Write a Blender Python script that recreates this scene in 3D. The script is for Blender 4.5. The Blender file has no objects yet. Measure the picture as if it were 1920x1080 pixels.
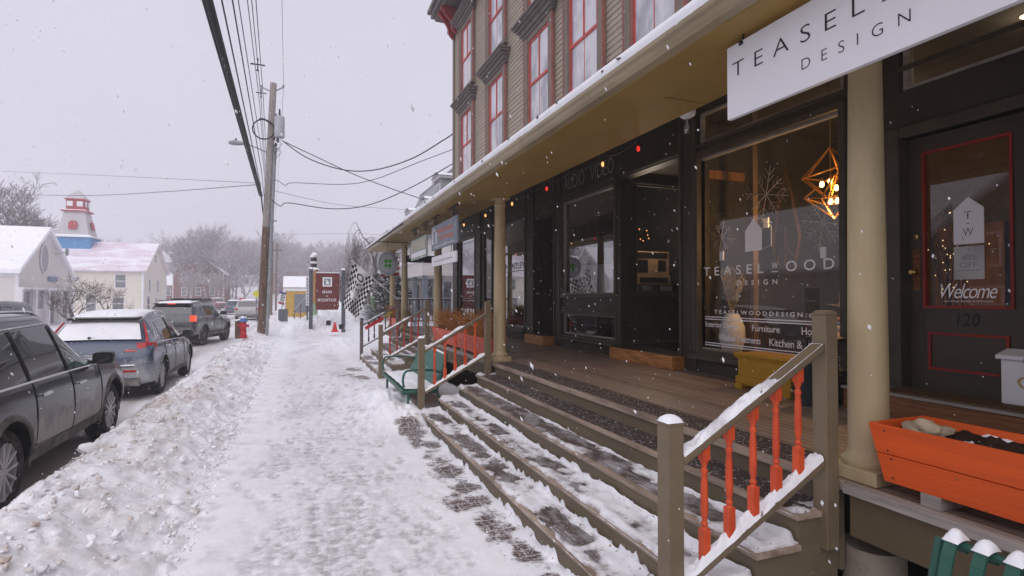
import bpy, bmesh, math, random
from mathutils import Vector, Matrix, noise
R = math.radians
C = bpy.context.scene.collection
SC = bpy.context.scene
rnd = random.Random(7)

def lin(c):
    c = c / 255.0
    return c / 12.92 if c <= 0.04045 else ((c + 0.055) / 1.055) ** 2.4
def S(r, g, b):
    return (lin(r), lin(g), lin(b))
def lerp(a, b, t): return a + (b - a) * t
def clamp(v, a=0.0, b=1.0): return max(a, min(b, v))
def smooth(a, b, x):
    t = clamp((x - a) / (b - a)) if b != a else float(x > a)
    return t * t * (3 - 2 * t)
def nz(x, y, z=0.0, o=4):
    return noise.fractal((x, y, z), 1.0, 2.0, o, noise_basis='PERLIN_ORIGINAL')

# ------------------------------------------------------------------ materials
def nt_new(name):
    m = bpy.data.materials.new(name); m.use_nodes = True
    nt = m.node_tree; nt.nodes.clear()
    return m, nt
def N(nt, t, **kw):
    n = nt.nodes.new(t)
    for k, v in kw.items():
        if k in n.inputs: n.inputs[k].default_value = v
        else: setattr(n, k, v)
    return n
def mixc(nt, fac, a, b, blend='MIX'):
    n = nt.nodes.new('ShaderNodeMix'); n.data_type = 'RGBA'; n.blend_type = blend
    for s, v in ((0, fac), (6, a), (7, b)):
        if hasattr(v, 'is_output'): nt.links.new(v, n.inputs[s])
        else: n.inputs[s].default_value = v if s == 0 else (*v[:3], 1)
    return n.outputs[2]
def ramp(nt, src, lo, hi, c0=0.0, c1=1.0):
    n = nt.nodes.new('ShaderNodeMapRange'); n.clamp = True
    nt.links.new(src, n.inputs[0])
    for i, v in zip((1, 2, 3, 4), (lo, hi, c0, c1)): n.inputs[i].default_value = v
    return n.outputs[0]
def math_(nt, op, a, b=None):
    n = nt.nodes.new('ShaderNodeMath'); n.operation = op
    for i, v in enumerate((a, b)):
        if v is None: continue
        if hasattr(v, 'is_output'): nt.links.new(v, n.inputs[i])
        else: n.inputs[i].default_value = v
    return n.outputs[0]
def coord(nt, scale=(1, 1, 1)):
    tc = nt.nodes.new('ShaderNodeTexCoord'); mp = nt.nodes.new('ShaderNodeMapping')
    mp.inputs['Scale'].default_value = scale
    nt.links.new(tc.outputs['Object'], mp.inputs[0])
    return mp.outputs[0]
def noise_n(nt, vec, scale, detail=5, rough=.6):
    n = nt.nodes.new('ShaderNodeTexNoise'); n.inputs['Scale'].default_value = scale
    n.inputs['Detail'].default_value = detail; n.inputs['Roughness'].default_value = rough
    nt.links.new(vec, n.inputs['Vector'])
    return n.outputs[0]
def finish(nt, col, rough=.6, spec=.3, bump=None, bstr=.2, bdist=.01, metal=0, coat=0, emis=None, estr=0):
    p = nt.nodes.new('ShaderNodeBsdfPrincipled'); o = nt.nodes.new('ShaderNodeOutputMaterial')
    if hasattr(col, 'is_output'): nt.links.new(col, p.inputs['Base Color'])
    else: p.inputs['Base Color'].default_value = (*col, 1)
    if hasattr(rough, 'is_output'): nt.links.new(rough, p.inputs['Roughness'])
    else: p.inputs['Roughness'].default_value = rough
    p.inputs['Specular IOR Level'].default_value = spec
    p.inputs['Metallic'].default_value = metal
    p.inputs['Coat Weight'].default_value = coat
    p.inputs['Coat Roughness'].default_value = .08
    if emis:
        p.inputs['Emission Color'].default_value = (*emis, 1); p.inputs['Emission Strength'].default_value = estr
    if bump is not None:
        b = nt.nodes.new('ShaderNodeBump'); b.inputs['Strength'].default_value = bstr; b.inputs['Distance'].default_value = bdist
        nt.links.new(bump, b.inputs['Height']); nt.links.new(b.outputs[0], p.inputs['Normal'])
    nt.links.new(p.outputs[0], o.inputs[0])
    return p
def mat(name, col, rough=.6, spec=.3, col2=None, vs=4, st=(1, 1, 1), lo=.35, hi=.65, bump=0, bs=40, metal=0, coat=0, speck=None, sp_s=90, sp_lo=.62, emis=None, estr=0):
    """paint / wood / stone with a mottled second colour, fine bump and optional flecks"""
    m, nt = nt_new(name)
    v = coord(nt, st)
    c2 = col2 or tuple(x * .72 for x in col)
    c = mixc(nt, ramp(nt, noise_n(nt, v, vs), lo, hi), col, c2)
    if speck:
        c = mixc(nt, ramp(nt, noise_n(nt, coord(nt), sp_s, 3, .55), sp_lo, sp_lo + .05), c, speck)
    b = noise_n(nt, v, bs) if bump else None
    finish(nt, c, rough, spec, b, bump, .01, metal, coat, emis, estr)
    return m
def glass_mat(name, tint=(1, 1, 1), boost=1.6, add=.02, rough=.0):
    m, nt = nt_new(name)
    t = N(nt, 'ShaderNodeBsdfTransparent'); t.inputs[0].default_value = (*tint, 1)
    g = N(nt, 'ShaderNodeBsdfGlossy'); g.inputs['Roughness'].default_value = rough
    lw = nt.nodes.new('ShaderNodeLayerWeight'); lw.inputs[0].default_value = .5
    k = math_(nt, 'ADD', math_(nt, 'MULTIPLY', math_(nt, 'POWER', lw.outputs['Facing'], 4.0), boost), add)
    k = math_(nt, 'MINIMUM', k, .95)
    x = N(nt, 'ShaderNodeMixShader'); o = N(nt, 'ShaderNodeOutputMaterial')
    nt.links.new(k, x.inputs[0]); nt.links.new(t.outputs[0], x.inputs[1]); nt.links.new(g.outputs[0], x.inputs[2])
    nt.links.new(x.outputs[0], o.inputs[0])
    return m
def emit(name, col, s):
    m, nt = nt_new(name)
    e = N(nt, 'ShaderNodeEmission'); e.inputs[0].default_value = (*col, 1); e.inputs[1].default_value = s
    o = N(nt, 'ShaderNodeOutputMaterial'); nt.links.new(e.outputs[0], o.inputs[0])
    return m

M = {}
SNOW = (.90, .90, .925)
def snow_mat(name, sc=1.0):
    m, nt = nt_new(name)
    v = coord(nt)
    def attr(n):
        a = nt.nodes.new('ShaderNodeAttribute'); a.attribute_name = n; return a.outputs['Fac']
    c = mixc(nt, ramp(nt, noise_n(nt, v, 3.2, 8, .7), .38, .7), SNOW, (.80, .80, .84))
    # sand and road dirt thrown into the snow
    d = math_(nt, 'MULTIPLY', attr('dirt'), ramp(nt, noise_n(nt, v, 14, 6, .65), .34, .6))
    c = mixc(nt, d, c, (.50, .39, .31))
    g = math_(nt, 'MULTIPLY', attr('slush'), ramp(nt, noise_n(nt, v, 13, 8, .68), .36, .60))
    c = mixc(nt, g, c, (.43, .41, .42))
    c = mixc(nt, ramp(nt, noise_n(nt, v, 55, 4, .5), .735, .77), c, (.25, .21, .19))
    # bare brick paving where feet wore through
    br = nt.nodes.new('ShaderNodeTexBrick'); br.inputs['Scale'].default_value = 1.0
    br.inputs['Brick Width'].default_value = .2; br.inputs['Row Height'].default_value = .1; br.inputs['Mortar Size'].default_value = .006
    br.inputs['Color1'].default_value = (.085, .05, .04, 1); br.inputs['Color2'].default_value = (.12, .075, .06, 1); br.inputs['Mortar'].default_value = (.45, .43, .44, 1)
    nt.links.new(v, br.inputs['Vector'])
    bc = mixc(nt, ramp(nt, noise_n(nt, v, 60, 5, .65), .50, .66), br.outputs[0], (.7, .69, .72))
    b_ = math_(nt, 'ADD', attr('bare'), math_(nt, 'MULTIPLY', math_(nt, 'SUBTRACT', noise_n(nt, v, 22, 6, .65), .5), .9))
    c = mixc(nt, ramp(nt, b_, .30, .48, 0, .55), c, (.36, .32, .31)); c = mixc(nt, ramp(nt, b_, .42, .58), c, bc)
    bump = math_(nt, 'ADD', noise_n(nt, v, 26, 6, .65), math_(nt, 'MULTIPLY', noise_n(nt, v, 150, 3, .6), .35))
    p = finish(nt, c, .62, .25, bump, .5 * sc, .016)
    return m
M['snow'] = snow_mat('snow'); M['walk_snow'] = snow_mat('packed_snow', .42)
def step_snow_mat():
    m, nt = nt_new('step_snow'); v = coord(nt); a = nt.nodes.new('ShaderNodeAttribute'); a.attribute_name = 'thin'
    c = mixc(nt, ramp(nt, noise_n(nt, coord(nt, (1, .5, 1)), 7), .35, .65), SNOW, (.74, .73, .76))
    c = mixc(nt, ramp(nt, noise_n(nt, v, 26, 3, .55), .635, .69), c, (.34, .28, .24))
    k = math_(nt, 'MULTIPLY', a.outputs['Fac'], ramp(nt, noise_n(nt, coord(nt, (1, .5, 1)), 20, 7, .7), .34, .60))
    c = mixc(nt, k, c, (.20, .155, .13))
    finish(nt, c, .6, .25, noise_n(nt, v, 40), .4, .01); return m
M['step_snow'] = step_snow_mat()
M['soft_snow'] = mat('soft_snow', SNOW, .6, .25, (.82, .82, .86), 3, bump=.25, bs=35)
M['patchy_snow'] = mat('patchy_snow', SNOW, .6, .25, (.6, .58, .6), 9, bump=.35, bs=45, speck=(.16, .13, .11), sp_s=60, sp_lo=.66)
def road_mat():
    m, nt = nt_new('snowy_road')
    v = coord(nt, (1.0, .06, 1)); v2 = coord(nt)
    c = mixc(nt, ramp(nt, noise_n(nt, v2, 1.4, 7, .7), .35, .7), (.80, .79, .82), (.60, .575, .58))
    tr = ramp(nt, noise_n(nt, v, 1.5, 5, .55), .46, .62)
    c = mixc(nt, math_(nt, 'MULTIPLY', tr, .8), c, (.42, .37, .34))
    a = nt.nodes.new('ShaderNodeAttribute'); a.attribute_name = 'track'
    k = math_(nt, 'MULTIPLY', a.outputs['Fac'], ramp(nt, noise_n(nt, coord(nt, (6, .5, 1)), 5, 5, .6), .3, .6))
    c = mixc(nt, k, c, (.13, .115, .11))
    finish(nt, c, .55, .35, noise_n(nt, v2, 18, 6, .65), .4, .012)
    return m
M['road'] = road_mat()

def clap_mat():
    return mat('tan_clapboard', (.385, .325, .255), .6, .25, (.33, .275, .215), 2.2, (1, .25, 3), bump=.12, bs=30)
M['clap'] = clap_mat()
M['trim'] = mat('brown_trim', (.20, .155, .12), .55, .3, (.15, .115, .09), 6)
M['pinktrim'] = mat('dull_red_edge', (.33, .125, .105), .55, .3)
M['sash'] = mat('coral_sash', (.56, .075, .055), .5, .35)
M['cornice'] = mat('cornice_brown', (.15, .125, .115), .55, .3)
M['bracket'] = mat('bracket_red', (.26, .014, .018), .5, .3, speck=(.6, .55, .58), sp_s=30, sp_lo=.68)
M['upane'] = mat('painted_sky_pane', (.58, .57, .60), .04, .9, (.30, .30, .335), .9, (1, 1, .6), lo=.44, hi=.56, bump=.05, bs=2.5)  # pale mottled base paints the reflected sky into opaque panes
M['soffit'] = mat('olive_soffit', (.30, .195, .055), .5, .3, (.265, .17, .045), 2)
M['gutter'] = mat('cream_gutter', (.38, .31, .195), .4, .4, (.25, .195, .115), 2.2, (1, .5, 3), lo=.42, hi=.72)
M['column'] = mat('tan_column', (.46, .37, .22), .5, .35, (.36, .28, .155), 3.5, (1, 1, .22), speck=(.2, .15, .08), sp_s=35, sp_lo=.73)
M['shop'] = mat('dark_shopfront', (.046, .039, .026), .5, .3, (.034, .028, .019), 3, (1, 1, .5))
M['shoptrim'] = mat('dark_shopfront_moulding', (.068, .057, .04), .5, .3)
M['olive'] = mat('olive_fascia', (.115, .083, .046), .55, .3, (.09, .064, .035), 2.5)
M['riser'] = mat('riser_brown', (.165, .128, .078), .55, .3, (.125, .098, .064), 3, (1, .3, 2), speck=(.35, .3, .24), sp_s=40, sp_lo=.7)
M['post'] = mat('taupe_post', (.195, .148, .092), .5, .35, (.155, .115, .07), 3, speck=(.33, .28, .24), sp_s=55, sp_lo=.71)
M['nosing'] = mat('weathered_nosing', (.42, .33, .255), .7, .2, (.21, .155, .115), 4, (3, .4, 3), bump=.3, bs=50)
M['weathered'] = mat('weathered_board', (.37, .335, .30), .75, .2, (.23, .205, .185), 6, (4, .35, 4), bump=.35, bs=40)
M['grit'] = mat('gritty_tread', (.05, .037, .032), .75, .2, (.08, .058, .048), 8, bump=.6, bs=120, speck=(.66, .64, .67), sp_s=52, sp_lo=.61)
def bare_mat():
    m, nt = nt_new('gritty_tread_bare'); v = coord(nt)
    c = mixc(nt, ramp(nt, noise_n(nt, v, 10), .35, .65), (.075, .052, .042), (.13, .09, .072))
    c = mixc(nt, math_(nt, 'MULTIPLY', ramp(nt, noise_n(nt, coord(nt, (1, .45, 1)), 9, 8, .72), .44, .64), .72), c, (.62, .60, .63))
    c = mixc(nt, ramp(nt, noise_n(nt, v, 75, 3, .55), .635, .68), c, (.70, .69, .72))
    c = mixc(nt, math_(nt, 'MULTIPLY', ramp(nt, noise_n(nt, coord(nt, (14, .6, 14)), 6, 4, .5), .5, .62), .5), c, (.03, .02, .016))
    finish(nt, c, .42, .35, noise_n(nt, v, 120), .6, .01); return m
M['bareboard'] = bare_mat()
def deck_mat():
    m, nt = nt_new('deck_boards')
    v = coord(nt, (1, .12, 1)); tc = nt.nodes.new('ShaderNodeTexCoord')
    sx = nt.nodes.new('ShaderNodeSeparateXYZ'); nt.links.new(tc.outputs['Object'], sx.inputs[0])
    k = math_(nt, 'DIVIDE', sx.outputs[0], .083)
    fr = math_(nt, 'FRACT', k); fl = math_(nt, 'FLOOR', k)
    wn = nt.nodes.new('ShaderNodeTexWhiteNoise'); wn.noise_dimensions = '1D'; nt.links.new(fl, wn.inputs['W'])
    c = mixc(nt, wn.outputs[0], (.34, .24, .18), (.14, .095, .07))
    c = mixc(nt, ramp(nt, noise_n(nt, v, 16, 6, .65), .42, .68), c, (.30, .225, .175))
    gap = math_(nt, 'MULTIPLY', ramp(nt, fr, .03, .10), ramp(nt, fr, .97, .92))
    c = mixc(nt, gap, (.03, .02, .016), c)
    finish(nt, c, ramp(nt, noise_n(nt, coord(nt), 3), .3, .7, .3, .6), .4, gap, .6, .006)
    return m
M['deck'] = deck_mat()
M['block'] = mat('stained_timber', (.66, .30, .085), .5, .35, (.24, .09, .025), 7, (5, .45, 7), bump=.3, bs=60)
M['brownwood'] = mat('brown_step_wood', (.24, .095, .03), .5, .3, (.12, .045, .015), 9, (5, .4, 6), bump=.3, bs=50)
M['concrete'] = mat('pier_concrete', (.30, .255, .195), .85, .2, (.22, .185, .145), 8, bump=.5, bs=60, speck=(.18, .15, .13), sp_s=50, sp_lo=.68)
M['orange'] = mat('orange_planter_paint', (.76, .105, .010), .5, .35, (.58, .075, .008), 3, (2, .25, 5), bump=.35, bs=14, speck=(.30, .10, .05), sp_s=22, sp_lo=.71)
M['haze_orange'] = mat('haze_paled_orange', (.66, .14, .085), .55, .3, (.56, .11, .065), 2)  # the planter orange, paled in its colour to suggest haze
M['baluster'] = mat('orange_red_baluster', (.70, .095, .026), .5, .35, (.52, .06, .02), 5, speck=(.5, .3, .24), sp_s=60, sp_lo=.72)
M['redbal'] = mat('dull_red_baluster', (.42, .06, .04), .5, .3)
M['soil'] = mat('planter_soil', (.055, .03, .02), .9, .1, (.028, .016, .012), 14, bump=1.0, bs=70)
M['rock'] = mat('tan_rock', (.46, .37, .26), .85, .2, (.33, .26, .18), 9, bump=.5, bs=40)
M['benchgreen'] = mat('bench_green', (.030, .105, .075), .4, .4, (.018, .09, .062), 4)
M['black'] = mat('black_metal', (.012, .012, .013), .45, .4)
M['dark'] = mat('shade_black', (.012, .011, .010), .9, .1)
M['white'] = mat('white_paint', (.74, .73, .74), .45, .35, (.66, .65, .67), 3)
M['signwhite'] = mat('sign_white', (.74, .73, .75), .35, .4, (.69, .68, .71), 1.5)
M['ink'] = mat('sign_ink', (.014, .013, .018), .45, .3)
M['vinyl'] = mat('white_vinyl', (.90, .89, .90), .5, .2, (.88, .87, .88))
M['greyink'] = mat('grey_print', (.22, .21, .21), .5, .2)
M['silver'] = mat('silver_letter', (.32, .31, .30), .5, .3)
M['gold'] = mat('brass', (.55, .36, .12), .3, .5, metal=1.0)
M['goldcage'] = mat('gold_cage', (.75, .33, .06), .35, .5, metal=.9)
M['redpaint'] = mat('door_red', (.30, .022, .014), .5, .3)
M['door'] = mat('door_brown', (.062, .048, .031), .45, .35, (.048, .037, .024), 3)
M['glass'] = glass_mat('shop_glass', (.94, .95, .95), .85, .085)
M['glass2'] = glass_mat('reflective_shop_glass', (.85, .87, .87), 1.3, .26)
M['yellowbox'] = mat('mustard_paint', (.43, .235, .01), .55, .3, (.36, .19, .008), 3)
# ------------------------------------------------------------------ mesh builder
def world_of(o):
    m = Matrix.LocRotScale(o.location, o.rotation_euler, o.scale)
    return world_of(o.parent) @ o.matrix_parent_inverse @ m if o.parent else m
class MB:
    def __init__(s): s.v = []; s.f = []; s.mi = []; s.cur = 0
    def vert(s, p): s.v.append(tuple(p)); return len(s.v) - 1
    def face(s, *i): s.f.append(tuple(i)); s.mi.append(s.cur)
    def quad(s, a, b, c, d): s.face(*[s.vert(p) for p in (a, b, c, d)])
    def poly(s, pts): s.face(*[s.vert(p) for p in pts])
    def box(s, x0, x1, y0, y1, z0, z1):
        return s.hexa([(x0, y0, z0), (x1, y0, z0), (x1, y1, z0), (x0, y1, z0), (x0, y0, z1), (x1, y0, z1), (x1, y1, z1), (x0, y1, z1)])
    def hexa(s, p):
        i = [s.vert(q) for q in p]
        for f in ((0, 3, 2, 1), (4, 5, 6, 7), (0, 1, 5, 4), (1, 2, 6, 5), (2, 3, 7, 6), (3, 0, 4, 7)): s.face(*[i[k] for k in f])
        return s
    def bar(s, a, b, w, h, up=(0, 0, 1)):
        """box beam from a to b, w wide sideways, h high"""
        a, b, up = Vector(a), Vector(b), Vector(up)
        d = (b - a).normalized(); sd = d.cross(up)
        if sd.length < 1e-6: sd = d.cross(Vector((1, 0, 0)))
        sd.normalize(); u = sd.cross(d).normalized()
        q = []
        for sz in (-1, 1):
            for e, sx in ((a, -1), (b, -1), (b, 1), (a, 1)): q.append(e + sd * (sx * w / 2) + u * (sz * h / 2))
        return s.hexa([q[0], q[1], q[2], q[3], q[4], q[5], q[6], q[7]])
    def tube(s, pts, r, n=6, caps=True):
        pts = [Vector(p) for p in pts]; rings = []
        rs = r if isinstance(r, (list, tuple)) else [r] * len(pts)
        prev = None
        for k, p in enumerate(pts):
            d = (pts[min(k + 1, len(pts) - 1)] - pts[max(k - 1, 0)])
            d = d.normalized() if d.length > 1e-9 else Vector((0, 0, 1))
            if prev is None:
                a = d.cross(Vector((0, 0, 1)))
                if a.length < .05: a = d.cross(Vector((1, 0, 0)))
            else:
                a = prev - d * prev.dot(d)
                if a.length < 1e-6: a = d.cross(Vector((1, .3, 0)))
            a.normalize(); prev = a; b = d.cross(a)
            rings.append([s.vert(p + (a * math.cos(t) + b * math.sin(t)) * rs[k]) for t in [2 * math.pi * i / n for i in range(n)]])
        for k in range(len(rings) - 1):
            for i in range(n):
                j = (i + 1) % n
                s.face(rings[k][i], rings[k][j], rings[k + 1][j], rings[k + 1][i])
        if caps: s.face(*rings[0][::-1]); s.face(*rings[-1])
        return s
    def lathe(s, prof, o=(0, 0, 0), n=16, ax='z', caps=True):
        """prof: (radius, height) list"""
        rings = []
        for r, h in prof:
            ring = []
            for i in range(n):
                t = 2 * math.pi * (i + .5) / n
                c, d = r * math.cos(t), r * math.sin(t)
                p = (c, d, h) if ax == 'z' else ((h, c, d) if ax == 'x' else (c, h, d))
                ring.append(s.vert((o[0] + p[0], o[1] + p[1], o[2] + p[2])))
            rings.append(ring)
        for k in range(len(rings) - 1):
            for i in range(n):
                j = (i + 1) % n; s.face(rings[k][i], rings[k][j], rings[k + 1][j], rings[k + 1][i])
        if caps: s.face(*rings[0][::-1]); s.face(*rings[-1])
        return s
    def prism(s, pts, vec):
        """extrude polygon pts by vec"""
        v = Vector(vec); a = [s.vert(p) for p in pts]; b = [s.vert(Vector(p) + v) for p in pts]; n = len(a)
        s.face(*a[::-1]); s.face(*b)
        for i in range(n): s.face(a[i], a[(i + 1) % n], b[(i + 1) % n], b[i])
        return s
    def grid(s, fn, nu, nv):
        ids = [[s.vert(fn(i / nu, j / nv)) for j in range(nv + 1)] for i in range(nu + 1)]
        for i in range(nu):
            for j in range(nv): s.face(ids[i][j], ids[i + 1][j], ids[i + 1][j + 1], ids[i][j + 1])
        return s
    def blob(s, c, r, seed=0, sub=1, flat=1.0):
        t = bmesh.new(); bmesh.ops.create_icosphere(t, subdivisions=sub, radius=1)
        off = len(s.v); q = random.Random(seed); ox, oy = q.uniform(0, 90), q.uniform(0, 90)
        for v in t.verts:
            k = 1 + .8 * noise.noise((v.co.x * 1.6 + ox, v.co.y * 1.4 + oy, v.co.z * 1.4))
            s.v.append((c[0] + v.co.x * r[0] * k, c[1] + v.co.y * r[1] * k, c[2] + v.co.z * r[2] * k * flat))
        for f in t.faces: s.face(*[off + v.index for v in f.verts])
        t.free(); return s
    def xf(s, m, start=0):
        for i in range(start, len(s.v)): s.v[i] = tuple(m @ Vector(s.v[i]))
        return s
    def build(s, name, mats, parent=None, sm=None, bevel=0, local=False, attrs=None, solid=None, fix=True):
        me = bpy.data.meshes.new(name)
        me.from_pydata(s.v, [], s.f)
        ms = mats if isinstance(mats, (list, tuple)) else [mats]
        for m in ms: me.materials.append(M[m] if isinstance(m, str) else m)
        if len(ms) > 1: me.polygons.foreach_set('material_index', s.mi)
        if attrs:
            for k, vals in attrs.items():
                a = me.attributes.new(k, 'FLOAT', 'POINT'); a.data.foreach_set('value', vals)
        if fix:
            b = bmesh.new(); b.from_mesh(me); bmesh.ops.recalc_face_normals(b, faces=b.faces); b.to_mesh(me); b.free()
        if sm is not None:
            me.polygons.foreach_set('use_smooth', [True] * len(me.polygons))
            if sm < 179: me.set_sharp_from_angle(angle=R(sm))
        me.update()
        o = bpy.data.objects.new(name, me); C.objects.link(o)
        if parent:
            o.parent = parent
            if not local: o.matrix_parent_inverse = world_of(parent).inverted()
        if bevel:
            md = o.modifiers.new('edge', 'BEVEL'); md.width = bevel; md.segments = 2; md.limit_method = 'ANGLE'; md.angle_limit = R(50)
        return o

def tag(o, label, cat, group=None, kind=None):
    if label: o['label'] = label
    if cat: o['category'] = cat
    if group: o['group'] = group
    if kind: o['kind'] = kind
    return o
def thing(name, loc, label, cat, group=None, rz=0):
    o = bpy.data.objects.new(name, None); o.empty_display_size = .1; C.objects.link(o)
    o.location = loc; o.rotation_euler = (0, 0, rz)
    return tag(o, label, cat, group)
def structure(o): o['kind'] = 'structure'; return o
def stuff(o): o['kind'] = 'stuff'; return o
def kids(o): return [x for x in list(C.objects) if x.parent is o]
def dup(root, loc, rz=None, label=None, group=None, scale=None):
    r = root.copy(); C.objects.link(r); r.location = loc
    if rz is not None: r.rotation_euler = (0, 0, rz)
    if scale: r.scale = (scale,) * 3 if not isinstance(scale, tuple) else scale
    if label: r['label'] = label
    if group: r['group'] = group
    for ch in list(root.children):
        c = ch.copy(); C.objects.link(c); c.parent = r
        for g in list(ch.children):
            d = g.copy(); C.objects.link(d); d.parent = c
    return r

# ------------------------------------------------------------------ lettering (built-in font, fitted into rectangles)
TX = {}
def prep_texts(items):
    obs = []
    for key, txt, off, spc, shear in items:
        cu = bpy.data.curves.new('t', 'FONT'); cu.body = txt; cu.offset = off; cu.space_character = spc; cu.shear = shear
        cu.resolution_u = 4
        o = bpy.data.objects.new('t', cu); C.objects.link(o); obs.append((key, o))
    dg = bpy.context.evaluated_depsgraph_get()
    for key, o in obs:
        me = o.evaluated_get(dg).to_mesh()
        vs = [(v.co.x, v.co.y) for v in me.vertices]; fs = [tuple(p.vertices) for p in me.polygons]
        x0 = min(a for a, b in vs); x1 = max(a for a, b in vs); y0 = min(b for a, b in vs); y1 = max(b for a, b in vs)
        TX[key] = ([((a - x0) / (x1 - x0), (b - y0) / (y1 - y0)) for a, b in vs], fs)
        o.evaluated_get(dg).to_mesh_clear()
    for key, o in obs:
        cu = o.data; bpy.data.objects.remove(o); bpy.data.curves.remove(cu)
def put(mb, key, fn):
    """map unit-square lettering through fn(u,v)->point"""
    vs, fs = TX[key]; off = len(mb.v)
    for u, v in vs: mb.v.append(tuple(fn(u, v)))
    for f in fs: mb.f.append(tuple(off + i for i in f)); mb.mi.append(mb.cur)
def on_x(x, y0, y1, z0, z1):
    """text on a wall facing the street: starts at y0 (far) and runs towards y1 (near)"""
    return lambda u, v: (x, lerp(y0, y1, u), lerp(z0, z1, v))
prep_texts([
    ('TEASELWOOD', 'TEASEL OOD', -.012, 1.9, 0), ('W', 'W', -.014, 1, 0), ('DESIGN', 'DESIGN', -.014, 2.2, 0),
    ('TEASELw', 'TEASEL', .006, 1.75, 0), ('OODw', 'OOD', .006, 1.75, 0), ('Ww', 'W', .006, 1, 0), ('DESIGNw', 'DESIGN', .006, 2.0, 0), ('TEASEL', 'TEASEL', -.012, 1.75, 0), ('OOD', 'OOD', -.012, 1.75, 0),
    ('AUDIO', 'AUDIO', -.012, 1.0, 0), ('VIDEO', 'VIDEO', -.012, 1.0, 0), ('HUNTLEY', 'HUNTLEY', 0, 1, 0),
    ('url', 'TEASELWOODDESIGN.co', .014, 1.5, 0), ('int', 'Interior Design', .006, .92, 0), ('fur', 'Furniture', .006, .95, 0), ('home', 'Home', .006, .95, 0),
    ('win', 'Window Treatments', .006, .92, 0), ('kit', 'Kitchen & Bath', .006, .95, 0),
    ('T', 'T', -.01, 1, 0), ('40', '40%', -.012, 1, 0), ('OFF', 'OFF', -.012, 1, 0), ('welcome', 'Welcome', -.004, .84, .35), ('120', '120', .02, 1.1, .12),
    ('wsub', 'our shop family and friends', .0, 1, 0),
    ('stone', 'Stonehouse', .0, .95, 0), ('tech', 'Technology', .0, .95, 0), ('MAIN', 'MAIN', .01, 1.2, 0), ('MOUNTAIN', 'MOUNTAIN', .01, 1.2, 0),
    ('OPEN', 'OPEN', .02, 1.1, 0), ('smallprint', 'computers  phones  networks', 0, 1, 0),
])
# ------------------------------------------------------------------ camera, world, light
F_PX, YAW, PITCH, CZ = 1040.0, 21.04, 0.94, 1.8
cam = bpy.data.cameras.new('camera'); co = bpy.data.objects.new('camera', cam); C.objects.link(co)
co.location = (0, 0, CZ); co.rotation_euler = (R(90 + PITCH), 0, R(-YAW))
cam.sensor_width = 36; cam.lens = F_PX / 1920 * 36; cam.clip_start = .05; cam.clip_end = 3000
SC.camera = co
w = bpy.data.worlds.new('World'); SC.world = w; w.use_nodes = True
nt = w.node_tree; nt.nodes.clear()
sky = nt.nodes.new('ShaderNodeTexSky'); sky.sky_type = 'NISHITA'; sky.sun_disc = False
SUN_EL, SUN_AZ = R(48), R(205)
sky.sun_elevation = SUN_EL; sky.sun_rotation = SUN_AZ; sky.dust_density = 4; sky.air_density = 1.5
hs = nt.nodes.new('ShaderNodeHueSaturation'); hs.inputs['Saturation'].default_value = .12
nt.links.new(sky.outputs[0], hs.inputs['Color'])
tc = nt.nodes.new('ShaderNodeTexCoord')
cn = noise_n(nt, tc.outputs['Generated'], 2.2, 5, .5)
cl = mixc(nt, ramp(nt, cn, .3, .7), (6.05, 5.85, 7.0), (6.65, 6.42, 7.55))
cc = mixc(nt, .90, hs.outputs[0], cl)
bg = nt.nodes.new('ShaderNodeBackground'); bg.inputs[1].default_value = .1
nt.links.new(cc, bg.inputs[0]); wo = nt.nodes.new('ShaderNodeOutputWorld'); nt.links.new(bg.outputs[0], wo.inputs[0])
sl = bpy.data.lights.new('sun', 'SUN'); sl.energy = 1.35; sl.angle = R(60); sl.color = (1, .98, .985)
so = bpy.data.objects.new('sun', sl); C.objects.link(so)
so.rotation_euler = (R(90) - SUN_EL, 0, R(180) - SUN_AZ)   # high, behind the camera and over the street
SC.view_settings.view_transform = 'Standard'; SC.view_settings.look = 'None'; SC.view_settings.gamma = 1
SC.view_settings.exposure = 0.2
cy = SC.cycles
cy.use_denoising = True
try: cy.denoiser = 'OPENIMAGEDENOISE'
except Exception: pass
cy.max_bounces = 9; cy.diffuse_bounces = 6; cy.glossy_bounces = 3; cy.transparent_max_bounces = 12; cy.volume_bounces = 1
cy.sample_clamp_indirect = 4; cy.caustics_reflective = False; cy.caustics_refractive = False

# ------------------------------------------------------------------ ground
def terrain(x, y):
    h = -.34
    h += .5 * smooth(-13, -30, x)
    h += 15 * smooth(95, 330, y + .25 * x) * smooth(40, -10, x * .3 - 10)
    h += 6 * smooth(40, 150, y) * smooth(14, 70, x)
    h += 7 * smooth(-60, -160, x)
    if abs(x) > 12: h += .12 * nz(x * .08, y * .08)
    return h
g = MB()
xs = [-500, -380, -280, -210, -160, -125, -100, -82] + [-70 + 5 * i for i in range(29)] + [85, 105, 130, 170, 230, 320, 450]
ys = [-60, -30, -15] + [5 * i for i in range(0, 50)] + [260, 275, 295, 320, 350, 400, 480, 600, 800]
ids = [[g.vert((x, y, terrain(x, y))) for y in ys] for x in xs]
for i in range(len(xs) - 1):
    for j in range(len(ys) - 1): g.face(ids[i][j], ids[i + 1][j], ids[i + 1][j + 1], ids[i][j + 1])
structure(g.build('ground', 'soft_snow', sm=180, fix=False))
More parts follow.
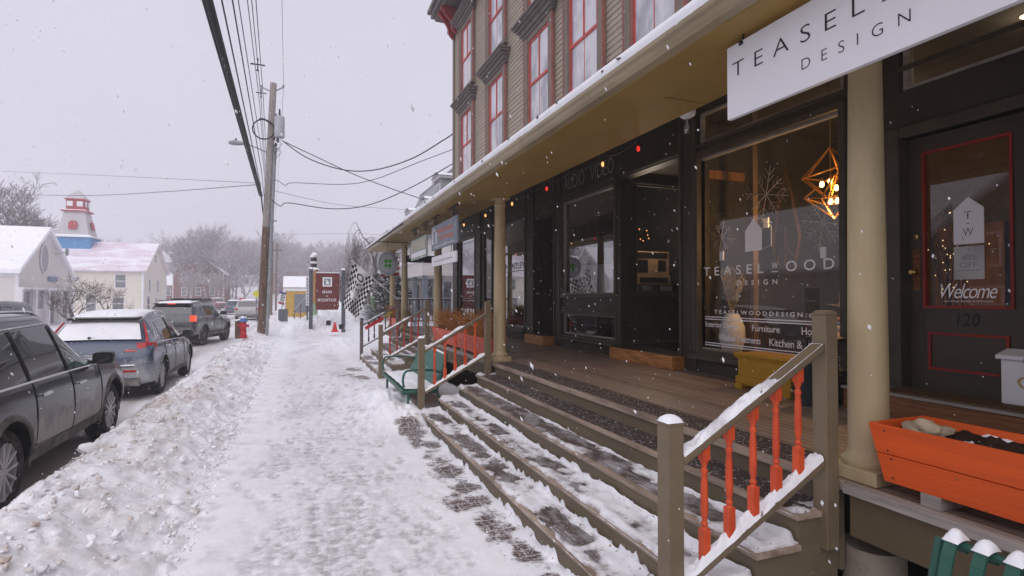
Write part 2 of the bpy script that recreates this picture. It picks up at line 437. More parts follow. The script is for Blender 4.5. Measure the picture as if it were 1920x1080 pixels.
# road: straight past the shops, then bending away to the left
def road_c(y):
    return -6.6 - 15.5 * smooth(55, 190, y) ** 1.3 - .10 * max(0, y - 150)
rd = MB(); track = []
rys = [-30 + 1.0 * i for i in range(90)] + [60 + 4 * i for i in range(40)]
n = 44
ids = []
for y in rys:
    row = []
    for i in range(n + 1):
        hw = 4.75
        u = -hw + 2 * hw * i / n
        x = road_c(y) + u
        z = max(-.18, terrain(x, y) + .12) + .012 * nz(x * 2.5, y * .6) - .03 * smooth(3.6, 4.7, abs(u))
        t = 0
        for c0, wd in ((3.22, .20), (1.75, .2), (.7, .35), (-.9, .35), (-2.6, .3)):
            t = max(t, smooth(wd * 1.25, wd * .4, abs(u - c0 + .08 * nz(y * .15, c0))))
        if y > 8 and u > 1.6: t *= .25
        track.append(t * (.95 if u > 1.4 else .7)); row.append(rd.vert((x, y, z)))
    ids.append(row)
for a in range(len(rys) - 1):
    for b in range(n): rd.face(ids[a][b], ids[a][b + 1], ids[a + 1][b + 1], ids[a + 1][b])
structure(rd.build('road', 'road', sm=180, attrs={'track': track}, fix=False))

# packed snow on the pavement, with boot prints and worn patches
prints = []
q = random.Random(3)
for k in range(430):
    y = 1.6 * (14 / 1.6) ** q.random(); lane = q.choice((-.25, .05, .35, .6, .95))
    x = lane + q.gauss(0, .17)
    prints.append((x, y, q.gauss(0, .25) + (math.pi if q.random() < .5 else 0), q.uniform(.5, 1)))
cellp = {}
for p in prints:
    for dx in (-1, 0, 1):
        for dy in (-1, 0, 1): cellp.setdefault((int(p[0] // .3) + dx, int(p[1] // .3) + dy), []).append(p)
def print_at(x, y):
    d = 0; sl_ = 0
    for (px, py, a, s) in cellp.get((int(x // .3), int(y // .3)), ()):
        dx, dy = x - px, y - py
        u = dx * math.cos(a) + dy * math.sin(a); v = -dx * math.sin(a) + dy * math.cos(a)
        sole = smooth(1.15, .8, math.hypot(u / .05, (v - .06) / .09)); heel = smooth(1.15, .8, math.hypot(u / .036, (v + .085) / .045))
        k = max(sole, heel) * s
        d = max(d, k); rim = smooth(1.75, 1.3, math.hypot(u / .055, v / .15)) * (1 - k)
        sl_ = max(sl_, k * (.5 + .5 * noise.noise((x * 40, y * 40, 0))))
    return d, sl_
mounds = [(1.22, 8.55, .27, .40, .75), (1.12, 9.9, .15, .36, 1.0), (2.2, 10.6, .22, .6, 1.2), (1.5, 7.95, .14, .35, .35), (1.0, 11.6, .10, .5, 1.2), (1.75, 9.0, .16, .5, .6),
          (1.25, 21.8, .22, 1.0, 2.2), (.55, 31.3, .55, 1.1, 2.0), (2.6, 31.5, 1.0, 1.5, 1.6), (4.8, 30.5, .9, 1.6, 2.4), (2.3, 36.5, 1.3, 1.1, 2.4),
          (1.2, 41, 1.0, .9, 2.5), (6.5, 27, .7, 1.6, 2.4), (4.2, 23, .35, 1.5, 1.8), (3.6, 35.5, .7, 1.0, 2.0)]
def walk_h(x, y):
    h = .006 * nz(x * 1.3, y * 1.3, 3) + .0025 * nz(x * 7, y * 7, 1)
    h += .02 * smooth(-.2, -.75, x)
    for mx, my, mh, rx, ry in mounds:
        k = math.exp(-((x - mx) / rx) ** 2 - ((y - my) / ry) ** 2)
        if k > .01: h += mh * k * (1 + .35 * nz(x * 3.1, y * 3.1, 7) + .12 * nz(x * 11, y * 11, 2))
    return h
def patch(x, y):
    b = 0
    # worn brick strip at the foot of the near steps, and by the far steps
    for cx, cy_, rx, ry in ((1.40, 7.35, .16, .45), (1.52, 6.75, .12, .22), (1.44, 5.75, .15, .38), (1.50, 5.05, .13, .2), (1.40, 4.75, .2, .22), (1.45, 4.2, .14, .28), (1.50, 3.65, .1, .14), (1.52, 3.25, .07, .1),
                            (1.30, 12.6, .22, .55), (1.05, 13.2, .2, .4), (1.3, 14.4, .22, .5), (.62, 2.35, .10, .16)):
        b = max(b, smooth(1.9, .2, math.hypot((x - cx) / rx, (y - cy_) / ry)))
    if 2.4 < y < 8: b = max(b, .50 * smooth(.30, .05, abs(x - 1.47 + .08 * nz(y * 1.1, 2))) * smooth(2.4, 3.2, y))
    return clamp(b * (.74 if y < 12 else .6) + .42 * nz(x * 5.5, y * 4, 21) * smooth(0, .25, b))
sw = MB(); A = {'bare': [], 'dirt': [], 'slush': []}
ys = []; y = .7
while y < 62: ys.append(y); y += .014 + .0056 * max(0, y - 1.4)
xr = [-.85 + .021 * i for i in range(130)] + [1.9 + .12 * i for i in range(1, 9)]
xf_ = xr + [2.86 + .35 * i for i in range(1, 30)]
ids = []
for y in ys:
    row = []
    for x in xf_:
        if x > 2.9 and y < 20.2: row.append(None); continue
        h = walk_h(x, y); d, s_ = print_at(x, y) if y < 16 and x < 1.9 else (0, 0)
        b = patch(x, y)
        crack = smooth(.022, .008, abs(y - 3.5 - .05 * x)) * smooth(.1, .0, abs(x + .38) - .22) if y < 5 else 0
        edge = smooth(-.35, -.72, x + .12 * nz(x * 2, y * 2.2)) * smooth(.0, .35, nz(x * 5, y * 5, 9))
        A['bare'].append(b); A['dirt'].append(.25 * edge + (.35 if .5 < x < .8 and 2.0 < y < 3.2 else 0) * smooth(.1, .5, nz(x * 4, y * 4)))
        A['slush'].append(clamp(1.5 * s_ * d + .8 * crack + .45 * edge + (.36 + .5 * smooth(-.1, .5, nz(x * 1.6, y * .8, 5))) * smooth(.95, .45, abs(x - .42 + .15 * nz(y * .7, 3)))))
        row.append(sw.vert((x, y, h - .013 * d - .012 * b - .012 * crack)))
    ids.append(row)
for a in range(len(ys) - 1):
    for b in range(len(xf_) - 1):
        t = (ids[a][b], ids[a][b + 1], ids[a + 1][b + 1], ids[a + 1][b])
        if None not in t: sw.face(*t)
structure(sw.build('sidewalk', 'walk_snow', sm=180, attrs=A, fix=False))

# ploughed bank between road and pavement
def bank_h(x, y):
    amp = (1 + .20 * nz(y * .55, 4.2) + .12 * nz(y * 1.7, 8.1)) * (1 - .45 * smooth(18.5, 21.5, y) + .35 * smooth(24, 27, y))
    xc = x - .10 * nz(y * .8, 1.1)
    if xc < -1.75: p = -.20 + .56 * smooth(-2.52, -1.72, xc)
    else: p = .36 * smooth(-.58, -1.68, xc) - .03
    return p * (amp if p > 0 else 1)
bk = MB(); A = {'bare': [], 'dirt': [], 'slush': []}
ys = []; y = .5
while y < 58: ys.append(y); y += .016 + .0062 * max(0, y - 1.5)
xb = [-2.6 + .0265 * i for i in range(80)]
ids = []
for y in ys:
    row = []
    for x in xb:
        p = bank_h(x, y)
        k = smooth(-2.62, -2.2, x) * smooth(-.5, -.85, x)
        d1 = noise.voronoi((x * 5.5 + .3 * noise.noise((x * 3, y * 3, 0)), y * 5.5, 0))[0]
        d2 = noise.voronoi((x * 13, y * 13, 4))[0]
        ch = .055 * smooth(.52, .25, d1[0]) * smooth(.05, .45, nz(x * 1.7, y * 1.7, 3) + .15) + .022 * smooth(.5, .2, d2[0]) * smooth(-.1, .3, nz(x * 3, y * 3, 5))
        h = p + k * (.058 * nz(x * 2.0, y * 2.0, 6) + .8 * ch + .028 * nz(x * 9, y * 9, 2) + .016 * nz(x * 30, y * 30, 4, 3))
        dirt = smooth(-.95, -1.8, x + .4 * nz(x * 1.5, y * .9, 11)) * smooth(-.35, .35, nz(x * 2.6, y * 2.6, 12) + .12)
        A['dirt'].append(clamp(dirt * .95 * smooth(-.25, .3, nz(x * 1.3, y * .8, 44)) + .35 * smooth(.2, .5, nz(x * 3, y * 3, 31)))); A['bare'].append(0)
        A['slush'].append(clamp(.8 * smooth(-.95, -.7, x + .10 * nz(x * 2, y * 2)) * smooth(-.1, .45, nz(x * 3.5, y * 3.5, 14)) + .35 * smooth(.25, .5, nz(x * 5, y * 5, 15))))
        row.append(bk.vert((x, y, h)))
    ids.append(row)
for a in range(len(ys) - 1):
    for b in range(len(xb) - 1): bk.face(ids[a][b], ids[a][b + 1], ids[a + 1][b + 1], ids[a + 1][b])
q = random.Random(11); hulls = []
for k in range(14):                                                    # broken clods of crusted snow
    hb = bmesh.new(); n_ = q.randint(10, 18)
    for _ in range(n_):
        d = Vector((q.gauss(0, 1), q.gauss(0, 1), q.gauss(0, 1))).normalized() * q.uniform(.75, 1.1); hb.verts.new((d.x, d.y, d.z))
    r_ = bmesh.ops.convex_hull(hb, input=hb.verts); bmesh.ops.delete(hb, geom=[e for e in r_['geom_interior'] if isinstance(e, bmesh.types.BMVert)], context='VERTS')
    bmesh.ops.bevel(hb, geom=list(hb.edges), offset=.10, segments=1, affect='EDGES', clamp_overlap=True)
    hb.verts.index_update(); hulls.append(([v.co.copy() for v in hb.verts], [[v.index for v in f.verts] for f in hb.faces])); hb.free()
for k in range(5600):
    y = 1.0 * (22.0) ** q.random(); x = q.choice((q.uniform(-2.35, -1.5), q.uniform(-1.6, -.62), q.gauss(-.72, .08)))
    s = (.007 + .022 * q.random() ** 2) * (1.0 if q.random() < .93 else q.uniform(1.5, 3.0))
    if x > -.9: s *= .75
    st = len(bk.v)
    hv, hf = q.choice(hulls); rm = Matrix.Rotation(q.uniform(0, 6.28), 3, 'Z') @ Matrix.Rotation(q.uniform(-.5, .5), 3, 'X'); sc_ = Vector((s * q.uniform(.7, 1.5), s * q.uniform(.7, 1.5), s * q.uniform(.5, 1.0))); c_ = Vector((x, y, bank_h(x, y) + s * .15 + .028))
    bk.v += [tuple(c_ + rm @ Vector((v.x * sc_.x, v.y * sc_.y, v.z * sc_.z))) for v in hv]
    for f in hf: bk.f.append(tuple(st + i for i in f)); bk.mi.append(0)
    dv = .9 if q.random() < (.45 if x < -1.3 else .10) else 0.0
    sv = .6 if q.random() < .07 else 0.0
    for _ in range(len(bk.v) - st): A['dirt'].append(dv); A['bare'].append(0); A['slush'].append(sv)
stuff(bk.build('snow_bank', 'snow', sm=72, attrs=A, fix=False))
# ------------------------------------------------------------------ the shop building
WX, DX, DZ = 5.0, 2.76, .80           # shopfront plane, deck edge, deck height
bld = thing('shop_building', (WX, 9, 0), 'tall tan clapboard building with coral red window sashes above a dark shopfront', 'building')
# upper wall: real overlapping clapboards
m = MB(); z = 4.45; ytop = 11.2
YA, YB = -6.0, 18.6
prof = []
while z < ytop: prof += [(WX - .020, z), (WX - .004, z + .108)]; z += .11
ids = [[m.vert((x, y, zz)) for y in (YA, YB)] for x, zz in prof]
for k in range(len(ids) - 1): m.face(ids[k][0], ids[k][1], ids[k + 1][1], ids[k + 1][0])
m.box(WX + .02, WX + 10, YA, YB - .02, 4.3, ytop)
m.build('wall', 'clap', bld)
m = MB(); m.box(WX - .05, WX + .12, YB - .16, YB + .03, 4.4, 11.2); m.build('corner_board', 'trim', bld)
# cornice with red brackets
m = MB()
for x0, z0, z1 in ((4.80, 11.0, 11.12), (4.45, 11.55, 11.68), (4.32, 11.68, 11.86), (4.22, 11.86, 12.0)):
    m.box(x0, WX + 10, YA, YB + (WX - x0) + .02, z0, z1)
m.box(WX - .06, WX + 10, YA, YB + .04, 11.12, 11.55)
m.build('cornice', 'cornice', bld, bevel=.012)
def bracket(y, end=False):
    b = MB()
    pts = [(0, 0), (.55, 0), (.55, -.10), (.46, -.16), (.40, -.28), (.30, -.36), (.22, -.50), (.16, -.74), (.05, -.86), (0, -.86)]
    if end: b.prism([(WX - .02, y + u, 11.54 + v) for u, v in pts][::-1], (.14, 0, 0))
    else: b.prism([(WX - .07 - u, y, 11.54 + v) for u, v in pts], (0, .14, 0))
    if not end: b.tube([(WX - .30, y - .03, 11.33), (WX - .30, y + .17, 11.33)], .10, 10)
    b.build('bracket', 'bracket', bld, bevel=.012)
for y in (18.35, 17.95, 15.6, 15.2, 12.7, 12.3, 10.3, 9.9, 8.2, 7.8): bracket(y)
for y in (18.62, ): bracket(y, True)
# sash windows
def sash_window(y, z0, z1, w=1.0):
    x = WX - .03
    f = MB()
    o = w / 2 + .17
    for s in (-1, 1): f.box(x - .07, x + .03, y + s * o - .09, y + s * o + .09, z0 - .06, z1 + .2)
    f.box(x - .06, x + .03, y - o + .09, y + o - .09, z1 + .07, z1 + .2)
    f.box(x - .11, x + .03, y - o - .14, y + o + .14, z0 - .16, z0 - .06)
    fr = f.build('window', 'trim', bld, bevel=.008)
    h = MB()   # hood mould
    for k, (px, za, zb, ov) in enumerate(((.10, .2, .27, .16), (.15, .27, .37, .2), (.21, .37, .44, .25), (.27, .44, .50, .31), (.31, .50, .545, .35))):
        h.box(x - px, x + .03, y - o - ov, y + o + ov, z1 + za, z1 + zb)
    h.build('hood', 'cornice', fr, bevel=.008)
    e = MB()   # red edging lines
    for s in (-1, 1): e.box(x - .080, x - .02, y + s * (o + .095) - .012, y + s * (o + .095) + .012, z0 - .05, z1 + .19)
    for s in (-1, 1): e.box(x - .05, x - .0, y + s * (w / 2 + .055) - .02, y + s * (w / 2 + .055) + .02, z0 - .05, z1 + .065)
    e.build('edging', 'pinktrim', fr)
    s_ = MB(); zm = (z0 + z1) / 2
    for (a, b, xo) in ((zm - .03, z1 + .06, .035), (z0 - .05, zm + .035, .012)):
        for s in (-1, 1): s_.box(x - xo, x - xo + .035, y + s * (w / 2 + .014) - .022, y + s * (w / 2 + .014) + .022, a, b)
        s_.box(x - xo + .002, x - xo + .035, y - w / 2 + .008, y + w / 2 - .008, b - .04, b); s_.box(x - xo + .002, x - xo + .035, y - w / 2 + .008, y + w / 2 - .008, a, a + .055)
        s_.box(x - xo + .005, x - xo + .03, y - .013, y + .013, a + .05, b - .05)
    s_.build('sash', 'sash', fr)
    p = MB()
    p.box(x - .006, x + .0, y - w / 2 - .02, y + w / 2 + .02, z0 - .05, z1 + .06)
    p.build('pane', 'upane', fr)
for y in (16.85, 14.04, 11.2, 9.13, 6.95):
    sash_window(y, 5.72, 7.62); sash_window(y, 8.5, 10.4)
sash_window(4.6, 5.72, 7.62)

# --- shopfront
sf = MB()
def wallbox(y0, y1, z0, z1, x0=WX, x1=WX + .2): sf.box(x0, x1, y0, y1, z0, z1)
TOP = 4.42
wallbox(-6, 2.40, .6, TOP)                       # right of the door
wallbox(2.40, 3.36, 4.3, TOP); wallbox(2.40, 3.36, 3.2, 3.62)
wallbox(3.36, 3.89, .6, TOP)
wallbox(3.89, 6.05, .6, 1.08, WX - .01); wallbox(3.89, 6.05, 3.70, 3.80); wallbox(3.89, 6.05, 4.28, TOP)
wallbox(6.05, 6.38, .6, TOP, WX - .03)
wallbox(6.38, 7.93, 3.78, TOP)                    # over the alcove
wallbox(7.93, 8.08, .6, TOP, WX - .02, WX + .16)
wallbox(8.08, 10.18, .6, 1.04, WX - .012); wallbox(8.08, 10.18, 1.50, 1.82); wallbox(8.08, 10.18, 3.74, TOP)
wallbox(10.18, 10.46, .6, TOP, WX - .03)
wallbox(10.46, 11.56, 3.55, TOP); 
wallbox(11.56, 12.06, .6, TOP, WX - .03)
wallbox(12.06, 13.95, .6, 1.04, WX - .012); wallbox(12.06, 13.95, 3.70, TOP)
wallbox(13.95, 14.45, .6, TOP, WX - .03)
wallbox(14.45, 15.55, .6, 1.04); wallbox(14.45, 15.55, 3.7, TOP)
wallbox(15.55, 16.05, .6, TOP, WX - .03)
wallbox(16.05, 18.1, .6, 1.04); wallbox(16.05, 18.1, 3.7, TOP)
wallbox(18.1, 18.62, .6, TOP, WX - .03)
# alcove side and back
sf.box(WX + .16, WX + .30, 7.96, 8.06, .6, TOP); sf.box(WX + 1.42, WX + 1.6, 7.96, 8.06, .6, TOP); sf.box(WX + .30, WX + 1.42, 7.96, 8.06, .6, 1.88); sf.box(WX + .30, WX + 1.42, 7.96, 8.06, 3.72, TOP)
sf.box(WX + 1.6, WX + 1.7, 6.38, 8.06, .6, TOP); sf.box(WX + .2, WX + 1.6, 6.30, 6.38, .6, TOP); sf.box(WX + .2, WX + 1.6, 6.38, 7.96, 3.9, TOP)
sf.build('shopfront', 'shop', bld)
# mouldings
t = MB()
def frame(y0, y1, z0, z1, d=.045, w=.07, x=WX):
    t.box(x - d, x + .1, y0, y0 + w, z0, z1); t.box(x - d, x + .1, y1 - w, y1, z0, z1)
    t.box(x - d, x + .1, y0 + w, y1 - w, z1 - w, z1); t.box(x - d, x + .1, y0 + w, y1 - w, z0, z0 + w)
frame(3.86, 6.08, 1.04, 3.73); frame(8.05, 10.21, 1.79, 3.78); frame(8.05, 10.21, 1.01, 1.53, .035, .05); frame(12.03, 13.98, 1.0, 3.74); frame(14.42, 15.58, 1.0, 3.74); frame(16.02, 18.13, 1.0, 3.74)
for y0, y1 in ((3.89, 6.05), (6.40, 7.9), (8.1, 10.16), (10.48, 11.5), (12.1, 13.9), (14.5, 15.5), (16.1, 18.05), (2.42, 3.34)): t.box(WX - .035, WX - .001, y0, y1, 3.80, 3.84)
t.box(WX - .14, WX + .02, 3.84, 6.10, .985, 1.045); t.box(WX - .12, WX + .02, 8.02, 10.2, .97, 1.015); t.box(WX - .12, WX + .02, 12.0, 14.0, .95, 1.0)
for y in (6.05, 6.335, 10.18, 10.42, 11.56, 12.02, 13.95, 14.41): t.box(WX - .055, WX - .029, y + .0, y + .045, 1.0, 4.3)
t.box(WX + .22, WX + 1.5, 7.915, 7.962, 1.02, 1.10); t.box(WX + .22, WX + 1.5, 7.93, 7.962, 1.80, 1.88); t.box(WX + .2, WX + 1.5, 7.94, 7.962, 3.72, 3.78)
for zz in (3.28, 3.45): t.box(WX - .02, WX - .0, -5, 2.32, zz, zz + .03)
t.build('moulding', 'shoptrim', bld, bevel=.005)

def shop_window(y0, y1, z0, z1, g='glass', x=WX + .06, parent=bld):
    b = MB(); w = .03
    b.box(x - .03, x + .03, y0, y0 + w, z0, z1); b.box(x - .03, x + .03, y1 - w, y1, z0, z1)
    b.box(x - .03, x + .03, y0 + w, y1 - w, z0, z0 + w); b.box(x - .03, x + .03, y0 + w, y1 - w, z1 - w, z1)
    f = b.build('display_window', 'weathered', parent)
    p = MB(); p.quad((x, y0 + .02, z0 + .02), (x, y1 - .02, z0 + .02), (x, y1 - .02, z1 - .02), (x, y0 + .02, z1 - .02))
    p.build('pane', g, f, fix=False)
    return f
M['bay_frame'] = mat('grey_window_frame', (.16, .14, .12), .5)
win1 = shop_window(3.90, 6.04, 1.10, 3.66)
av = shop_window(8.10, 10.16, 1.85, 3.71, 'glass2'); shop_window(8.12, 10.14, 1.07, 1.48)
hunt = shop_window(12.1, 13.92, 1.06, 3.68, 'glass2'); w4 = shop_window(14.48, 15.52, 1.06, 3.68); shop_window(16.1, 18.08, 1.06, 3.68, 'glass2')
# transom lights
for y0, y1 in ((2.42, 3.34), (3.92, 6.02)): shop_window(y0, y1, 3.86 if y0 > 3 else 3.64, 4.26)
# alcove side window (faces the camera)
b = MB(); yy = 8.0
for a in ((WX + .30, WX + .33, 1.88, 3.72), (WX + 1.39, WX + 1.42, 1.88, 3.72)): b.box(a[0], a[1], yy - .03, yy + .03, a[2], a[3])
b.box(WX + .33, WX + 1.39, yy - .03, yy + .03, 1.88, 1.91); b.box(WX + .33, WX + 1.39, yy - .03, yy + .03, 3.69, 3.72)
f = b.build('display_window', 'shoptrim', bld)
p = MB(); p.quad((WX + .32, yy, 1.9), (WX + 1.40, yy, 1.9), (WX + 1.40, yy, 3.7), (WX + .32, yy, 3.7)); p.build('pane', 'glass', f, fix=False)
# interiors
M['chairlike'] = mat('warm_wood', (.30, .14, .06), .5, .3, (.18, .08, .035), 6, (4, 4, .5)); M['room1'] = mat('brown_room_wall', (.155, .105, .068), .8); M['room_floor'] = mat('shop_floor', (.09, .06, .04), .6); M['roomdark'] = mat('dark_room', (.045, .043, .04), .9)
def room(y0, y1, x1, wall, z1=4.285, floor=.82, near=True):
    r = MB(); x0 = WX + .21
    r.quad((x1, y0, floor), (x1, y1, floor), (x1, y1, z1), (x1, y0, z1))
    if near: r.quad((x0, y0, floor), (x1, y0, floor), (x1, y0, z1), (x0, y0, z1))
    r.quad((x0, y1, floor), (x1, y1, floor), (x1, y1, z1), (x0, y1, z1))
    r.build('interior_wall', wall, bld)
    r = MB(); r.quad((x0, y0, z1), (x1, y0, z1), (x1, y1, z1), (x0, y1, z1)); r.build('interior_ceiling', 'roomdark', bld)
    r = MB(); r.quad((x0, y0, floor), (x1, y0, floor), (x1, y1, floor), (x0, y1, floor)); r.build('interior_floor', 'room_floor', bld)
room(-.5, 6.29, 9.5, 'room1'); room(8.08, 10.3, 6.9, 'roomdark', near=False); room(10.4, 14.2, 8.5, 'roomdark'); room(14.22, 15.8, 7.0, 'roomdark'); room(15.82, 18.5, 8, 'roomdark')
m = MB(); m.box(5.58, 5.66, 5.66, 5.74, 1.02, 4.28); m.build('interior_post', 'room1', bld); m = MB(); m.box(5.24, 5.9, 6.14, 6.19, 3.44, 3.56); m.build('interior_beam', 'chairlike', bld); m = MB(); m.box(5.23, 9.4, 6.2, 6.26, .83, 4.2); m.build('interior_panel', 'roomdark', bld)
for k, yy in enumerate((1.2, 2.4, 3.5, 4.7)):
    m = MB(); m.box(9.1, 9.45, yy, yy + .9, .83, 2.6 + .25 * (k % 2)); m.build('interior_shelf', 'chairlike', bld)
# front door of the near shop
dr = MB(); dx = WX + .09
dr.box(dx, dx + .05, 2.42, 2.57, .99, 3.2); dr.box(dx, dx + .05, 3.22, 3.34, .99, 3.2); dr.box(dx + .001, dx + .05, 2.57, 3.22, 3.05, 3.2); dr.box(dx + .001, dx + .05, 2.57, 3.22, .99, 1.72)
door = dr.build('door', 'door', bld)
p = MB(); p.quad((dx + .025, 2.56, 1.71), (dx + .025, 3.23, 1.71), (dx + .025, 3.23, 3.06), (dx + .025, 2.56, 3.06)); p.build('pane', 'glass', door, fix=False)
e = MB()
def redframe(y0, y1, z0, z1, x):
    for a in ((y0, y0 + .022, z0, z1), (y1 - .022, y1, z0, z1), (y0 + .022, y1 - .022, z0, z0 + .022), (y0 + .022, y1 - .022, z1 - .022, z1)): e.box(x - .014, x + .02, a[0], a[1], a[2], a[3])
redframe(2.565, 3.225, 1.705, 3.065, dx); redframe(2.60, 3.19, 1.18, 1.50, dx)
e.build('beading', 'redpaint', door)
h = MB(); h.box(dx - .008, dx + .005, 3.25, 3.31, 1.86, 2.22); h.build('handle_plate', 'brownwood', door)
h = MB(); h.lathe([(.012, 0), (.012, -.04), (.028, -.05), (.03, -.07), (.018, -.085)], (dx, 3.28, 2.02), 12, 'x'); h.lathe([(.026, .0), (.024, -.015), (.01, -.018)], (dx - .001, 3.28, 2.33), 12, 'x'); h.build('handle', 'gold', door, sm=40)
h = MB(); put(h, '120', on_x(dx - .003, 2.97, 2.80, 1.56, 1.67)); h.build('lettering', 'ink', door, fix=False)
h = MB(); put(h, 'welcome', on_x(dx + .020, 3.10, 2.69, 1.79, 1.91)); put(h, 'wsub', on_x(dx + .020, 3.08, 2.72, 1.755, 1.775)); h.build('welcome_lettering', 'vinyl', door, fix=False)
c = MB(); 
for y0, y1 in ((2.28, 2.42), (3.34, 3.46)): c.box(WX - .045, WX + .12, y0, y1, .98, 3.30)
c.box(WX - .045, WX + .12, 2.42, 3.34, 3.2, 3.30); c.build('door_casing', 'shoptrim', bld, bevel=.008)
c = MB(); c.box(WX - .10, WX + .2, 2.28, 3.46, .93, .985); c.build('threshold', 'weathered', bld)
# red framed second door, set back
dr = MB(); x2 = WX + .42
dr.box(x2, x2 + .05, 10.5, 11.5, .95, 3.5); d2 = dr.build('door', 'door', bld)
e = MB(); redframe(10.62, 11.38, 1.95, 3.3, x2); redframe(10.66, 11.34, 1.2, 1.8, x2); e.build('beading', 'redpaint', d2)
p = MB(); p.quad((x2 - .006, 10.64, 1.97), (x2 - .006, 11.36, 1.97), (x2 - .006, 11.36, 3.28), (x2 - .006, 10.64, 3.28)); p.build('pane', mat('dark_door_glass', (.02, .02, .024), .05, .8), d2)
c = MB(); c.box(WX + .17, x2 + .1, 10.44, 10.5, .8, 3.55); c.box(WX + .17, x2 + .1, 11.5, 11.56, .8, 3.55); c.box(x2, x2 + .1, 10.5, 11.5, 3.5, 3.6); c.box(WX, x2 + .1, 10.46, 11.56, .8, .95); c.build('door_casing', 'shop', bld)
# window lettering
L = MB(); gx = WX + .056
def disc_house(L, y0, y1, z0, z1, zr):
    L.poly([(gx, y0, z0), (gx, y1, z0), (gx, y1, z1), (gx, (y0 + y1) / 2, zr), (gx, y0, z1)])
disc_house(L, 5.26, 5.00, 2.35, 2.60, 2.74)
for a, b2 in (((4.99, 2.36), (4.86, 2.39)), ((4.86, 2.39), (4.86, 2.62)), ((4.86, 2.62), (5.0, 2.72)), ((5.0, 2.72), (5.13, 2.74))):
    L.bar((gx, a[0], a[1]), (gx, b2[0], b2[1]), .012, .003)
put(L, 'TEASELw', on_x(gx, 6.00, 4.98, 2.08, 2.195)); put(L, 'Ww', on_x(gx, 4.86, 4.77, 2.125, 2.195)); L.box(gx - .001, gx + .001, 4.77, 4.86, 2.085, 2.095); put(L, 'OODw', on_x(gx, 4.66, 4.06, 2.085, 2.20))
put(L, 'DESIGNw', on_x(gx, 5.40, 4.78, 1.945, 2.005))
put(L, 'url', on_x(gx, 5.80, 4.25, 1.585, 1.635))
for zz in (1.535, 1.505, 1.195, 1.165): L.box(gx - .001, gx + .001, 3.95, 5.98, zz, zz + .012)
put(L, 'int', on_x(gx, 5.97, 5.36, 1.385, 1.48)); put(L, 'fur', on_x(gx, 5.16, 4.75, 1.395, 1.47)); put(L, 'home', on_x(gx, 4.46, 4.20, 1.395, 1.475))
put(L, 'win', on_x(gx, 5.72, 5.03, 1.245, 1.325)); put(L, 'kit', on_x(gx, 4.90, 4.22, 1.24, 1.325))
L.build('window_lettering', 'vinyl', win1, fix=False)
L = MB(); put(L, 'AUDIO', on_x(WX - .006, 10.05, 9.20, 3.93, 4.20)); put(L, 'VIDEO', on_x(WX - .006, 8.98, 8.16, 3.93, 4.20)); L.build('shop_lettering', 'silver', bld, fix=False)
L = MB(); put(L, 'HUNTLEY', on_x(WX + .053, 13.6, 12.3, 2.50, 2.66)); L.box(WX + .052, WX + .054, 12.3, 13.6, 2.44, 2.46); L.build('window_lettering', mat('pale_green_letter', (.25, .33, .25), .5), hunt, fix=False)
p = MB(); p.box(WX + .075, WX + .08, 12.25, 13.0, 1.95, 2.42); p.build('paper_notice', mat('cream_paper', (.52, .45, .3), .7), hunt)

# ------------------------------------------------------------------ porch
por = thing('porch', (DX, 9, 0), 'long wooden shop porch with tan round columns and snow along its roof edge', 'porch')
PA, PB, SX, SZ = -5.0, 19.1, 2.16, 3.345
m = MB(); m.box(DX + .03, WX + .02, PA, PB, DZ - .05, DZ); m.build('deck', 'deck', por)
for a, b2 in ((PA, 2.16), (8.06, 12.16), (16.44, PB)): m = MB(); m.box(DX - .03, DX + .028, a, b2, DZ - .05, DZ + .002); m.build('deck_edge_board', 'weathered', por, bevel=.004)
for a, b2 in ((PA, 2.14), (8.08, 12.14), (16.46, PB - .02)): m = MB(); m.box(DX + .0, DX + .05, a, b2, .525, DZ - .05); m.build('fascia', 'olive', por, bevel=.004)
m = MB(); m.box(3.5, 3.6, PA, PB, -.3, .74); m.build('underdeck_shade', 'dark', por)  # near-black wall paints in the shade under the deck
for a, b2 in ((2.3, 7.95), (12.4, 16.2)): m = MB(); m.box(DX + .045, DX + .34, a, b2, DZ, DZ + .004); m.build('grip_strip', 'grit', por)
def column(y):
    x = 2.95; c = MB()
    pr = [(.128, 0), (.135, .02), (.135, .035), (.115, .05), (.104, .075)]
    H = SZ - DZ
    for k in range(9):
        t = k / 8; pr.append((.1 - .021 * t ** 1.6, .09 + t * (H - .30)))
    pr += [(.092, H - .19), (.092, H - .165), (.081, H - .155), (.081, H - .10), (.105, H - .05), (.115, H - .045)]
    c.lathe([(r, DZ + .075 + h) for r, h in pr], (x, y, 0), 28)
    o = c.build('column', 'column', por, sm=35)
    b = MB(); b.box(x - .142, x + .142, y - .142, y + .142, DZ + .003, DZ + .078); b.build('plinth', 'column', o, bevel=.006)
    b = MB(); b.box(x - .12, x + .12, y - .12, y + .12, SZ - .02, SZ + .01); b.build('capital', 'column', o)
    p = MB(); p.lathe([(.155, -.35), (.155, .435)], (x + .03, y, 0), 20); p.build('pier', 'concrete', por, sm=40)
for y in (2.17, 8.2, 12.35, 16.6, 18.85): column(y)
m = MB(); m.box(SX + .06, 3.04, PA, PB, SZ, SZ + .06); m.box(2.86, 3.038, PA, PB - .3, SZ + .06, 3.66); m.box(SX + .05, 2.60, PA, PB - .01, SZ - .02, SZ - .0015); m.build('soffit', 'soffit', por, bevel=.006)
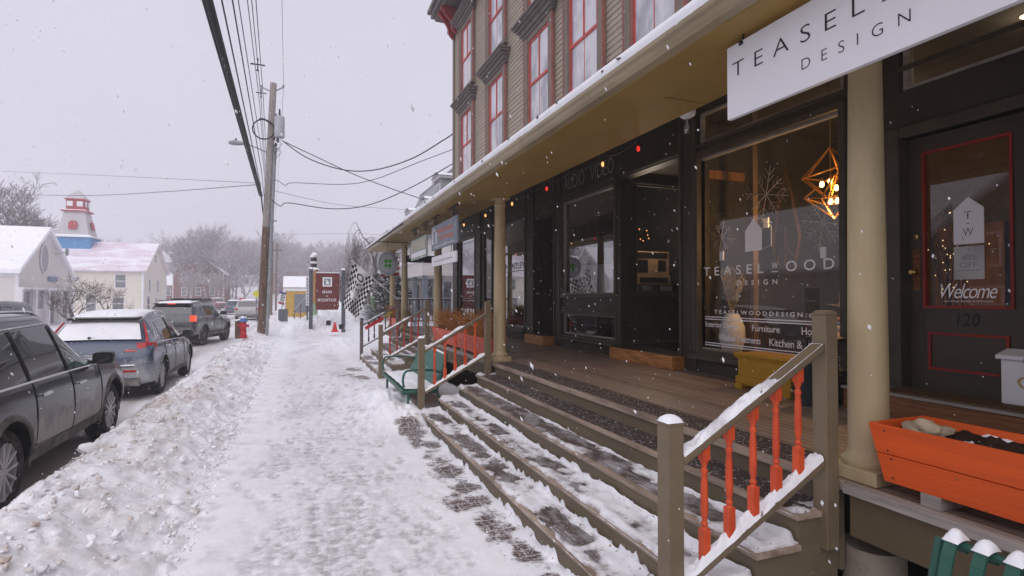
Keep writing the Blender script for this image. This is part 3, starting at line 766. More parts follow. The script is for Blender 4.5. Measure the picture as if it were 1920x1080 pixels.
m = MB(); m.box(3.041, 3.06, PA, PB - .3, SZ + .012, 3.66); m.hexa([(3.06, PA, 3.66), (WX, PA, 4.40), (WX, PB - .01, 4.40), (3.06, PB - .01, 3.66), (3.06, PA, 3.69), (WX, PA, 4.43), (WX, PB - .01, 4.43), (3.06, PB - .01, 3.69)]); m.build('porch_ceiling', 'column', por)
m = MB()
gp = [(2.22, SZ - .012), (2.14, SZ - .012), (2.115, SZ + .008), (2.105, SZ + .035), (2.085, SZ + .05), (2.08, SZ + .075), (2.22, SZ + .075)]
m.prism([(x, PA, z) for x, z in gp], (0, 12.0 - PA, 0)); m.build('gutter', 'gutter', por, sm=30)
for yy in (2.2, 5.2, 8.2, 11.2):
    m = MB(); m.prism([(x - .004 if x < 2.2 else x, yy, z + (.003 if z > SZ + .06 else -.002)) for x, z in gp], (0, .06, 0)); m.build('gutter_joint', 'gutter', por)
for yy in (1.1, 3.55, 6.0, 8.45, 10.9, 13.35, 15.8):
    m = MB(); m.box(2.605, 3.03, yy, yy + .006, SZ - .0015, SZ + .001); m.build('soffit_seam', 'olive', por)
m = MB(); m.box(2.13, 2.222, 12.0, PB, SZ - .01, SZ + .06); m.build('eave_board', 'gutter', por, bevel=.005)
m = MB(); m.prism([(2.10, PA, SZ + .074), (WX, PA, 4.55), (WX, PA, 4.44), (2.2, PA, SZ + .07)][::-1], (0, PB - PA, 0)); m.build('roof', 'cornice', por)
s = MB()
def snow_roof(u, v):
    y = lerp(PA, PB, v); k = 1 - .45 * smooth(11.5, 12.3, y)
    nn = .010 * nz(y * 2.1, 3) + .006 * nz(y * 9, 1)
    if u < .2:
        t = u / .2; x = 2.085 - .012 * math.sin(t * math.pi) + nn * .8; z = SZ + .07 + (.098 * k + nn) * t
    else:
        t = (u - .2) / .8; x = 2.088 + t * 2.9; z = SZ + .07 + .098 * k + nn * (1 - t) + .018 * smooth(0, .06, t) + t * 1.08
    return (x, y, z)
s.grid(snow_roof, 14, 520); s.build('roof_snow', 'soft_snow', por, sm=180)
s = MB(); q = random.Random(5)
for k in range(16):
    y = 3.2 + 12 * q.random() ** 1.3
    s.blob((2.078, y, SZ + .12 + q.uniform(-.02, .02)), (.018, q.uniform(.008, .028), .014), k, 1)
s.build('roof_debris', 'cornice', por)
# end railing of the deck
m = MB()
m.bar((2.95, 18.95, 1.72), (WX, 18.95, 1.72), .07, .04); m.bar((2.95, 18.95, .98), (WX, 18.95, .98), .05, .04)
for k in range(17): m.box(3.06 + k * .115, 3.085 + k * .115, 18.938, 18.962, 1.0, 1.7)
er = m.build('end_railing', 'trim', por)
s = MB(); s.grid(lambda u, v: (lerp(2.95, WX, u), 18.92 + .06 * v, 1.742 + .025 * math.sin(v * math.pi)), 20, 4); s.build('railing_snow', 'soft_snow', er, sm=180)
# ------------------------------------------------------------------ staircases
def staircase(y0, y1, label, heavy):
    st = thing('staircase', (2.2, (y0 + y1) / 2, 0), label, 'stairs', 'wooden stairs up to the shop porch')
    r0, t0 = .16, .283; X = [1.63 + t0 * i for i in range(5)]
    for i in range(4):
        b = MB(); b.box(X[i] + .028, X[i + 1] + .028, y0, y1, -.25, r0 * (i + 1) - .032); b.build('riser', 'riser', st)
        b = MB(); b.box(X[i], X[i + 1] + .027, y0 - .02, y1 + .02, r0 * (i + 1) - .032, r0 * (i + 1)); b.build('tread', 'nosing', st, bevel=.005)
        b = MB(); b.box(X[i] + .038, X[i + 1] + .02, y0 + .03, y1 - .03, r0 * (i + 1), r0 * (i + 1) + .003); b.build('grip_strip', 'grit' if i > 2 else 'bareboard', st)
    b = MB(); b.box(X[4] + .028, X[4] + .06, y0 - .02, y1 + .02, .3, DZ - .052); b.build('riser', 'riser', st)
    b = MB(); b.box(X[4] - .002, X[4] + .029, y0 - .06, y1 + .06, DZ - .05, DZ + .003); b.build('top_nosing', 'nosing', st, bevel=.005)
    s = MB(); TH = []
    for i in range(4):
        z = r0 * (i + 1); nx, ny = 12, int((y1 - y0) / .022)
        def fn(u, v, i=i, z=z):
            y = lerp(y0 - .015, y1 + .015, v); x = lerp(X[i] - .004, X[i + 1] + .03, u)
            nn = nz(x * 4.2 + i * 7, y * 1.5, 2) + .55 * nz(x * 11, y * 7, i)
            near = smooth(y0 + 2.9, y0 + .3, y) * .5
            worn = smooth(.46, .10, abs(u - .50)) * smooth(-.28, .12, nz(y * 1.25, i * 9 + 2) - (.12, .1, -.18, -.5)[i])                           # feet clear the middle of the tread
            side = smooth(.30, .0, v * (y1 - y0)) + smooth(.38, .0, (1 - v) * (y1 - y0))
            base = (.009, .013, -.002, -.02)[i] * heavy + near * (.018, .024, .026, .008)[i]
            th = base + .022 * nn - worn * (.026, .020, .016, .008)[i] + .035 * clamp(side) + .024 * smooth(.80, 1.0, u) * (1, 1, .9, .35)[i]
            th = clamp(th, -.012, .06)
            edge = min(v, 1 - v) * (y1 - y0)
            if edge < .01 or u > .999: th = -.012
            elif edge < .04: th = min(th, .012)
            if u < .02: th = -.012
            elif u < .1: th = min(th, .010 + .03 * clamp(nz(y * 3.3, i * 5 + 9) + .1)) - .016 * (1 - clamp(.5 + 2.2 * nz(y * 2.6, i * 3)))
            TH.append(smooth(.014, .0, th)); return (x, y, z + .001 + th)
        s.grid(fn, nx, ny)
        def dr(u, v, i=i, z=z):                                            # drift against the riser foot
            y = lerp(y0, y1, v); k = clamp(.35 + 1.3 * nz(y * 2.2, i * 3 + 40) + .7 * nz(y * 9, i), 0, 1) * (.9, 1, .75, .12)[i] * (1.25 - .5 * v)
            return (X[i] + .0275 - .003 - .045 * k * (1 - u) ** 1.6, y, z - r0 + (.075 * k) * u - .004 * (1 - u) - .0)
        k0 = len(s.v); s.grid(dr, 4, ny); TH += [0.0] * (len(s.v) - k0)
    s.build('snow', 'step_snow', st, sm=60, fix=False, attrs={'thin': TH})
    return st
staircase(2.24, 7.97, 'wide snowy wooden stairs beside the orange planter with dark worn treads', 1.0)
staircase(12.40, 16.2, 'narrower snowy wooden stairs between the green bench and the checkered flag', .8)

# ------------------------------------------------------------------ handrails
def handrail(y, label, bal, post='post', tape=False, name='handrail', x0=1.63):
    h = thing(name, (x0, y, 0), label, 'railing', 'handrails of the porch stairs')
    y0, y1 = y, y + .089; ym = y + .0445
    for (a, zb, zt) in ((x0, -.02, 1.19), (2.652, .44, 1.705)):
        b = MB(); b.box(a, a + .089, y0, y1, zb, zt); b.hexa([(a - .006, y0 - .006, zt), (a + .095, y0 - .006, zt), (a + .095, y1 + .006, zt), (a - .006, y1 + .006, zt), (a + .012, y0 + .012, zt + .022), (a + .077, y0 + .012, zt + .022), (a + .077, y1 - .012, zt + .022), (a + .012, y1 - .012, zt + .022)])
        p = b.build('post', post, h, bevel=.004)
        if a < 2:
            s = MB(); s.grid(lambda u, v: (a - .004 + .097 * u, y0 - .004 + .097 * v, zt + .012 + .034 * (math.sin(u * math.pi) * math.sin(v * math.pi)) ** .4), 8, 8); s.build('post_snow', 'soft_snow', p, sm=180)
    xa, xb = x0 + .089, 2.652; sl = .565
    zt = lambda x: 1.005 + sl * (x - x0 - .089) * .93 / (2.652 - x0 - .089)
    zb = lambda x: .40 + sl * (x - x0 - .089) * .90 / (2.652 - x0 - .089)
    b = MB(); b.bar((xa, ym, zt(xa)), (xb, ym, zt(xb)), .075, .045); tr = b.build('top_rail', post, h, bevel=.012)
    b = MB(); b.bar((xa, ym, zb(xa)), (xb, ym, zb(xb)), .07, .04); br = b.build('bottom_rail', post, h, bevel=.006)
    n = 5
    for k in range(n):
        x = lerp(xa, xb, (k + 1) / (n + 1) + (.0)); za, zc = zb(x) + .005, zt(x) - .012; H = zc - za
        b = MB(); w = .021
        b.box(x - w, x + w, ym - w, ym + w, za - .012, za + .17); b.box(x - w, x + w, ym - w, ym + w, zc - .085, zc + .008)
        b.lathe([(.020, .168), (.013, .18), (.019, .195), (.011, .21), (.016, .225), (.019, .27), (.0175, H - .2), (.013, H - .155), (.018, H - .145), (.018, H - .135), (.011, H - .12), (.019, H - .095), (.021, H - .084)], (x, ym, za), 12)
        b.build('baluster', bal, h, sm=40, bevel=.002)
    s = MB(); ra = random.Random(int(y * 100))
    def snow(rail, hw, zoff, th, lo, hi):
        def f(u, v):
            x = lerp(xa + .01, xb - .01, u); q_ = smooth(lo - .05, lo + .05, u) * smooth(hi + .06, hi - .06, u)
            e = (1 - abs(2 * v - 1) ** 3.0)
            k = clamp(.8 + .8 * nz(x * 7, v * 1.2 + y * 3) + .5 * nz(x * 23, v * 4), 0, 1.25)
            return (x, ym - hw + 2 * hw * v + .004 * nz(x * 15, v), rail(x) + zoff + th * e * k * q_ - .004)
        return f
    s.grid(snow(zt, .038, .026, .030, -.1, .62), 70, 8); 
    ts = s.build('rail_snow', 'patchy_snow', tr, sm=180)
    s = MB(); s.grid(snow(zb, .036, .022, .045, -.1, 1.1), 70, 8); s.build('rail_snow', 'soft_snow', br, sm=180)
    if tape:
        t = MB(); t.bar((xa + .05, y0 - .02, zt(xa) - .10), (xa + .55, y0 - .02, zt(xa + .5) - .08), .02, .09); t.build('red_ribbon', mat('ribbon_red', (.55, .02, .03), .5), h)
        t = MB(); t.bar((xa + .58, y0 - .02, zt(xa + .5) - .05), (xa + .8, y0 - .02, zt(xa + .75) - .05), .02, .07); t.build('yellow_tag', mat('tag_yellow', (.45, .3, .03), .5), h)
handrail(2.185, 'snow capped handrail with bright orange balusters beside the large orange planter', 'baluster')
handrail(8.0, 'handrail with faded red balusters behind the round column next to the green mesh bench', 'baluster')
handrail(12.28, 'dull red handrail at the near side of the second stairs, behind the mesh bench', 'redbal')
handrail(16.22, 'dark handrail with a red ribbon below the checkered flag', 'black', 'cornice', True)

# ------------------------------------------------------------------ planters
def planter(y0, y1, x, z, label, paint, fill, seed, group='orange planter boxes on the porch edge', big=1.0):
    h, w, fl = .30, .27, .075
    t = thing('planter_box', (x, (y0 + y1) / 2, z), label, 'planter', group)
    b = MB(); fy = .03
    def shell(za, zb):
        ka, kb = (za / h) * fl, (zb / h) * fl
        th = .022
        # front, back, ends as thick flaring boards
        b.hexa([(x - ka, y0 - fy * za / h, z + za), (x - ka, y1 + fy * za / h, z + za), (x - ka + th, y1 + fy * za / h, z + za), (x - ka + th, y0 - fy * za / h, z + za), (x - kb, y0 - fy * zb / h, z + zb), (x - kb, y1 + fy * zb / h, z + zb), (x - kb + th, y1 + fy * zb / h, z + zb), (x - kb + th, y0 - fy * zb / h, z + zb)])
        b.hexa([(x + w + ka - th, y0 - fy * za / h, z + za), (x + w + ka - th, y1 + fy * za / h, z + za), (x + w + ka, y1 + fy * za / h, z + za), (x + w + ka, y0 - fy * za / h, z + za), (x + w + kb - th, y0 - fy * zb / h, z + zb), (x + w + kb - th, y1 + fy * zb / h, z + zb), (x + w + kb, y1 + fy * zb / h, z + zb), (x + w + kb, y0 - fy * zb / h, z + zb)])
        for ye, s in ((y0, 1), (y1, -1)):
            ya, yb = ye - s * fy * za / h + s * .001, ye - s * fy * zb / h + s * .001
            b.hexa([(x - ka + th, ya, z + za), (x + w + ka - th, ya, z + za), (x + w + ka - th, ya + s * th, z + za), (x - ka + th, ya + s * th, z + za), (x - kb + th, yb, z + zb), (x + w + kb - th, yb, z + zb), (x + w + kb - th, yb + s * th, z + zb), (x - kb + th, yb + s * th, z + zb)])
    shell(0, .147); shell(.151, .30)
    nl = MB()
    for yy, zz in ((y1 - .05, .27), (y1 - .05, .17), (y1 - .06, .13), (y1 - .05, .03), ((y0 + y1) / 2, .25), ((y0 + y1) / 2 - .03, .04), (y0 + .3, .13)): nl.lathe([(.005, -.001), (.005, -.003)], (x - zz / h * fl, yy, z + zz), 8, 'x')
    b.box(x + .03, x + w - .03, y0 + .03, y1 - .03, z + .01, z + .03)
    bo = b.build('box', paint, t, bevel=.003)
    if fill == 'rock': nl.build('nail', 'black', bo)
    s = MB(); s.grid(lambda u, v: (lerp(x - .045, x + w + .045, u), lerp(y0, y1, v), z + .262 + .02 * nz(u * 3 + seed, v * 9) + .022 * nz(u * 9, v * 50, seed)), 14, 60); s.build('soil', 'soil', t, sm=180)
    s = MB(); s.grid(lambda u, v: (lerp(x - .045, x + w + .045, u), lerp(y0, y1, v), z + .241 + .028 * nz(u * 2.2, v * 11, seed + 5) + .016 * (abs(u - .5) * 2) ** 3 + .008 * nz(u * 8, v * 30, seed)), 14, 70); s.build('snow', 'soft_snow', t, sm=180)
    for yy in (y0 + .22, y1 - .22):
        f = MB(); f.box(x + .0, x + w - .0, yy - .045, yy + .045, DZ + .002, z); f.build('foot', 'weathered', t)
    if fill == 'rock':
        r = MB(); r.blob((x + .09, y1 - .15, z + .275), (.085, .08, .05), 5, 3); r.build('stone', 'rock', t, sm=50)
    else:
        g_ = MB(); q = random.Random(seed)
        for k in range(520):
            cy_ = lerp(y0 + .1, y1 - .1, q.random() if q.random() < .35 else q.choice((.2, .5, .82)) + q.gauss(0, .07)); cx = x + w / 2 + q.gauss(0, .05)
            hh = q.uniform(.2, .60); dx, dy = q.gauss(0, .18), q.gauss(0, .22); w_ = .0055
            p0 = Vector((cx, cy_, z + .22)); p1 = p0 + Vector((dx * .35, dy * .35, hh * .65)); p2 = p0 + Vector((dx, dy, hh * q.uniform(.75, 1.0)))
            g_.tube([p0, p1, p2], [w_, w_ * .8, w_ * .3], 3, False)
        g_.build('dry_grass', 'drygrass', t)
    return t
M['drygrass'] = mat('dry_ornamental_grass', (.40, .17, .05), .8, .1, (.28, .12, .04), 20)
planter(.62, 1.97, 2.79, .865, 'bright orange planter with a tan stone and bare soil beside the near column', 'orange', 'rock', 1)
planter(8.42, 10.12, 2.81, .85, 'haze-paled orange planter of dry grass nearest the mesh bench, right behind its back', 'haze_orange', 'grass', 2)
planter(10.2, 12.05, 2.81, .85, 'haze-paled orange planter of tall dry grass standing against the second column', 'haze_orange', 'grass', 3)
planter(16.95, 18.5, 2.81, .85, 'small haze-paled orange planter beyond the checkered flag pole', 'haze_orange', 'grass', 4)

# ------------------------------------------------------------------ benches
def bench_slat(y0, y1):
    """strap-metal bench: curved back straps facing the street"""
    t = thing('bench', (2.05, (y0 + y1) / 2, 0), 'green metal strap bench with round snow caps on its back, under the orange planter', 'bench')
    n = 17
    def prof(k):  # seat front edge -> seat -> up the back -> roll over
        pts = [(-.28, .40), (-.30, .44), (-.26, .465), (-.10, .452), (.06, .45), (.13, .48), (.17, .56), (.21, .70), (.245, .82), (.27, .875), (.30, .885), (.325, .86), (.325, .825)]
        return pts
    pr = prof(0)
    for k in range(n):
        y = lerp(y0 + .04, y1 - .04, k / (n - 1)); s = MB(); w = .021
        for (a, b) in zip(pr[:-1], pr[1:]):
            d = Vector((b[0] - a[0], 0, b[1] - a[1])).normalized(); nn = Vector((-d.z, 0, d.x)) * .006
            A_, B_ = Vector((2.05 + a[0], y, a[1])), Vector((2.05 + b[0], y, b[1]))
            s.hexa([A_ + Vector((0, -w, 0)) - nn, A_ + Vector((0, w, 0)) - nn, B_ + Vector((0, w, 0)) - nn, B_ + Vector((0, -w, 0)) - nn, A_ + Vector((0, -w, 0)) + nn, A_ + Vector((0, w, 0)) + nn, B_ + Vector((0, w, 0)) + nn, B_ + Vector((0, -w, 0)) + nn])
        o = s.build('slat', 'benchgreen', t)
        c = MB(); c.grid(lambda u, v: (2.05 + .255 + .085 * u + .0, y + (v - .5) * .058, .878 + .004 + .034 * (math.sin(u * math.pi) ** .6) * (math.sin(v * math.pi) ** .55) * (.9 + .30 * nz(u * 1.2, v * 1.2 + y * 9) + .10 * nz(u * 4, v * 4, y * 5)) - .035 * abs(u - .5) ** 2), 10, 10); c.build('snow_cap', 'soft_snow', o, sm=180)
    r = MB(); r.tube([(2.05 + .30, y0, .86), (2.05 + .30, y1, .86)], .016, 8); r.tube([(2.05 + .12, y0, .45), (2.05 + .12, y1, .45)], .016, 8); r.tube([(2.05 - .27, y0, .425), (2.05 - .27, y1, .425)], .016, 8); r.build('rail', 'benchgreen', t, sm=60)
    for y in (y0 - .02, y1 + .02):
        l = MB(); l.tube([(1.80, y, -.02), (1.80, y, .40), (1.82, y, .62), (1.90, y, .66), (2.15, y, .66), (2.24, y, .62)], .018, 8); l.tube([(2.34, y, -.02), (2.22, y, .42), (2.35, y, .86)], .018, 8); l.tube([(1.80, y, .40), (2.2, y, .42)], .016, 8); l.build('leg_frame', 'benchgreen', t, sm=60)
bench_slat(-.25, 1.42)
def bench_mesh(y0, y1, ox, lean):
    t = thing('bench', (ox, (y0 + y1) / 2, 0), 'green metal mesh bench with a snowy seat at the foot of the faded red handrail', 'bench')
    s = MB(); z0 = .40
    s.grid(lambda u, v: (ox + lerp(0, .48, u), lerp(y0, y1, v), z0 + .04 - .03 * u + (-.06 * (1 - u) ** 6)), 10, 2)
    o = s.build('seat', 'meshgreen', t, sm=60); md = o.modifiers.new('thick', 'SOLIDIFY'); md.thickness = .02
    s = MB(); s.grid(lambda u, v: (ox + .47 + .17 * u + .03 * math.sin(u * 3), lerp(y0, y1, v), z0 + .03 + .50 * u - (.06 * (abs(v - .5) * 2) ** 8) * u), 10, 16); o = s.build('backrest', 'meshgreen', t, sm=60); md = o.modifiers.new('thick', 'SOLIDIFY'); md.thickness = .015
    s = MB(); s.tube([(ox, y0, z0), (ox, y1, z0)], .03, 8); s.tube([(ox + .66, y0 + .05, z0 + .52), (ox + .66, y1 - .05, z0 + .52)], .02, 8); s.build('frame_tube', 'benchgreen', t, sm=60)
    for y in (y0, y1):
        l = MB(); l.tube([(ox + .07, y, -.02), (ox + .07, y, z0)], .02, 8); l.tube([(ox + .60, y, -.02), (ox + .50, y, z0), (ox + .66, y, z0 + .5)], .02, 8); l.tube([(ox + .02, y, z0 - .01), (ox + .5, y, z0 - .01)], .03, 8)
        a = [(ox + .06 + .07 * math.cos(k), y, z0 + .17 + .14 * math.sin(k)) for k in [math.pi * 1.25 - i * math.pi * .75 / 7 for i in range(8)]]
        l.tube(a + [(ox + .2, y, z0 + .315), (ox + .45, y, z0 + .30), (ox + .58, y, z0 + .26)], .017, 8); l.build('arm_frame', 'benchgreen', t, sm=60)
    s = MB(); s.grid(lambda u, v: (ox + lerp(.02, .46, u), lerp(y0 + .02, y1 - .02, v), z0 + .045 - .03 * u + .05 * (math.sin(clamp(u + .02) * math.pi) ** .45) * (math.sin(v * math.pi) ** .3) * (.7 + .6 * nz(u * 3, v * 6)) + .06 * u ** 3), 14, 34); s.build('seat_snow', 'soft_snow', t, sm=180)
    s = MB(); s.grid(lambda u, v: (ox + .63 + .05 * u, lerp(y0 + .08, y1 - .08, v), z0 + .525 + .035 * math.sin(u * math.pi) * math.sin(v * math.pi) ** .4), 6, 20); s.build('back_snow', 'soft_snow', t, sm=180)
    return t
M['meshgreen'] = mat('bench_mesh_green', (.05, .17, .13), .5, .35, (.03, .11, .085), 60, lo=.45, hi=.55)
bench_mesh(8.22, 10.3, 1.45, 0)
# ------------------------------------------------------------------ things in the near shop window
q = random.Random(21)
def chandelier():
    o = (5.75, 4.66, 3.06)
    t = thing('chandelier', o, 'lit gold geometric cage chandelier hanging inside the near shop window', 'chandelier')
    def cage(c, r, hh, rot, n=5):
        b = MB(); top = Vector((c[0], c[1], c[2] + hh)); bot = Vector((c[0], c[1], c[2] - hh * .8)); ring = [Vector((c[0] + r * math.cos(rot + 2 * math.pi * i / n), c[1] + r * math.sin(rot + 2 * math.pi * i / n), c[2] + (.12 * hh if i % 2 else -.1 * hh))) for i in range(n)]
        for i in range(n):
            b.bar(ring[i], ring[(i + 1) % n], .014, .014); b.bar(ring[i], top, .014, .014); b.bar(ring[i], bot, .014, .014)
        b.build('cage', 'goldcage', t)
    cage((o[0], o[1], o[2] + .14), .34, .34, .3); cage((o[0] + .02, o[1] - .03, o[2] - .12), .31, .28, .9)
    b = MB(); b.tube([(o[0], o[1], 4.3), (o[0], o[1], o[2] - .1)], .008, 6); b.build('chain', 'gold', t)
    for k, (dx, dy, dz) in enumerate(((.06, .05, .10), (-.05, .07, .06), (.02, -.06, .0), (.07, -.03, -.14), (-.06, -.05, -.16))):
        s = MB(); s.lathe([(.008, .035), (.022, .01), (.025, -.015), (.012, -.035)], (o[0] + dx, o[1] + dy, o[2] + dz), 10); s.build('bulb', 'bulb', t, sm=180)
        s = MB(); s.lathe([(.012, .03), (.012, .075)], (o[0] + dx, o[1] + dy, o[2] + dz), 8); s.build('bulb_socket', 'gold', t)
    l = bpy.data.lights.new('chandelier_glow', 'POINT'); l.energy = 55; l.color = (1, .55, .2); l.shadow_soft_size = .12
    lo = bpy.data.objects.new('chandelier_glow', l); C.objects.link(lo); lo.location = (o[0] + .0, o[1], o[2] - .4); lo.parent = t; lo.matrix_parent_inverse = world_of(t).inverted()
M['bulb'] = emit('warm_bulb', (1, .55, .16), 14)
M['redbulb'] = emit('red_bulb', (1, .03, .02), 1.3); M['ambbulb'] = emit('amber_bulb', (1, .36, .12), 2.0); M['deadbulb'] = mat('unlit_bulb', (.08, .07, .07), .2, .6); M['downl'] = emit('downlight', (1, .72, .42), 9)
chandelier()
for k, (x, y, lab) in enumerate(((5.98, 2.86, 'small round lit downlight above the near door glass'), (6.45, 4.55, 'small round lit downlight over the chandelier window'))):
    t = thing('ceiling_light', (x, y, 4.27), lab, 'light', 'downlights in the near shop ceiling')
    b = MB(); b.lathe([(.06, -.012), (.06, 0)], (x, y, 4.272), 16); b.build('lens', 'downl', t)
    l = bpy.data.lights.new('downlight_glow', 'POINT'); l.energy = 4; l.color = (1, .75, .5); l.shadow_soft_size = .06; lo = bpy.data.objects.new('downlight_glow', l); C.objects.link(lo); lo.location = (0, 0, -.15); lo.parent = t
    b = MB(); b.lathe([(.085, -.006), (.085, .004)], (x, y, 4.279), 16); b.build('trim_ring', 'white', t)
def twig(b, p, d, L, r, depth, rr):
    p2 = p + d * L; b.tube([p, (p + p2) / 2 + Vector((rr.gauss(0, .02), rr.gauss(0, .02), rr.gauss(0, .02))) * L, p2], [r, r * .8, r * .6], 4, False)
    if depth:
        for _ in range(3):
            dd = (d + Vector((rr.gauss(0, .5), rr.gauss(0, .5), rr.gauss(0, .3)))).normalized(); twig(b, p + d * L * rr.uniform(.35, 1), dd, L * rr.uniform(.4, .65), r * .55, depth - 1, rr)
# teardrop twig wreath
b = MB(); pts = []
for i in range(49):
    a = i / 48 * 2 * math.pi; pts.append((6.2, 5.72 + .30 * math.sin(a) * math.sin(a / 2) ** 1.6, 2.86 + .66 * math.cos(a)))
for j in range(4): b.tube([(x + .01 * j, y + .014 * math.sin(i * .9 + j * 2), z + .014 * math.cos(i * .8 + j)) for i, (x, y, z) in enumerate(pts)], .010, 5, False)
b.tube([(6.2, 5.72, 2.22), (6.2, 5.72, 2.75)], .012, 5); b.tube([(6.2, 5.72, 2.5), (6.2, 5.52, 2.28)], .012, 5); b.tube([(6.2, 5.72, 2.5), (6.2, 5.92, 2.28)], .012, 5); b.tube([(6.2, 5.72, 3.5), (6.2, 5.72, 3.75)], .008, 5)
M['twig'] = mat('dark_twig', (.07, .045, .03), .85, .1)
tag(b.build('twig_wreath', 'twig'), 'large teardrop wreath of dark twigs hanging in the near shop window', 'wreath')
def snowflake(y, z, s, lab):
    x = 5.27; b = MB()
    for k in range(8):
        a = k * math.pi / 4 + .2; d = Vector((0, math.cos(a), math.sin(a))); c = Vector((x, y, z)); L = s * (1 if k % 2 == 0 else .8)
        b.tube([c, c + d * L], .006, 4)
        for f in (.45, .68):
            for sg in (-1, 1):
                d2 = Vector((0, math.cos(a + sg * .75), math.sin(a + sg * .75))); b.tube([c + d * L * f, c + d * L * f + d2 * L * .32], .004, 4)
    o = b.build('snowflake_ornament', 'palewood'); tag(o, lab, 'ornament', 'twig snowflakes in the near shop window')
    b = MB(); b.box(x - .01, x + .01, y - .035, y + .035, z - s - .06, z - s + .06); b.build('tag', 'white', o)
M['palewood'] = mat('pale_twig', (.42, .38, .33), .8)
snowflake(5.90, 2.60, .25, 'white twig snowflake at the far edge of the near shop window'); snowflake(5.14, 3.04, .34, 'large white twig snowflake above the house logo'); snowflake(4.36, 2.60, .32, 'white twig snowflake hanging just below the gold chandelier')
# vase with pampas
vx, vy = 5.40, 5.86
t = thing('floor_vase', (vx, vy, 1.02), 'tall white vase with feathery pampas plumes behind the lettered window', 'vase')
b = MB(); b.lathe([(.09, 1.02), (.13, 1.1), (.165, 1.25), (.16, 1.4), (.11, 1.53), (.085, 1.58), (.07, 1.58), (.065, 1.5)], (vx, vy, 0), 20); b.build('vase', 'white', t, sm=60)
b = MB(); M['pampas'] = mat('pampas', (.50, .43, .34), .9, .1)
for k in range(14):
    a = q.uniform(0, 6.28); d = Vector((math.cos(a) * .2, math.sin(a) * .4, 1)).normalized(); p = Vector((vx, vy, 1.55)); L = q.uniform(.35, .6)
    if p.y + d.y * L > 6.2: d.y *= -1
    b.tube([p, p + d * L], .003, 3)
    for j in range(26):
        f = q.uniform(.45, 1.1); e = p + d * L * f; o_ = Vector((q.gauss(0, .3), q.gauss(0, .3), .7)).normalized() * q.uniform(.05, .11); b.tube([e, e + o_], [.005, .002], 3, False)
b.build('pampas_plumes', 'pampas', t)
b = MB(); b.box(5.22, 5.62, 5.55, 6.2, .83, 1.015); tag(b.build('display_plinth', 'room1'), 'low brown plinth carrying the white vase inside the near window', 'plinth')
# chair and round table inside
t = thing('wooden_chair', (6.15, 4.75, .82), 'warm brown wooden chair with a pale cushion behind the window lettering', 'chair')
b = MB(); b.box(5.95, 6.35, 4.55, 4.95, 1.24, 1.28)
M['chairwood'] = mat('chair_wood', (.26, .085, .035), .5)
b.build('seat', 'chairwood', t, bevel=.01)
for (x, y) in ((5.97, 4.57), (5.97, 4.93), (6.33, 4.57), (6.33, 4.93)):
    l = MB(); l.box(x - .02, x + .02, y - .02, y + .02, .82, 1.24 if x < 6 else 1.7); l.build('leg', 'chairwood', t)
l = MB(); l.box(6.31, 6.35, 4.59, 4.91, 1.5, 1.68); l.build('backrest', 'chairwood', t, bevel=.01)
l = MB(); l.blob((6.12, 4.75, 1.36), (.18, .2, .09), 3, 3); l.build('cushion', mat('pale_cushion', (.45, .36, .32), .9), t, sm=180)
t = thing('side_table', (5.75, 4.2, .82), 'brown side table under the gold chandelier with a bundle of twigs', 'table')
b = MB(); b.lathe([(.34, 1.52), (.36, 1.54), (.36, 1.56), (.34, 1.57)], (5.75, 4.3, 0), 28); b.build('table_top', 'chairwood', t, sm=40)
b = MB(); b.lathe([(.16, .82), (.05, .88), (.04, 1.2), (.07, 1.5), (.1, 1.52)], (5.75, 4.3, 0), 14); b.build('leg', 'chairwood', t, sm=40)
b = MB()
for k in range(7): twig(b, Vector((5.75, 4.3, 1.57)), Vector((q.gauss(0, .4), q.gauss(0, .6), .6)).normalized(), .28, .006, 1, q)
b.build('twig_bundle', 'palewood', t)
# fairy-light twigs and signs in the door
M['fairy'] = emit('fairy_light', (1, .7, .35), 1.6)
b = MB(); e = MB(); rr = random.Random(4)
for k in range(7):
    base = Vector((5.45, 3.22 + rr.gauss(0, .04), 1.55)); d = Vector((rr.gauss(0, .1), rr.gauss(-.02, .12), 1)).normalized(); L = rr.uniform(.7, 1.25)
    twig(b, base, d, L, .006, 2, rr)
    for j in range(5):
        pp = base + d * L * rr.uniform(.3, 1.1) + Vector((0, rr.gauss(0, .09), rr.gauss(0, .05))); e.lathe([(.003, -.004), (.005, 0), (.003, .004)], pp, 6)
tw = b.build('lighted_branch', 'twig'); tag(tw, 'bare twigs with tiny warm fairy lights behind the near door glass', 'twig lights'); e.build('fairy_light', 'fairy', tw)
x = WX + .105
t = thing('house_shaped_sign', (x, 2.86, 2.25), 'white house shaped paper sign with letters hung on the near door glass', 'sign')
b = MB(); b.prism([(x, 2.99, 2.235), (x, 2.77, 2.235), (x, 2.77, 2.52), (x, 2.88, 2.62), (x, 2.99, 2.52)], (-.006, 0, 0)); b.build('board', 'signwhite', t)
b = MB(); put(b, 'T', on_x(x - .0075, 2.91, 2.855, 2.44, 2.50)); put(b, 'W', on_x(x - .0075, 2.92, 2.845, 2.30, 2.365)); b.box(x - .008, x - .007, 2.872, 2.892, 2.40, 2.406); b.build('lettering', 'ink', t, fix=False)
t = thing('sale_sign', (x, 2.86, 2.0), 'pale paper notice of a forty percent offer taped to the near door glass', 'sign')
b = MB(); b.box(x - .006, x, 2.77, 2.99, 1.945, 2.215); b.build('paper', mat('pale_paper', (.50, .50, .49), .7), t)
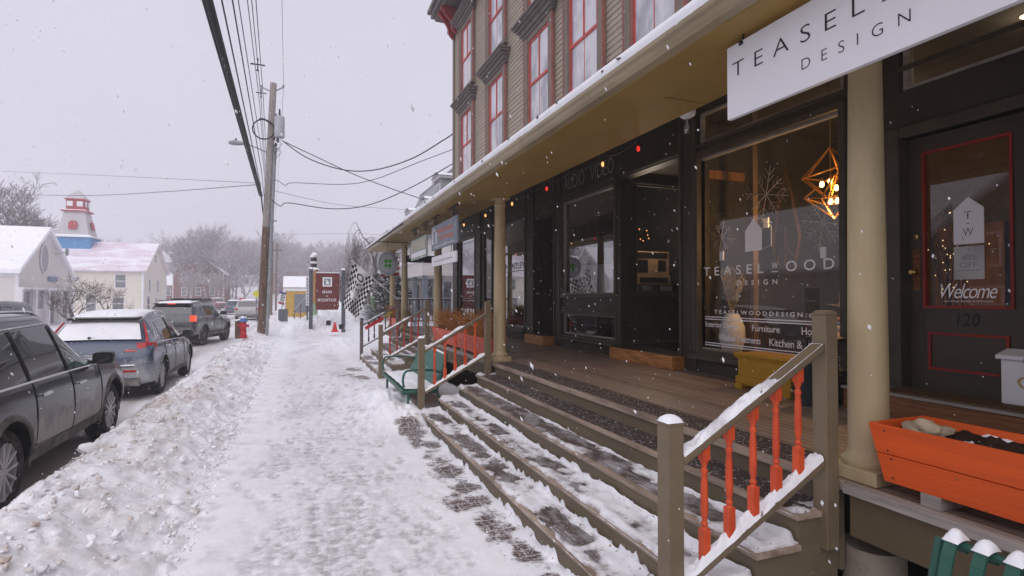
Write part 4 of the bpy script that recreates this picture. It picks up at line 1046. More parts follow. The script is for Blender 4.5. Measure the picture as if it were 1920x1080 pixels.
b = MB(); put(b, '40', on_x(x - .0075, 2.94, 2.82, 2.10, 2.145)); put(b, 'OFF', on_x(x - .0075, 2.945, 2.82, 2.04, 2.085)); b.box(x - .008, x - .007, 2.80, 2.96, 2.015, 2.02); b.poly([(x - .0075, 2.89, 2.185), (x - .0075, 2.872, 2.185), (x - .0075, 2.881, 2.20)]); b.build('lettering', 'greyink', t, fix=False)
# display in the alcove window
t = thing('stereo_rack', (5.75, 8.55, .82), 'tan wooden display rack of black stereo units in the alcove window', 'display rack')
b = MB(); M['tanbox'] = mat('tan_mdf', (.36, .23, .125), .6)
b.box(5.34, 6.30, 8.40, 8.8, 2.20, 2.62); b.box(5.34, 6.30, 8.36, 8.8, 2.02, 2.195); b.build('rack', 'tanbox', t, bevel=.005)
b = MB()
for a in ((5.62, 6.26, 2.50, 2.60), (5.44, 5.58, 2.26, 2.46), (5.62, 5.84, 2.24, 2.47), (6.06, 6.22, 2.26, 2.46), (5.64, 6.24, 2.06, 2.15)): b.box(a[0], a[1], 8.352 if a[2] < 2.2 else 8.392, 8.45, a[2], a[3])
b.build('stereo_unit', 'black', t)
b = MB(); b.box(5.34, 6.3, 8.3, 8.8, .82, 2.015); b.build('plinth', 'roomdark', t)
b = MB(); b.box(5.36, 5.56, 8.26, 8.36, 1.89, 2.0); b.box(5.62, 5.82, 8.26, 8.36, 1.89, 2.0); b.box(6.04, 6.26, 8.26, 8.36, 1.89, 2.0); b.build('white_box', mat('grey_carton', (.24, .23, .24), .6), t)
b = MB()
for (xx, zz) in ((5.42, 3.04), (5.58, 3.02), (5.60, 2.94), (5.44, 2.86), (5.5, 2.83), (5.62, 2.88)): b.lathe([(.006, -.008), (.012, 0), (.006, .008)], (xx + .38, 8.6, zz), 8)
t2 = b.build('light_cluster', 'ambbulb')
l = bpy.data.lights.new('cluster_glow', 'POINT'); l.energy = 26; l.color = (1, .80, .6); l.shadow_soft_size = .25
lo = bpy.data.objects.new('cluster_glow', l); C.objects.link(lo); lo.location = (5.7, 8.14, 3.1); lo.parent = t2
tag(t2, 'cluster of tiny orange lamps inside the alcove window', 'lights')
b = MB(); b.box(5.30, 5.34, 8.3, 9.2, 2.55, 3.35); tag(b.build('television', 'black'), 'black flat television panel turned edge on inside the alcove corner', 'television')
# inside the audio window: pale panel standing in for the reflected snowy street, small checkered flag
b = MB(); b.box(5.30, 5.33, 8.45, 9.95, 1.84, 2.42); tag(b.build('reflection_panel', mat('reflected_snow_tone', (.56, .56, .60), .5)), 'pale panel added for the bright street reflection low in the wide window under the silver lettering', 'screen')
M['checkblack'] = mat('flag_black', (.014, .013, .016), .8, .1); M['checkwhite'] = mat('flag_white', (.86, .85, .86), .8, .1)
f = MB()
for i in range(8):
    for j in range(4):
        f.cur = (i + j) % 2; y0 = 9.9 - i * .07; z0 = 1.88 + j * .075 + .0
        f.quad((5.26, y0, z0), (5.26, y0 - .07, z0 + .012), (5.26, y0 - .07, z0 + .087), (5.26, y0, z0 + .075))
for i in range(3):
    for j in range(4): 
        f.cur = (i + j) % 2; y0 = 9.40 - i * .05; z0 = 1.9 + j * .08; f.quad((5.25, y0, z0), (5.25, y0 - .05, z0), (5.25, y0 - .05, z0 + .08), (5.25, y0, z0 + .08))
tag(f.build('small_flag', ['checkwhite', 'checkblack']), 'small checkered flag leaning inside the wide audio shop window', 'flag')
# easel picture and framed pictures in the dark window
t = thing('easel_picture', (5.3, 15.0, 1.06), 'tilted picture on an easel in the narrow dark window', 'picture')
b = MB(); b.hexa([(5.2, 14.62, 1.5), (5.2, 15.3, 1.5), (5.23, 15.3, 1.5), (5.23, 14.62, 1.5), (5.4, 14.62, 2.2), (5.4, 15.3, 2.2), (5.43, 15.3, 2.2), (5.43, 14.62, 2.2)]); b.build('canvas', mat('blue_grey_print', (.22, .24, .28), .5, .4, (.06, .065, .08), 5), t)
for y, z0 in ((14.7, 2.5), (15.1, 2.5), (14.7, 3.1)):
    b = MB(); b.box(6.8, 6.85, y, y + .3, z0 - .2, z0 + .25); o = tag(b.build('framed_picture', 'black'), 'black framed picture on the wall in the narrow dark window', 'picture', 'framed pictures in the dark window'); b = MB(); b.box(6.79, 6.8, y + .05, y + .25, z0 - .14, z0 + .19); b.build('mount', mat('mount_grey', (.2, .19, .18), .6), o)

# ------------------------------------------------------------------ porch furniture
t = thing('storage_bench', (4.72, 4.45, DZ), 'mustard yellow wooden storage box under the lettered window', 'box')
b = MB(); b.box(4.52, 4.88, 4.12, 4.82, DZ + .04, 1.155); b.build('box', 'yellowbox', t, bevel=.006)
b = MB(); b.box(4.49, 4.91, 4.08, 4.86, 1.155, 1.19); b.box(4.505, 4.90, 4.095, 4.845, 1.13, 1.155); b.build('lid', 'yellowbox', t, bevel=.008)
b = MB(); b.box(4.50, 4.90, 4.10, 4.84, DZ + .06, DZ + .14)
for y in (4.10, 4.74): b.box(4.49, 4.9, y, y + .1, DZ, DZ + .06)
b.build('base', 'yellowbox', t, bevel=.006)
t = thing('plant_stand', (4.72, 3.80, DZ), 'black metal stand beside the near column with a cream candle on its lower shelf', 'stand')
b = MB()
for x in (4.58, 4.86):
    for y in (3.66, 3.98): b.box(x - .01, x + .01, y - .01, y + .01, DZ, 1.42)
b.build('frame', 'black', t)
for zz in (DZ + .06, 1.1, 1.40):
    b = MB(); b.box(4.56, 4.88, 3.64, 4.0, zz, zz + .02); b.build('shelf', 'black', t)
b = MB(); b.lathe([(.045, DZ + .085), (.045, DZ + .24), (.03, DZ + .245)], (4.64, 3.84, 0), 16); tag(b.build('candle', mat('candle_wax', (.56, .50, .36), .5), None, sm=40), 'cream pillar candle on the black stand beside the near column', 'candle')
t = thing('plant_pot', (4.7, 4.0, DZ), 'dark slate planter tub standing behind the top newel post', 'tub')
b = MB(); b.lathe([(.09, DZ), (.12, DZ + .36), (.13, DZ + .38), (.11, DZ + .38), (.1, DZ + .3)], (4.68, 4.005 - .0, 0), 20)
for v in range(len(b.v)): pass
b.xf(Matrix.Translation((-.28, -.16, 0))); b.build('tub', mat('slate_tub', (.035, .04, .045), .5), t, sm=40)
# steps in front of doors
for (y0, y1, x0, m_, lab) in ((6.30, 7.93, 4.76, 'block', 'stained golden timber step in front of the dark alcove'), (10.5, 11.5, 4.72, 'block', 'small golden timber step at the red framed door'), (1.4, 3.62, 4.60, 'brownwood', 'brown plank step below the near shop door')):
    t = thing('door_step', (x0, (y0 + y1) / 2, DZ), lab, 'step', 'timber steps on the porch')
    b = MB(); b.box(x0, WX + .05 if y0 > 3 else WX - .02, y0, y1, DZ + .0, DZ + .18); b.build('block', m_, t, bevel=.006)
    if y0 < 3:
        b = MB(); b.box(x0 - .02, WX - .02, y0 - .01, y1 + .01, DZ + .182, DZ + .205); b.build('weather_strip', 'weathered', t, bevel=.004)
        b = MB(); b.box(x0 + .02, WX - .06, y0 + .3, y1 - .3, DZ + .206, DZ + .22); b.build('doormat', mat('coir', (.16, .10, .05), .95, .05, (.10, .06, .03), 40, bump=1, bs=150), t)
    else:
        b = MB(); b.box(x0 + .1, WX + .3, y0 + .1, y1 - .1, DZ + .182, DZ + .19); b.build('rubber_mat', 'black', t)
# mailbox
t = thing('mailbox', (4.93, 2.42, 1.0), 'white metal mailbox with an oval emblem on the doorstep wall', 'mailbox')
b = MB(); b.box(4.83, 4.949, 2.16, 2.53, 1.02, 1.36); b.build('box', 'white', t, bevel=.008)
b = MB(); b.hexa([(4.80, 2.14, 1.345), (4.949, 2.14, 1.365), (4.949, 2.55, 1.365), (4.80, 2.55, 1.345), (4.80, 2.14, 1.375), (4.949, 2.14, 1.42), (4.949, 2.55, 1.42), (4.80, 2.55, 1.375)]); b.build('lid', 'white', t, bevel=.006)
b = MB(); b.lathe([(.062, 0), (.062, -.006)], (0, 0, 0), 24, 'x'); b.xf(Matrix.Translation((4.829, 2.345, 1.19)) @ Matrix.Diagonal((1, 1.3, .8, 1))); e_ = b.build('emblem', 'gold', t)
b = MB(); b.lathe([(.048, -.006), (.048, -.008)], (0, 0, 0), 24, 'x'); b.xf(Matrix.Translation((4.829, 2.345, 1.19)) @ Matrix.Diagonal((1, 1.3, .8, 1))); b.build('emblem_face', 'signwhite', e_)
b = MB(); b.box(4.79, 4.80, 2.30, 2.37, 1.335, 1.37); b.build('clip', 'black', t)
b = MB(); b.box(WX - .03, WX, 2.20, 2.26, 2.0, 2.12); o = tag(b.build('intercom', 'white'), 'small white box with a red top on the wall right of the near door', 'intercom'); b = MB(); b.box(WX - .034, WX - .028, 2.205, 2.255, 2.09, 2.14); b.build('cap', 'redpaint', o)

# ------------------------------------------------------------------ hanging signs
def hung(y0, y1, z0, z1, x=2.4, th=.03): b = MB(); b.box(x - th / 2, x + th / 2, y0, y1, z0, z1); return b
t = thing('shop_sign', (2.4, 1.8, 2.85), 'long white sign with widely spaced black capitals hung under the near eave', 'sign')
hung(.98, 2.615, 2.855, 3.285).build('board', 'signwhite', t, bevel=.002)
b = MB(); X_ = 2.3835
put(b, 'TEASEL', on_x(X_, 2.57, 1.75, 3.092, 3.178)); put(b, 'W', on_x(X_, 1.67, 1.60, 3.125, 3.178)); b.box(X_ - .0005, X_ + .0005, 1.60, 1.67, 3.095, 3.102); put(b, 'OOD', on_x(X_, 1.52, 1.02, 3.092, 3.178))
put(b, 'DESIGN', on_x(X_, 2.09, 1.55, 2.955, 3.01)); b.build('lettering', 'ink', t, fix=False)
b = MB()
for y in (2.5, 1.1): b.tube([(2.4, y, 3.27), (2.4, y, SZ - .01)], .006, 6); b.lathe([(.014, -.01), (.016, 0), (.014, .01)], (2.385, y, 3.27), 8)
b.build('hanger', 'black', t)
def bracket_arm(t, y, x=2.4, z=SZ - .03):
    b = MB(); b.box(x - .015, x + .015, y - .30, y + .30, z - .02, z + .0); b.box(x - .008, x + .008, y - .02, y + .02, z - .14, z - .02)
    b.tube([(x, y - .12 + .09 * math.cos(a), z - .10 + .07 * math.sin(a)) for a in [k * math.pi / 8 for k in range(17)]], .008, 5); b.build('bracket', 'black', t)
t = thing('shop_sign', (2.4, 9.5, 2.65), 'blue grey hanging sign with orange wording and a white house outline', 'sign')
hung(8.66, 10.52, 2.685, 3.135).build('board', mat('sign_bluegrey', (.21, .235, .285), .5, .3), t)
b = MB(); X_ = 2.382; put(b, 'stone', on_x(X_, 10.0, 8.95, 2.955, 3.06)); put(b, 'tech', on_x(X_, 9.9, 8.9, 2.80, 2.92)); b.build('lettering', mat('sign_orange', (.72, .16, .04), .5), t, fix=False)
b = MB()
for p0, p1 in (((10.40, 2.80), (10.40, 3.02)), ((10.40, 3.02), (10.26, 3.10)), ((10.26, 3.10), (10.12, 3.0)), ((10.12, 3.0), (10.12, 2.80)), ((10.12, 2.8), (10.4, 2.8))): b.bar((X_, p0[0], p0[1]), (X_, p1[0], p1[1]), .045, .003)
b.build('house_outline', 'vinyl', t)
b = MB(); put(b, 'smallprint', on_x(X_, 10.35, 8.85, 2.715, 2.755)); b.build('small_print', 'vinyl', t, fix=False)
bracket_arm(t, 9.0); bracket_arm(t, 10.3)
t = thing('shop_sign', (2.4, 12, 2.7), 'cream hanging sign in a pale green frame beyond the blue grey sign', 'sign')
hung(10.98, 12.62, 2.62, 3.06).build('board', mat('sage_frame', (.30, .40, .35), .5), t)
b = MB(); b.box(2.380, 2.384, 11.05, 12.55, 2.80, 3.01); b.build('panel', mat('cream_panel', (.46, .42, .33), .5, .3, (.30, .27, .2), 6, (1, 2, .3)), t); b = MB(); b.box(2.380, 2.384, 11.05, 12.55, 2.67, 2.77); b.build('lower_panel', 'signwhite', t); bracket_arm(t, 11.2); bracket_arm(t, 12.3)
t = thing('shop_sign', (2.4, 9.7, 2.4), 'long narrow white board hung below the blue grey sign', 'sign')
hung(8.75, 10.50, 2.38, 2.56).build('board', 'signwhite', t); b = MB(); b.tube([(2.4, 9.1, 2.56), (2.4, 9.1, 2.685)], .006, 5); b.tube([(2.4, 10.1, 2.56), (2.4, 10.1, 2.685)], .006, 5); b.build('hanger', 'black', t)
b = MB(); put(b, 'smallprint', on_x(2.383, 10.3, 8.95, 2.44, 2.49)); b.build('small_print', 'greyink', t, fix=False)
t = thing('shop_sign', (2.9, 15.0, 2.8), 'narrow black sign hanging between the columns over the second stairs', 'sign')
b = MB(); b.box(2.70, 3.5, 15.0, 15.03, 2.74, 2.93); b.build('board', 'black', t); b = MB(); b.tube([(2.82, 15.015, 2.93), (2.82, 15.015, SZ)], .006, 5); b.tube([(3.0, 15.015, 2.93), (3.0, 15.015, SZ)], .006, 5); b.build('hanger', 'black', t)
t = thing('round_sign', (2.45, 15.6, 2.75), 'round pale grey sign with a green shamrock in a ring of lettering', 'sign')
cx, cy_, cz_ = 2.27, 15.35, 2.72
b = MB(); b.lathe([(.335, 0), (.335, .025)], (0, 0, 0), 40, 'y'); rot = Matrix.Translation((cx, cy_, cz_)) @ Matrix.Rotation(R(28), 4, 'Z'); b.xf(rot); b.build('board', mat('round_sign_grey', (.50, .53, .58), .5), t)
b = MB(); M['clover'] = mat('clover_green', (.05, .42, .035), .5)
for a in (0, 1, 2, 3):
    an = R(45 + 90 * a); 
    b.poly([(.088 * math.cos(an) + .055 * math.cos(k * .5236), -.004 - .0006 * a, .088 * math.sin(an) + .055 * math.sin(k * .5236)) for k in range(12)])
b.poly([(.0, -.0045, -.02), (.05, -.0045, -.16), (.07, -.0045, -.15), (.03, -.0045, -.02)]); b.xf(rot); b.build('clover', 'clover', t, fix=False)
b = MB()
for k in range(26):
    a = 2 * math.pi * k / 26; r0 = .275
    b.poly([(r0 * math.cos(a) + .013 * math.cos(a + j * 1.57) * (1 + .4 * (k * 7 % 3)), -.004, r0 * math.sin(a) + .022 * math.sin(a + j * 1.57)) for j in range(4)])
b.xf(rot); b.build('ring_lettering', mat('blue_ring', (.09, .13, .25), .5), t, fix=False)
b = MB(); b.tube([(cx, cy_, cz_ + .33), (cx, cy_, SZ)], .006, 5); b.box(cx - .28, cx + .55, cy_ - .012, cy_ + .012, SZ - .05, SZ - .03); b.build('hanger', 'black', t)
# purple and red banner by the column
t = thing('banner', (2.55, 16.9, 2.7), 'small purple and red striped banner hanging behind the round shamrock sign', 'flag')
b = MB()
def bn(u, v): return (2.25 + .55 * u, 16.6 + .05 * math.sin(u * 9), 3.02 - .62 * v + .06 * u)
ids = [[b.vert(bn(i / 9, j / 8)) for j in range(9)] for i in range(10)]
for i in range(9):
    for j in range(8): b.cur = 0 if (i < 5 and j < 5) else (1 if j % 2 else 2); b.face(ids[i][j], ids[i + 1][j], ids[i + 1][j + 1], ids[i][j + 1])
b.build('cloth', [mat('banner_purple', (.13, .06, .19), .8, .1, (.3, .2, .35), 30, lo=.55, hi=.6), mat('banner_red', (.36, .03, .05), .8), 'checkwhite'], t); b = MB(); b.tube([(2.2, 16.6, 3.04), (2.9, 16.62, 3.12)], .012, 6); b.build('pole', 'black', t)
# checkered flag
t = thing('checkered_flag', (2.68, 16.27, 1.72), 'checkered black and white flag with large black letters on a slanted white pole', 'flag')
PT, PB_ = Vector((1.36, 15.75, 2.80)), Vector((2.70, 16.27, 1.74))
b = MB(); b.tube([PB_, PT], .016, 8); b.lathe([(.02, -.02), (.026, 0), (.02, .02)], PT, 8); b.build('pole', 'white', t, sm=60)
def cloth(u, v, off=0):
    a = PT.lerp(PB_, .02 + .45 * u)
    fold = math.sin(u * 9 + v * 1.2) * .055 * (.25 + v)
    dx = -.16 * v - .36 * v * u - .08 * (1 - u) * v
    dz = -(1.22 - .10 * u + .0 * (1 - u)) * v
    p = a + Vector((dx * .95, fold + off, dz)); p.x += .03 * math.sin(v * 5 + u * 4) * v
    return p
nu, nv = 12, 14; sub = 2; b = MB()
ids = [[b.vert(cloth(i / (nu * sub), j / (nv * sub))) for j in range(nv * sub + 1)] for i in range(nu * sub + 1)]
for i in range(nu * sub):
    for j in range(nv * sub):
        I, J = i // sub, j // sub
        white = 3 <= I < 8 and 0 <= J < 10
        b.cur = 0 if white else (I + J) % 2
        b.face(ids[i][j], ids[i + 1][j], ids[i + 1][j + 1], ids[i][j + 1])
b.build('cloth', ['checkwhite', 'checkblack'], t, sm=180, fix=False)
for side, nm in ((-.006, 0),):
    b = MB(); put(b, 'OPEN', lambda u, v: cloth(lerp(.62, .28, v), lerp(.12, .68, u), side)); b.build('lettering', 'checkblack', t, fix=False)
# string of bulbs under the soffit edge
t = thing('string_lights', (3.12, 9, 3.3), 'string of small red and amber bulbs along the inner edge of the porch roof', 'string lights')
ys_ = [4.67, 5.36, 6.1, 6.85, 7.5, 8.16, 9.5, 10.9, 12.3, 13.6, 15.0, 16.4, 17.8]
b = MB(); pts = []
for y0, y1 in zip(ys_[:-1], ys_[1:]):
    for j in range(6): pts.append((3.14, lerp(y0, y1, j / 6), 3.36 - .05 * math.sin(math.pi * j / 6)))
b.tube(pts, .005, 4); b.build('cable', 'black', t)
for k, y in enumerate(ys_):
    b = MB(); b.lathe([(.013, 3.30), (.013, 3.355)], (3.14, y, 0), 8); b.build('socket', 'black', t)
    b = MB(); b.lathe([(.008, 3.30), (.016, 3.278), (.015, 3.26), (.006, 3.247)], (3.14, y, 0), 10); b.build('bulb', {2: 'deadbulb', 4: 'deadbulb'}.get(k, 'redbulb' if k in (0, 3, 8) else 'ambbulb'), t, sm=180)
t = thing('globe_light', (3.14, 3.93, 3.35), 'white dome lamp with a clear pendant bulb at the soffit edge', 'lamp')
b = MB(); b.lathe([(.075, 3.42), (.075, 3.40), (.065, 3.375), (.04, 3.358), (.01, 3.352)], (3.14, 3.93, 0), 18); b.build('dome', 'white', t, sm=60)
b = MB(); b.lathe([(.010, 3.352), (.010, 3.31), (.024, 3.28), (.028, 3.25), (.012, 3.22)], (3.14, 3.93, 0), 12); b.build('bulb', 'glass2', t, sm=180)
# ------------------------------------------------------------------ cars (local space: rear bumper at y=0, nose at y=L, wheels on z=0)
def paint_mat(name, col, dirt=(.20, .185, .18), dz=.75, amt=1.0, metal=.3):
    m, nt = nt_new(name)
    v = coord(nt); tc = nt.nodes.new('ShaderNodeTexCoord'); sx = nt.nodes.new('ShaderNodeSeparateXYZ'); nt.links.new(tc.outputs['Object'], sx.inputs[0])
    k = ramp(nt, math_(nt, 'ADD', sx.outputs[2], math_(nt, 'MULTIPLY', math_(nt, 'SUBTRACT', noise_n(nt, coord(nt, (1, 1.6, .7)), 2.0, 7, .68), .5), .95)), dz + .07, dz - .13)
    k = math_(nt, 'MULTIPLY', k, amt)
    k2 = math_(nt, 'MULTIPLY', ramp(nt, noise_n(nt, v, 120, 3, .6), .64, .72), .22)
    c = mixc(nt, k2, mixc(nt, k, col, dirt), (.55, .54, .57))
    p = finish(nt, c, ramp(nt, k, 0, 1, .2, .75), .4, None, metal=0, coat=0)
    nt.links.new(ramp(nt, k, 0, .8, .4, 0), p.inputs['Coat Weight'])
    return m
M['tyre'] = mat('tyre_rubber', (.028, .027, .027), .85, .2, (.10, .098, .10), 14, lo=.45, hi=.7, bump=.3, bs=60)
M['rim'] = mat('alloy_rim', (.62, .61, .62), .45, .5, (.46, .45, .45), 8)
M['rimdark'] = mat('dark_rim', (.05, .05, .052), .5, .4)
M['carglass'] = mat('tinted_glass', (.012, .013, .015), .03, .9)
M['greenglass'] = mat('tint_and_reflection', (.11, .19, .175), .04, .9, (.02, .035, .033), 2.6, lo=.42, hi=.58)  # green tint, brightened to paint reflected trees into the glass
M['chrome'] = mat('chrome_trim', (.6, .6, .62), .2, .5, metal=1)
M['cladding'] = mat('salted_cladding', (.075, .07, .068), .8, .2, (.22, .20, .19), 5, speck=(.45, .44, .46), sp_s=50, sp_lo=.66)
M['blacktrim'] = mat('black_trim', (.012, .012, .013), .35, .4)
M['redlamp'] = mat('red_lens', (.34, .008, .012), .15, .6, (.5, .02, .02), 20); M['redlit'] = mat('lit_brake_lens', (.75, .05, .02), .2, .5, emis=(1, .10, .03), estr=.5)
M['ambercar'] = mat('amber_lens', (.6, .2, .02), .2, .5)
M['plate'] = mat('number_plate', (.45, .47, .45), .5)
M['clearlens'] = mat('clear_lens', (.5, .5, .52), .1, .7)

def make_car(name, label, sp, group=None, cat='car'):
    t = thing(name, (0, 0, 0), label, cat, group)
    st = sp['st']; L = sp['L']; keys = ('zb', 'zs', 'zt', 'wb', 'wm', 'ws', 'wt')
    # smooth the key stations
    def par(y):
        if y <= st[0][0]: return st[0][1:]
        for a, b in zip(st[:-1], st[1:]):
            if y <= b[0]:
                k = (y - a[0]) / (b[0] - a[0]); return tuple(lerp(p, q_, k) for p, q_ in zip(a[1:], b[1:]))
        return st[-1][1:]
    def sect(y):
        zb, zs, zt, wb, wm, ws, wt = par(y); h = zt - zs
        return [(0, zb), (wb * .8, zb), (wb, zb + .04), (lerp(wb, wm, .85), lerp(zb, zs, .25)), (wm, lerp(zb, zs, .5)), (lerp(wm, ws, .25), lerp(zb, zs, .76)), (lerp(wm, ws, .7), lerp(zb, zs, .93)), (ws - .004, zs),
                (ws - .02, zs + min(.02, h * .12)), (lerp(ws, wt, .45), zs + h * .42), (lerp(ws, wt, .88), zs + h * .82), (wt - .015, zs + h * .91), (wt - .06, zs + h * .965), (wt * .62, zt - h * .004), (0, zt + .006)]
    def xs(y, z):
        s = sect(y)[2:13]
        for a, b in zip(s[:-1], s[1:]):
            if a[1] <= z <= b[1] and b[1] > a[1]: return lerp(a[0], b[0], (z - a[1]) / (b[1] - a[1]))
        return s[-1][0] if z > s[-1][1] else s[0][0]
    def zsurf(y, x):
        s = sect(y)[7:][::-1]; x = abs(x)
        for a, b in zip(s[:-1], s[1:]):
            if a[0] <= x <= b[0] and b[0] > a[0]: return lerp(a[1], b[1], (x - a[0]) / (b[0] - a[0]))
        return s[-1][1]
    ysn = sorted(set([p[0] for p in st] + [i * L / 40 for i in range(41)]))
    m = MB(); rings = []
    for y in ysn:
        s = sect(y); rings.append([m.vert((x, y, z)) for x, z in s] + [m.vert((-x, y, z)) for x, z in s[-2:0:-1]])
    n = len(rings[0])
    for a, b in zip(rings[:-1], rings[1:]):
        for i in range(n): m.face(a[i], a[(i + 1) % n], b[(i + 1) % n], b[i])
    m.face(*rings[0][::-1]); m.face(*rings[-1])
    body = m.build('body', [sp['paint'], 'blacktrim'], t, local=True)
    rt = sp['rt']; axles = sp['axles']; tw = sp.get('tw', .24); ww = sp['ww']
    cut = MB()
    for y in axles:
        for s in (-1, 1): cut.lathe([(rt * 1.16, s * (ww - tw - .06)), (rt * 1.16, s * (ww + .4))][::s], (0, y, rt), 28, 'x')
    co_ = cut.build('cutter', ['blacktrim', 'blacktrim']); 
    md = body.modifiers.new('b', 'BOOLEAN'); md.operation = 'DIFFERENCE'; md.object = co_; md.solver = 'EXACT'
    try: md.material_mode = 'TRANSFER'
    except Exception: pass
    bpy.context.view_layer.update()
    dg = bpy.context.evaluated_depsgraph_get()
    me = bpy.data.meshes.new_from_object(body.evaluated_get(dg)); body.modifiers.clear(); body.data = me
    bpy.data.objects.remove(co_)
    me.polygons.foreach_set('use_smooth', [True] * len(me.polygons)); me.set_sharp_from_angle(angle=R(sp.get('sharp', 34)))
    # dark underside
    u = MB(); u.box(-ww + .30, ww - .30, .35, L - .35, .22, .42); u.build('underbody', 'blacktrim', t, local=True)
    # wheels
    for y in axles:
        for s in (-1, 1):
            w_ = MB(); xo = s * ww; xi = s * (ww - tw)
            pr = [(rt * .66, xo - s * .03), (rt * .70, xo - s * .004), (rt * .86, xo), (rt * .955, xo - s * .02), (rt, xo - s * .06), (rt, xi + s * .06), (rt * .95, xi + s * .02), (rt * .68, xi)]
            w_.lathe(pr, (0, y, rt), 36, 'x', False)
            for k in range(30):                                            # tread blocks
                a = 2 * math.pi * k / 30; c0 = Vector((0, y, rt)); d = Vector((0, math.cos(a), math.sin(a))); e = Vector((0, -math.sin(a), math.cos(a)))
                p = c0 + d * (rt + .001); hw = rt * .07
                w_.hexa([Vector((xi + s * .04, 0, 0)) + p - e * hw - d * .01, Vector((xo - s * .045, 0, 0)) + p - e * hw - d * .01, Vector((xo - s * .045, 0, 0)) + p + e * hw - d * .01, Vector((xi + s * .04, 0, 0)) + p + e * hw - d * .01,
                         Vector((xi + s * .05, 0, 0)) + p - e * hw * .9 + d * .006, Vector((xo - s * .055, 0, 0)) + p - e * hw * .9 + d * .006, Vector((xo - s * .055, 0, 0)) + p + e * hw * .9 + d * .006, Vector((xi + s * .05, 0, 0)) + p + e * hw * .9 + d * .006])
            wh = w_.build('wheel', 'tyre', t, sm=40, local=True)
            r_ = MB(); R_ = rt * .685
            r_.lathe([(R_, xo - s * .028), (R_ * .93, xo - s * .022), (R_ * .93, xo - s * .12), (R_, xo - s * .13)], (0, y, rt), 32, 'x', False)
            r_.lathe([(R_ * .2, xo - s * .05), (R_ * .2, xo - s * .022), (R_ * .13, xo - s * .014)], (0, y, rt), 16, 'x')
            ns = sp.get('spokes', 7)
            for k in range(ns):
                a = 2 * math.pi * k / ns + .3; d = Vector((0, math.cos(a), math.sin(a))); e = Vector((0, -math.sin(a), math.cos(a))); c0 = Vector((0, y, rt))
                for sg in (-1, 1):
                    p0 = c0 + d * R_ * .14 + e * sg * R_ * .06 + Vector((xo - s * .035, 0, 0)); p1 = c0 + d * R_ * .95 + e * sg * R_ * .24 + Vector((xo - s * .03, 0, 0))
                    r_.bar(p0, p1, R_ * .10, .03, up=(s, 0, 0))
            r_.build('rim', sp.get('rim', 'rim'), wh, sm=30, local=True)
            b_ = MB(); b_.lathe([(R_ * .98, xo - s * .15), (R_ * .98, xo - s * .115)], (0, y, rt), 24, 'x'); b_.build('brake_disc', 'blacktrim', wh, local=True)
            # arch lip
            if sp.get('lip', True):
                a_ = MB(); R0 = rt * 1.155
                def arch(u, v, s=s, y=y):
                    an = lerp(-.18, math.pi + .18, u); rr_ = R0 + .005 + .06 * v; yy = y + rr_ * math.cos(an); zz = rt + rr_ * math.sin(an)
                    return (s * (xs(yy, max(zz, par(yy)[0] + .05)) + .012 - .012 * v), yy, zz)
                a_.grid(arch, 22, 2); ao = a_.build('arch_trim', sp.get('lipmat', 'cladding'), t, sm=180, local=True)
                mdd = ao.modifiers.new('s', 'SOLIDIFY'); mdd.thickness = .012; mdd.offset = 0
    # windows
    def panel(nm, q, ms, off=.006, side=(-1, 1), nu=8, nv=6, parent=t, obj=None):
        for s in side:
            p = MB()
            def fn(u, v):
                y = lerp(lerp(q[0][0], q[1][0], u), lerp(q[3][0], q[2][0], u), v); z = lerp(lerp(q[0][1], q[1][1], u), lerp(q[3][1], q[2][1], u), v)
                return (s * (xs(y, z) + off), y, z)
            p.grid(fn, nu, nv); r_ = p.build(nm, ms, parent, sm=180, local=True)
        return r_
    for q_, ms in sp['wins']:
        panel('side_window', q_, ms)
    for pts, r, ms, nm in sp.get('lines', ()):
        for s in (-1, 1):
            l = MB(); fine = []
            for a, b in zip(pts[:-1], pts[1:]):
                for k in range(6): fine.append((lerp(a[0], b[0], k / 6), lerp(a[1], b[1], k / 6)))
            fine.append(pts[-1]); l.tube([(s * (xs(y, z) + .003), y, z) for y, z in fine], r, 5); l.build(nm, ms, t, sm=180, local=True)
    for q_, ms, nm, off in sp.get('panels', ()): panel(nm, q_, ms, off)
    def top(nm, y0, y1, fx, ms, off, nu=10, nv=12, thick=0, wob=0, inset=0, parent=t):
        p = MB()
        def fn(u, v):
            y = lerp(y0, y1, u); hw = fx(y); x = lerp(-hw, hw, v)
            e = min(u, 1 - u, v, 1 - v); k = clamp(e / .07) ** .5
            return (x, y - off * sp.get('tilt', {}).get(nm, 0), zsurf(y, x) + off + thick * k + wob * k * nz(x * 4, y * 3, 5))
        p.grid(fn, nu, nv); return p.build(nm, ms, parent, sm=180, local=True)
    for a in sp.get('tops', ()): top(*a)
    for y, z in sp.get('handles', ()):
        for s in (-1, 1):
            h = MB(); x = xs(y, z); h.bar((s * (x + .03), y - .10, z), (s * (x + .03), y + .11, z + .004), .025, .035); h.bar((s * (x - .01), y - .08, z), (s * (x + .03), y - .08, z), .03, .03); h.bar((s * (x - .01), y + .09, z), (s * (x + .03), y + .09, z), .03, .03)
            h.build('door_handle', sp.get('handlemat', 'chrome'), t, bevel=.008, local=True)
    my, mz = sp['mirror']
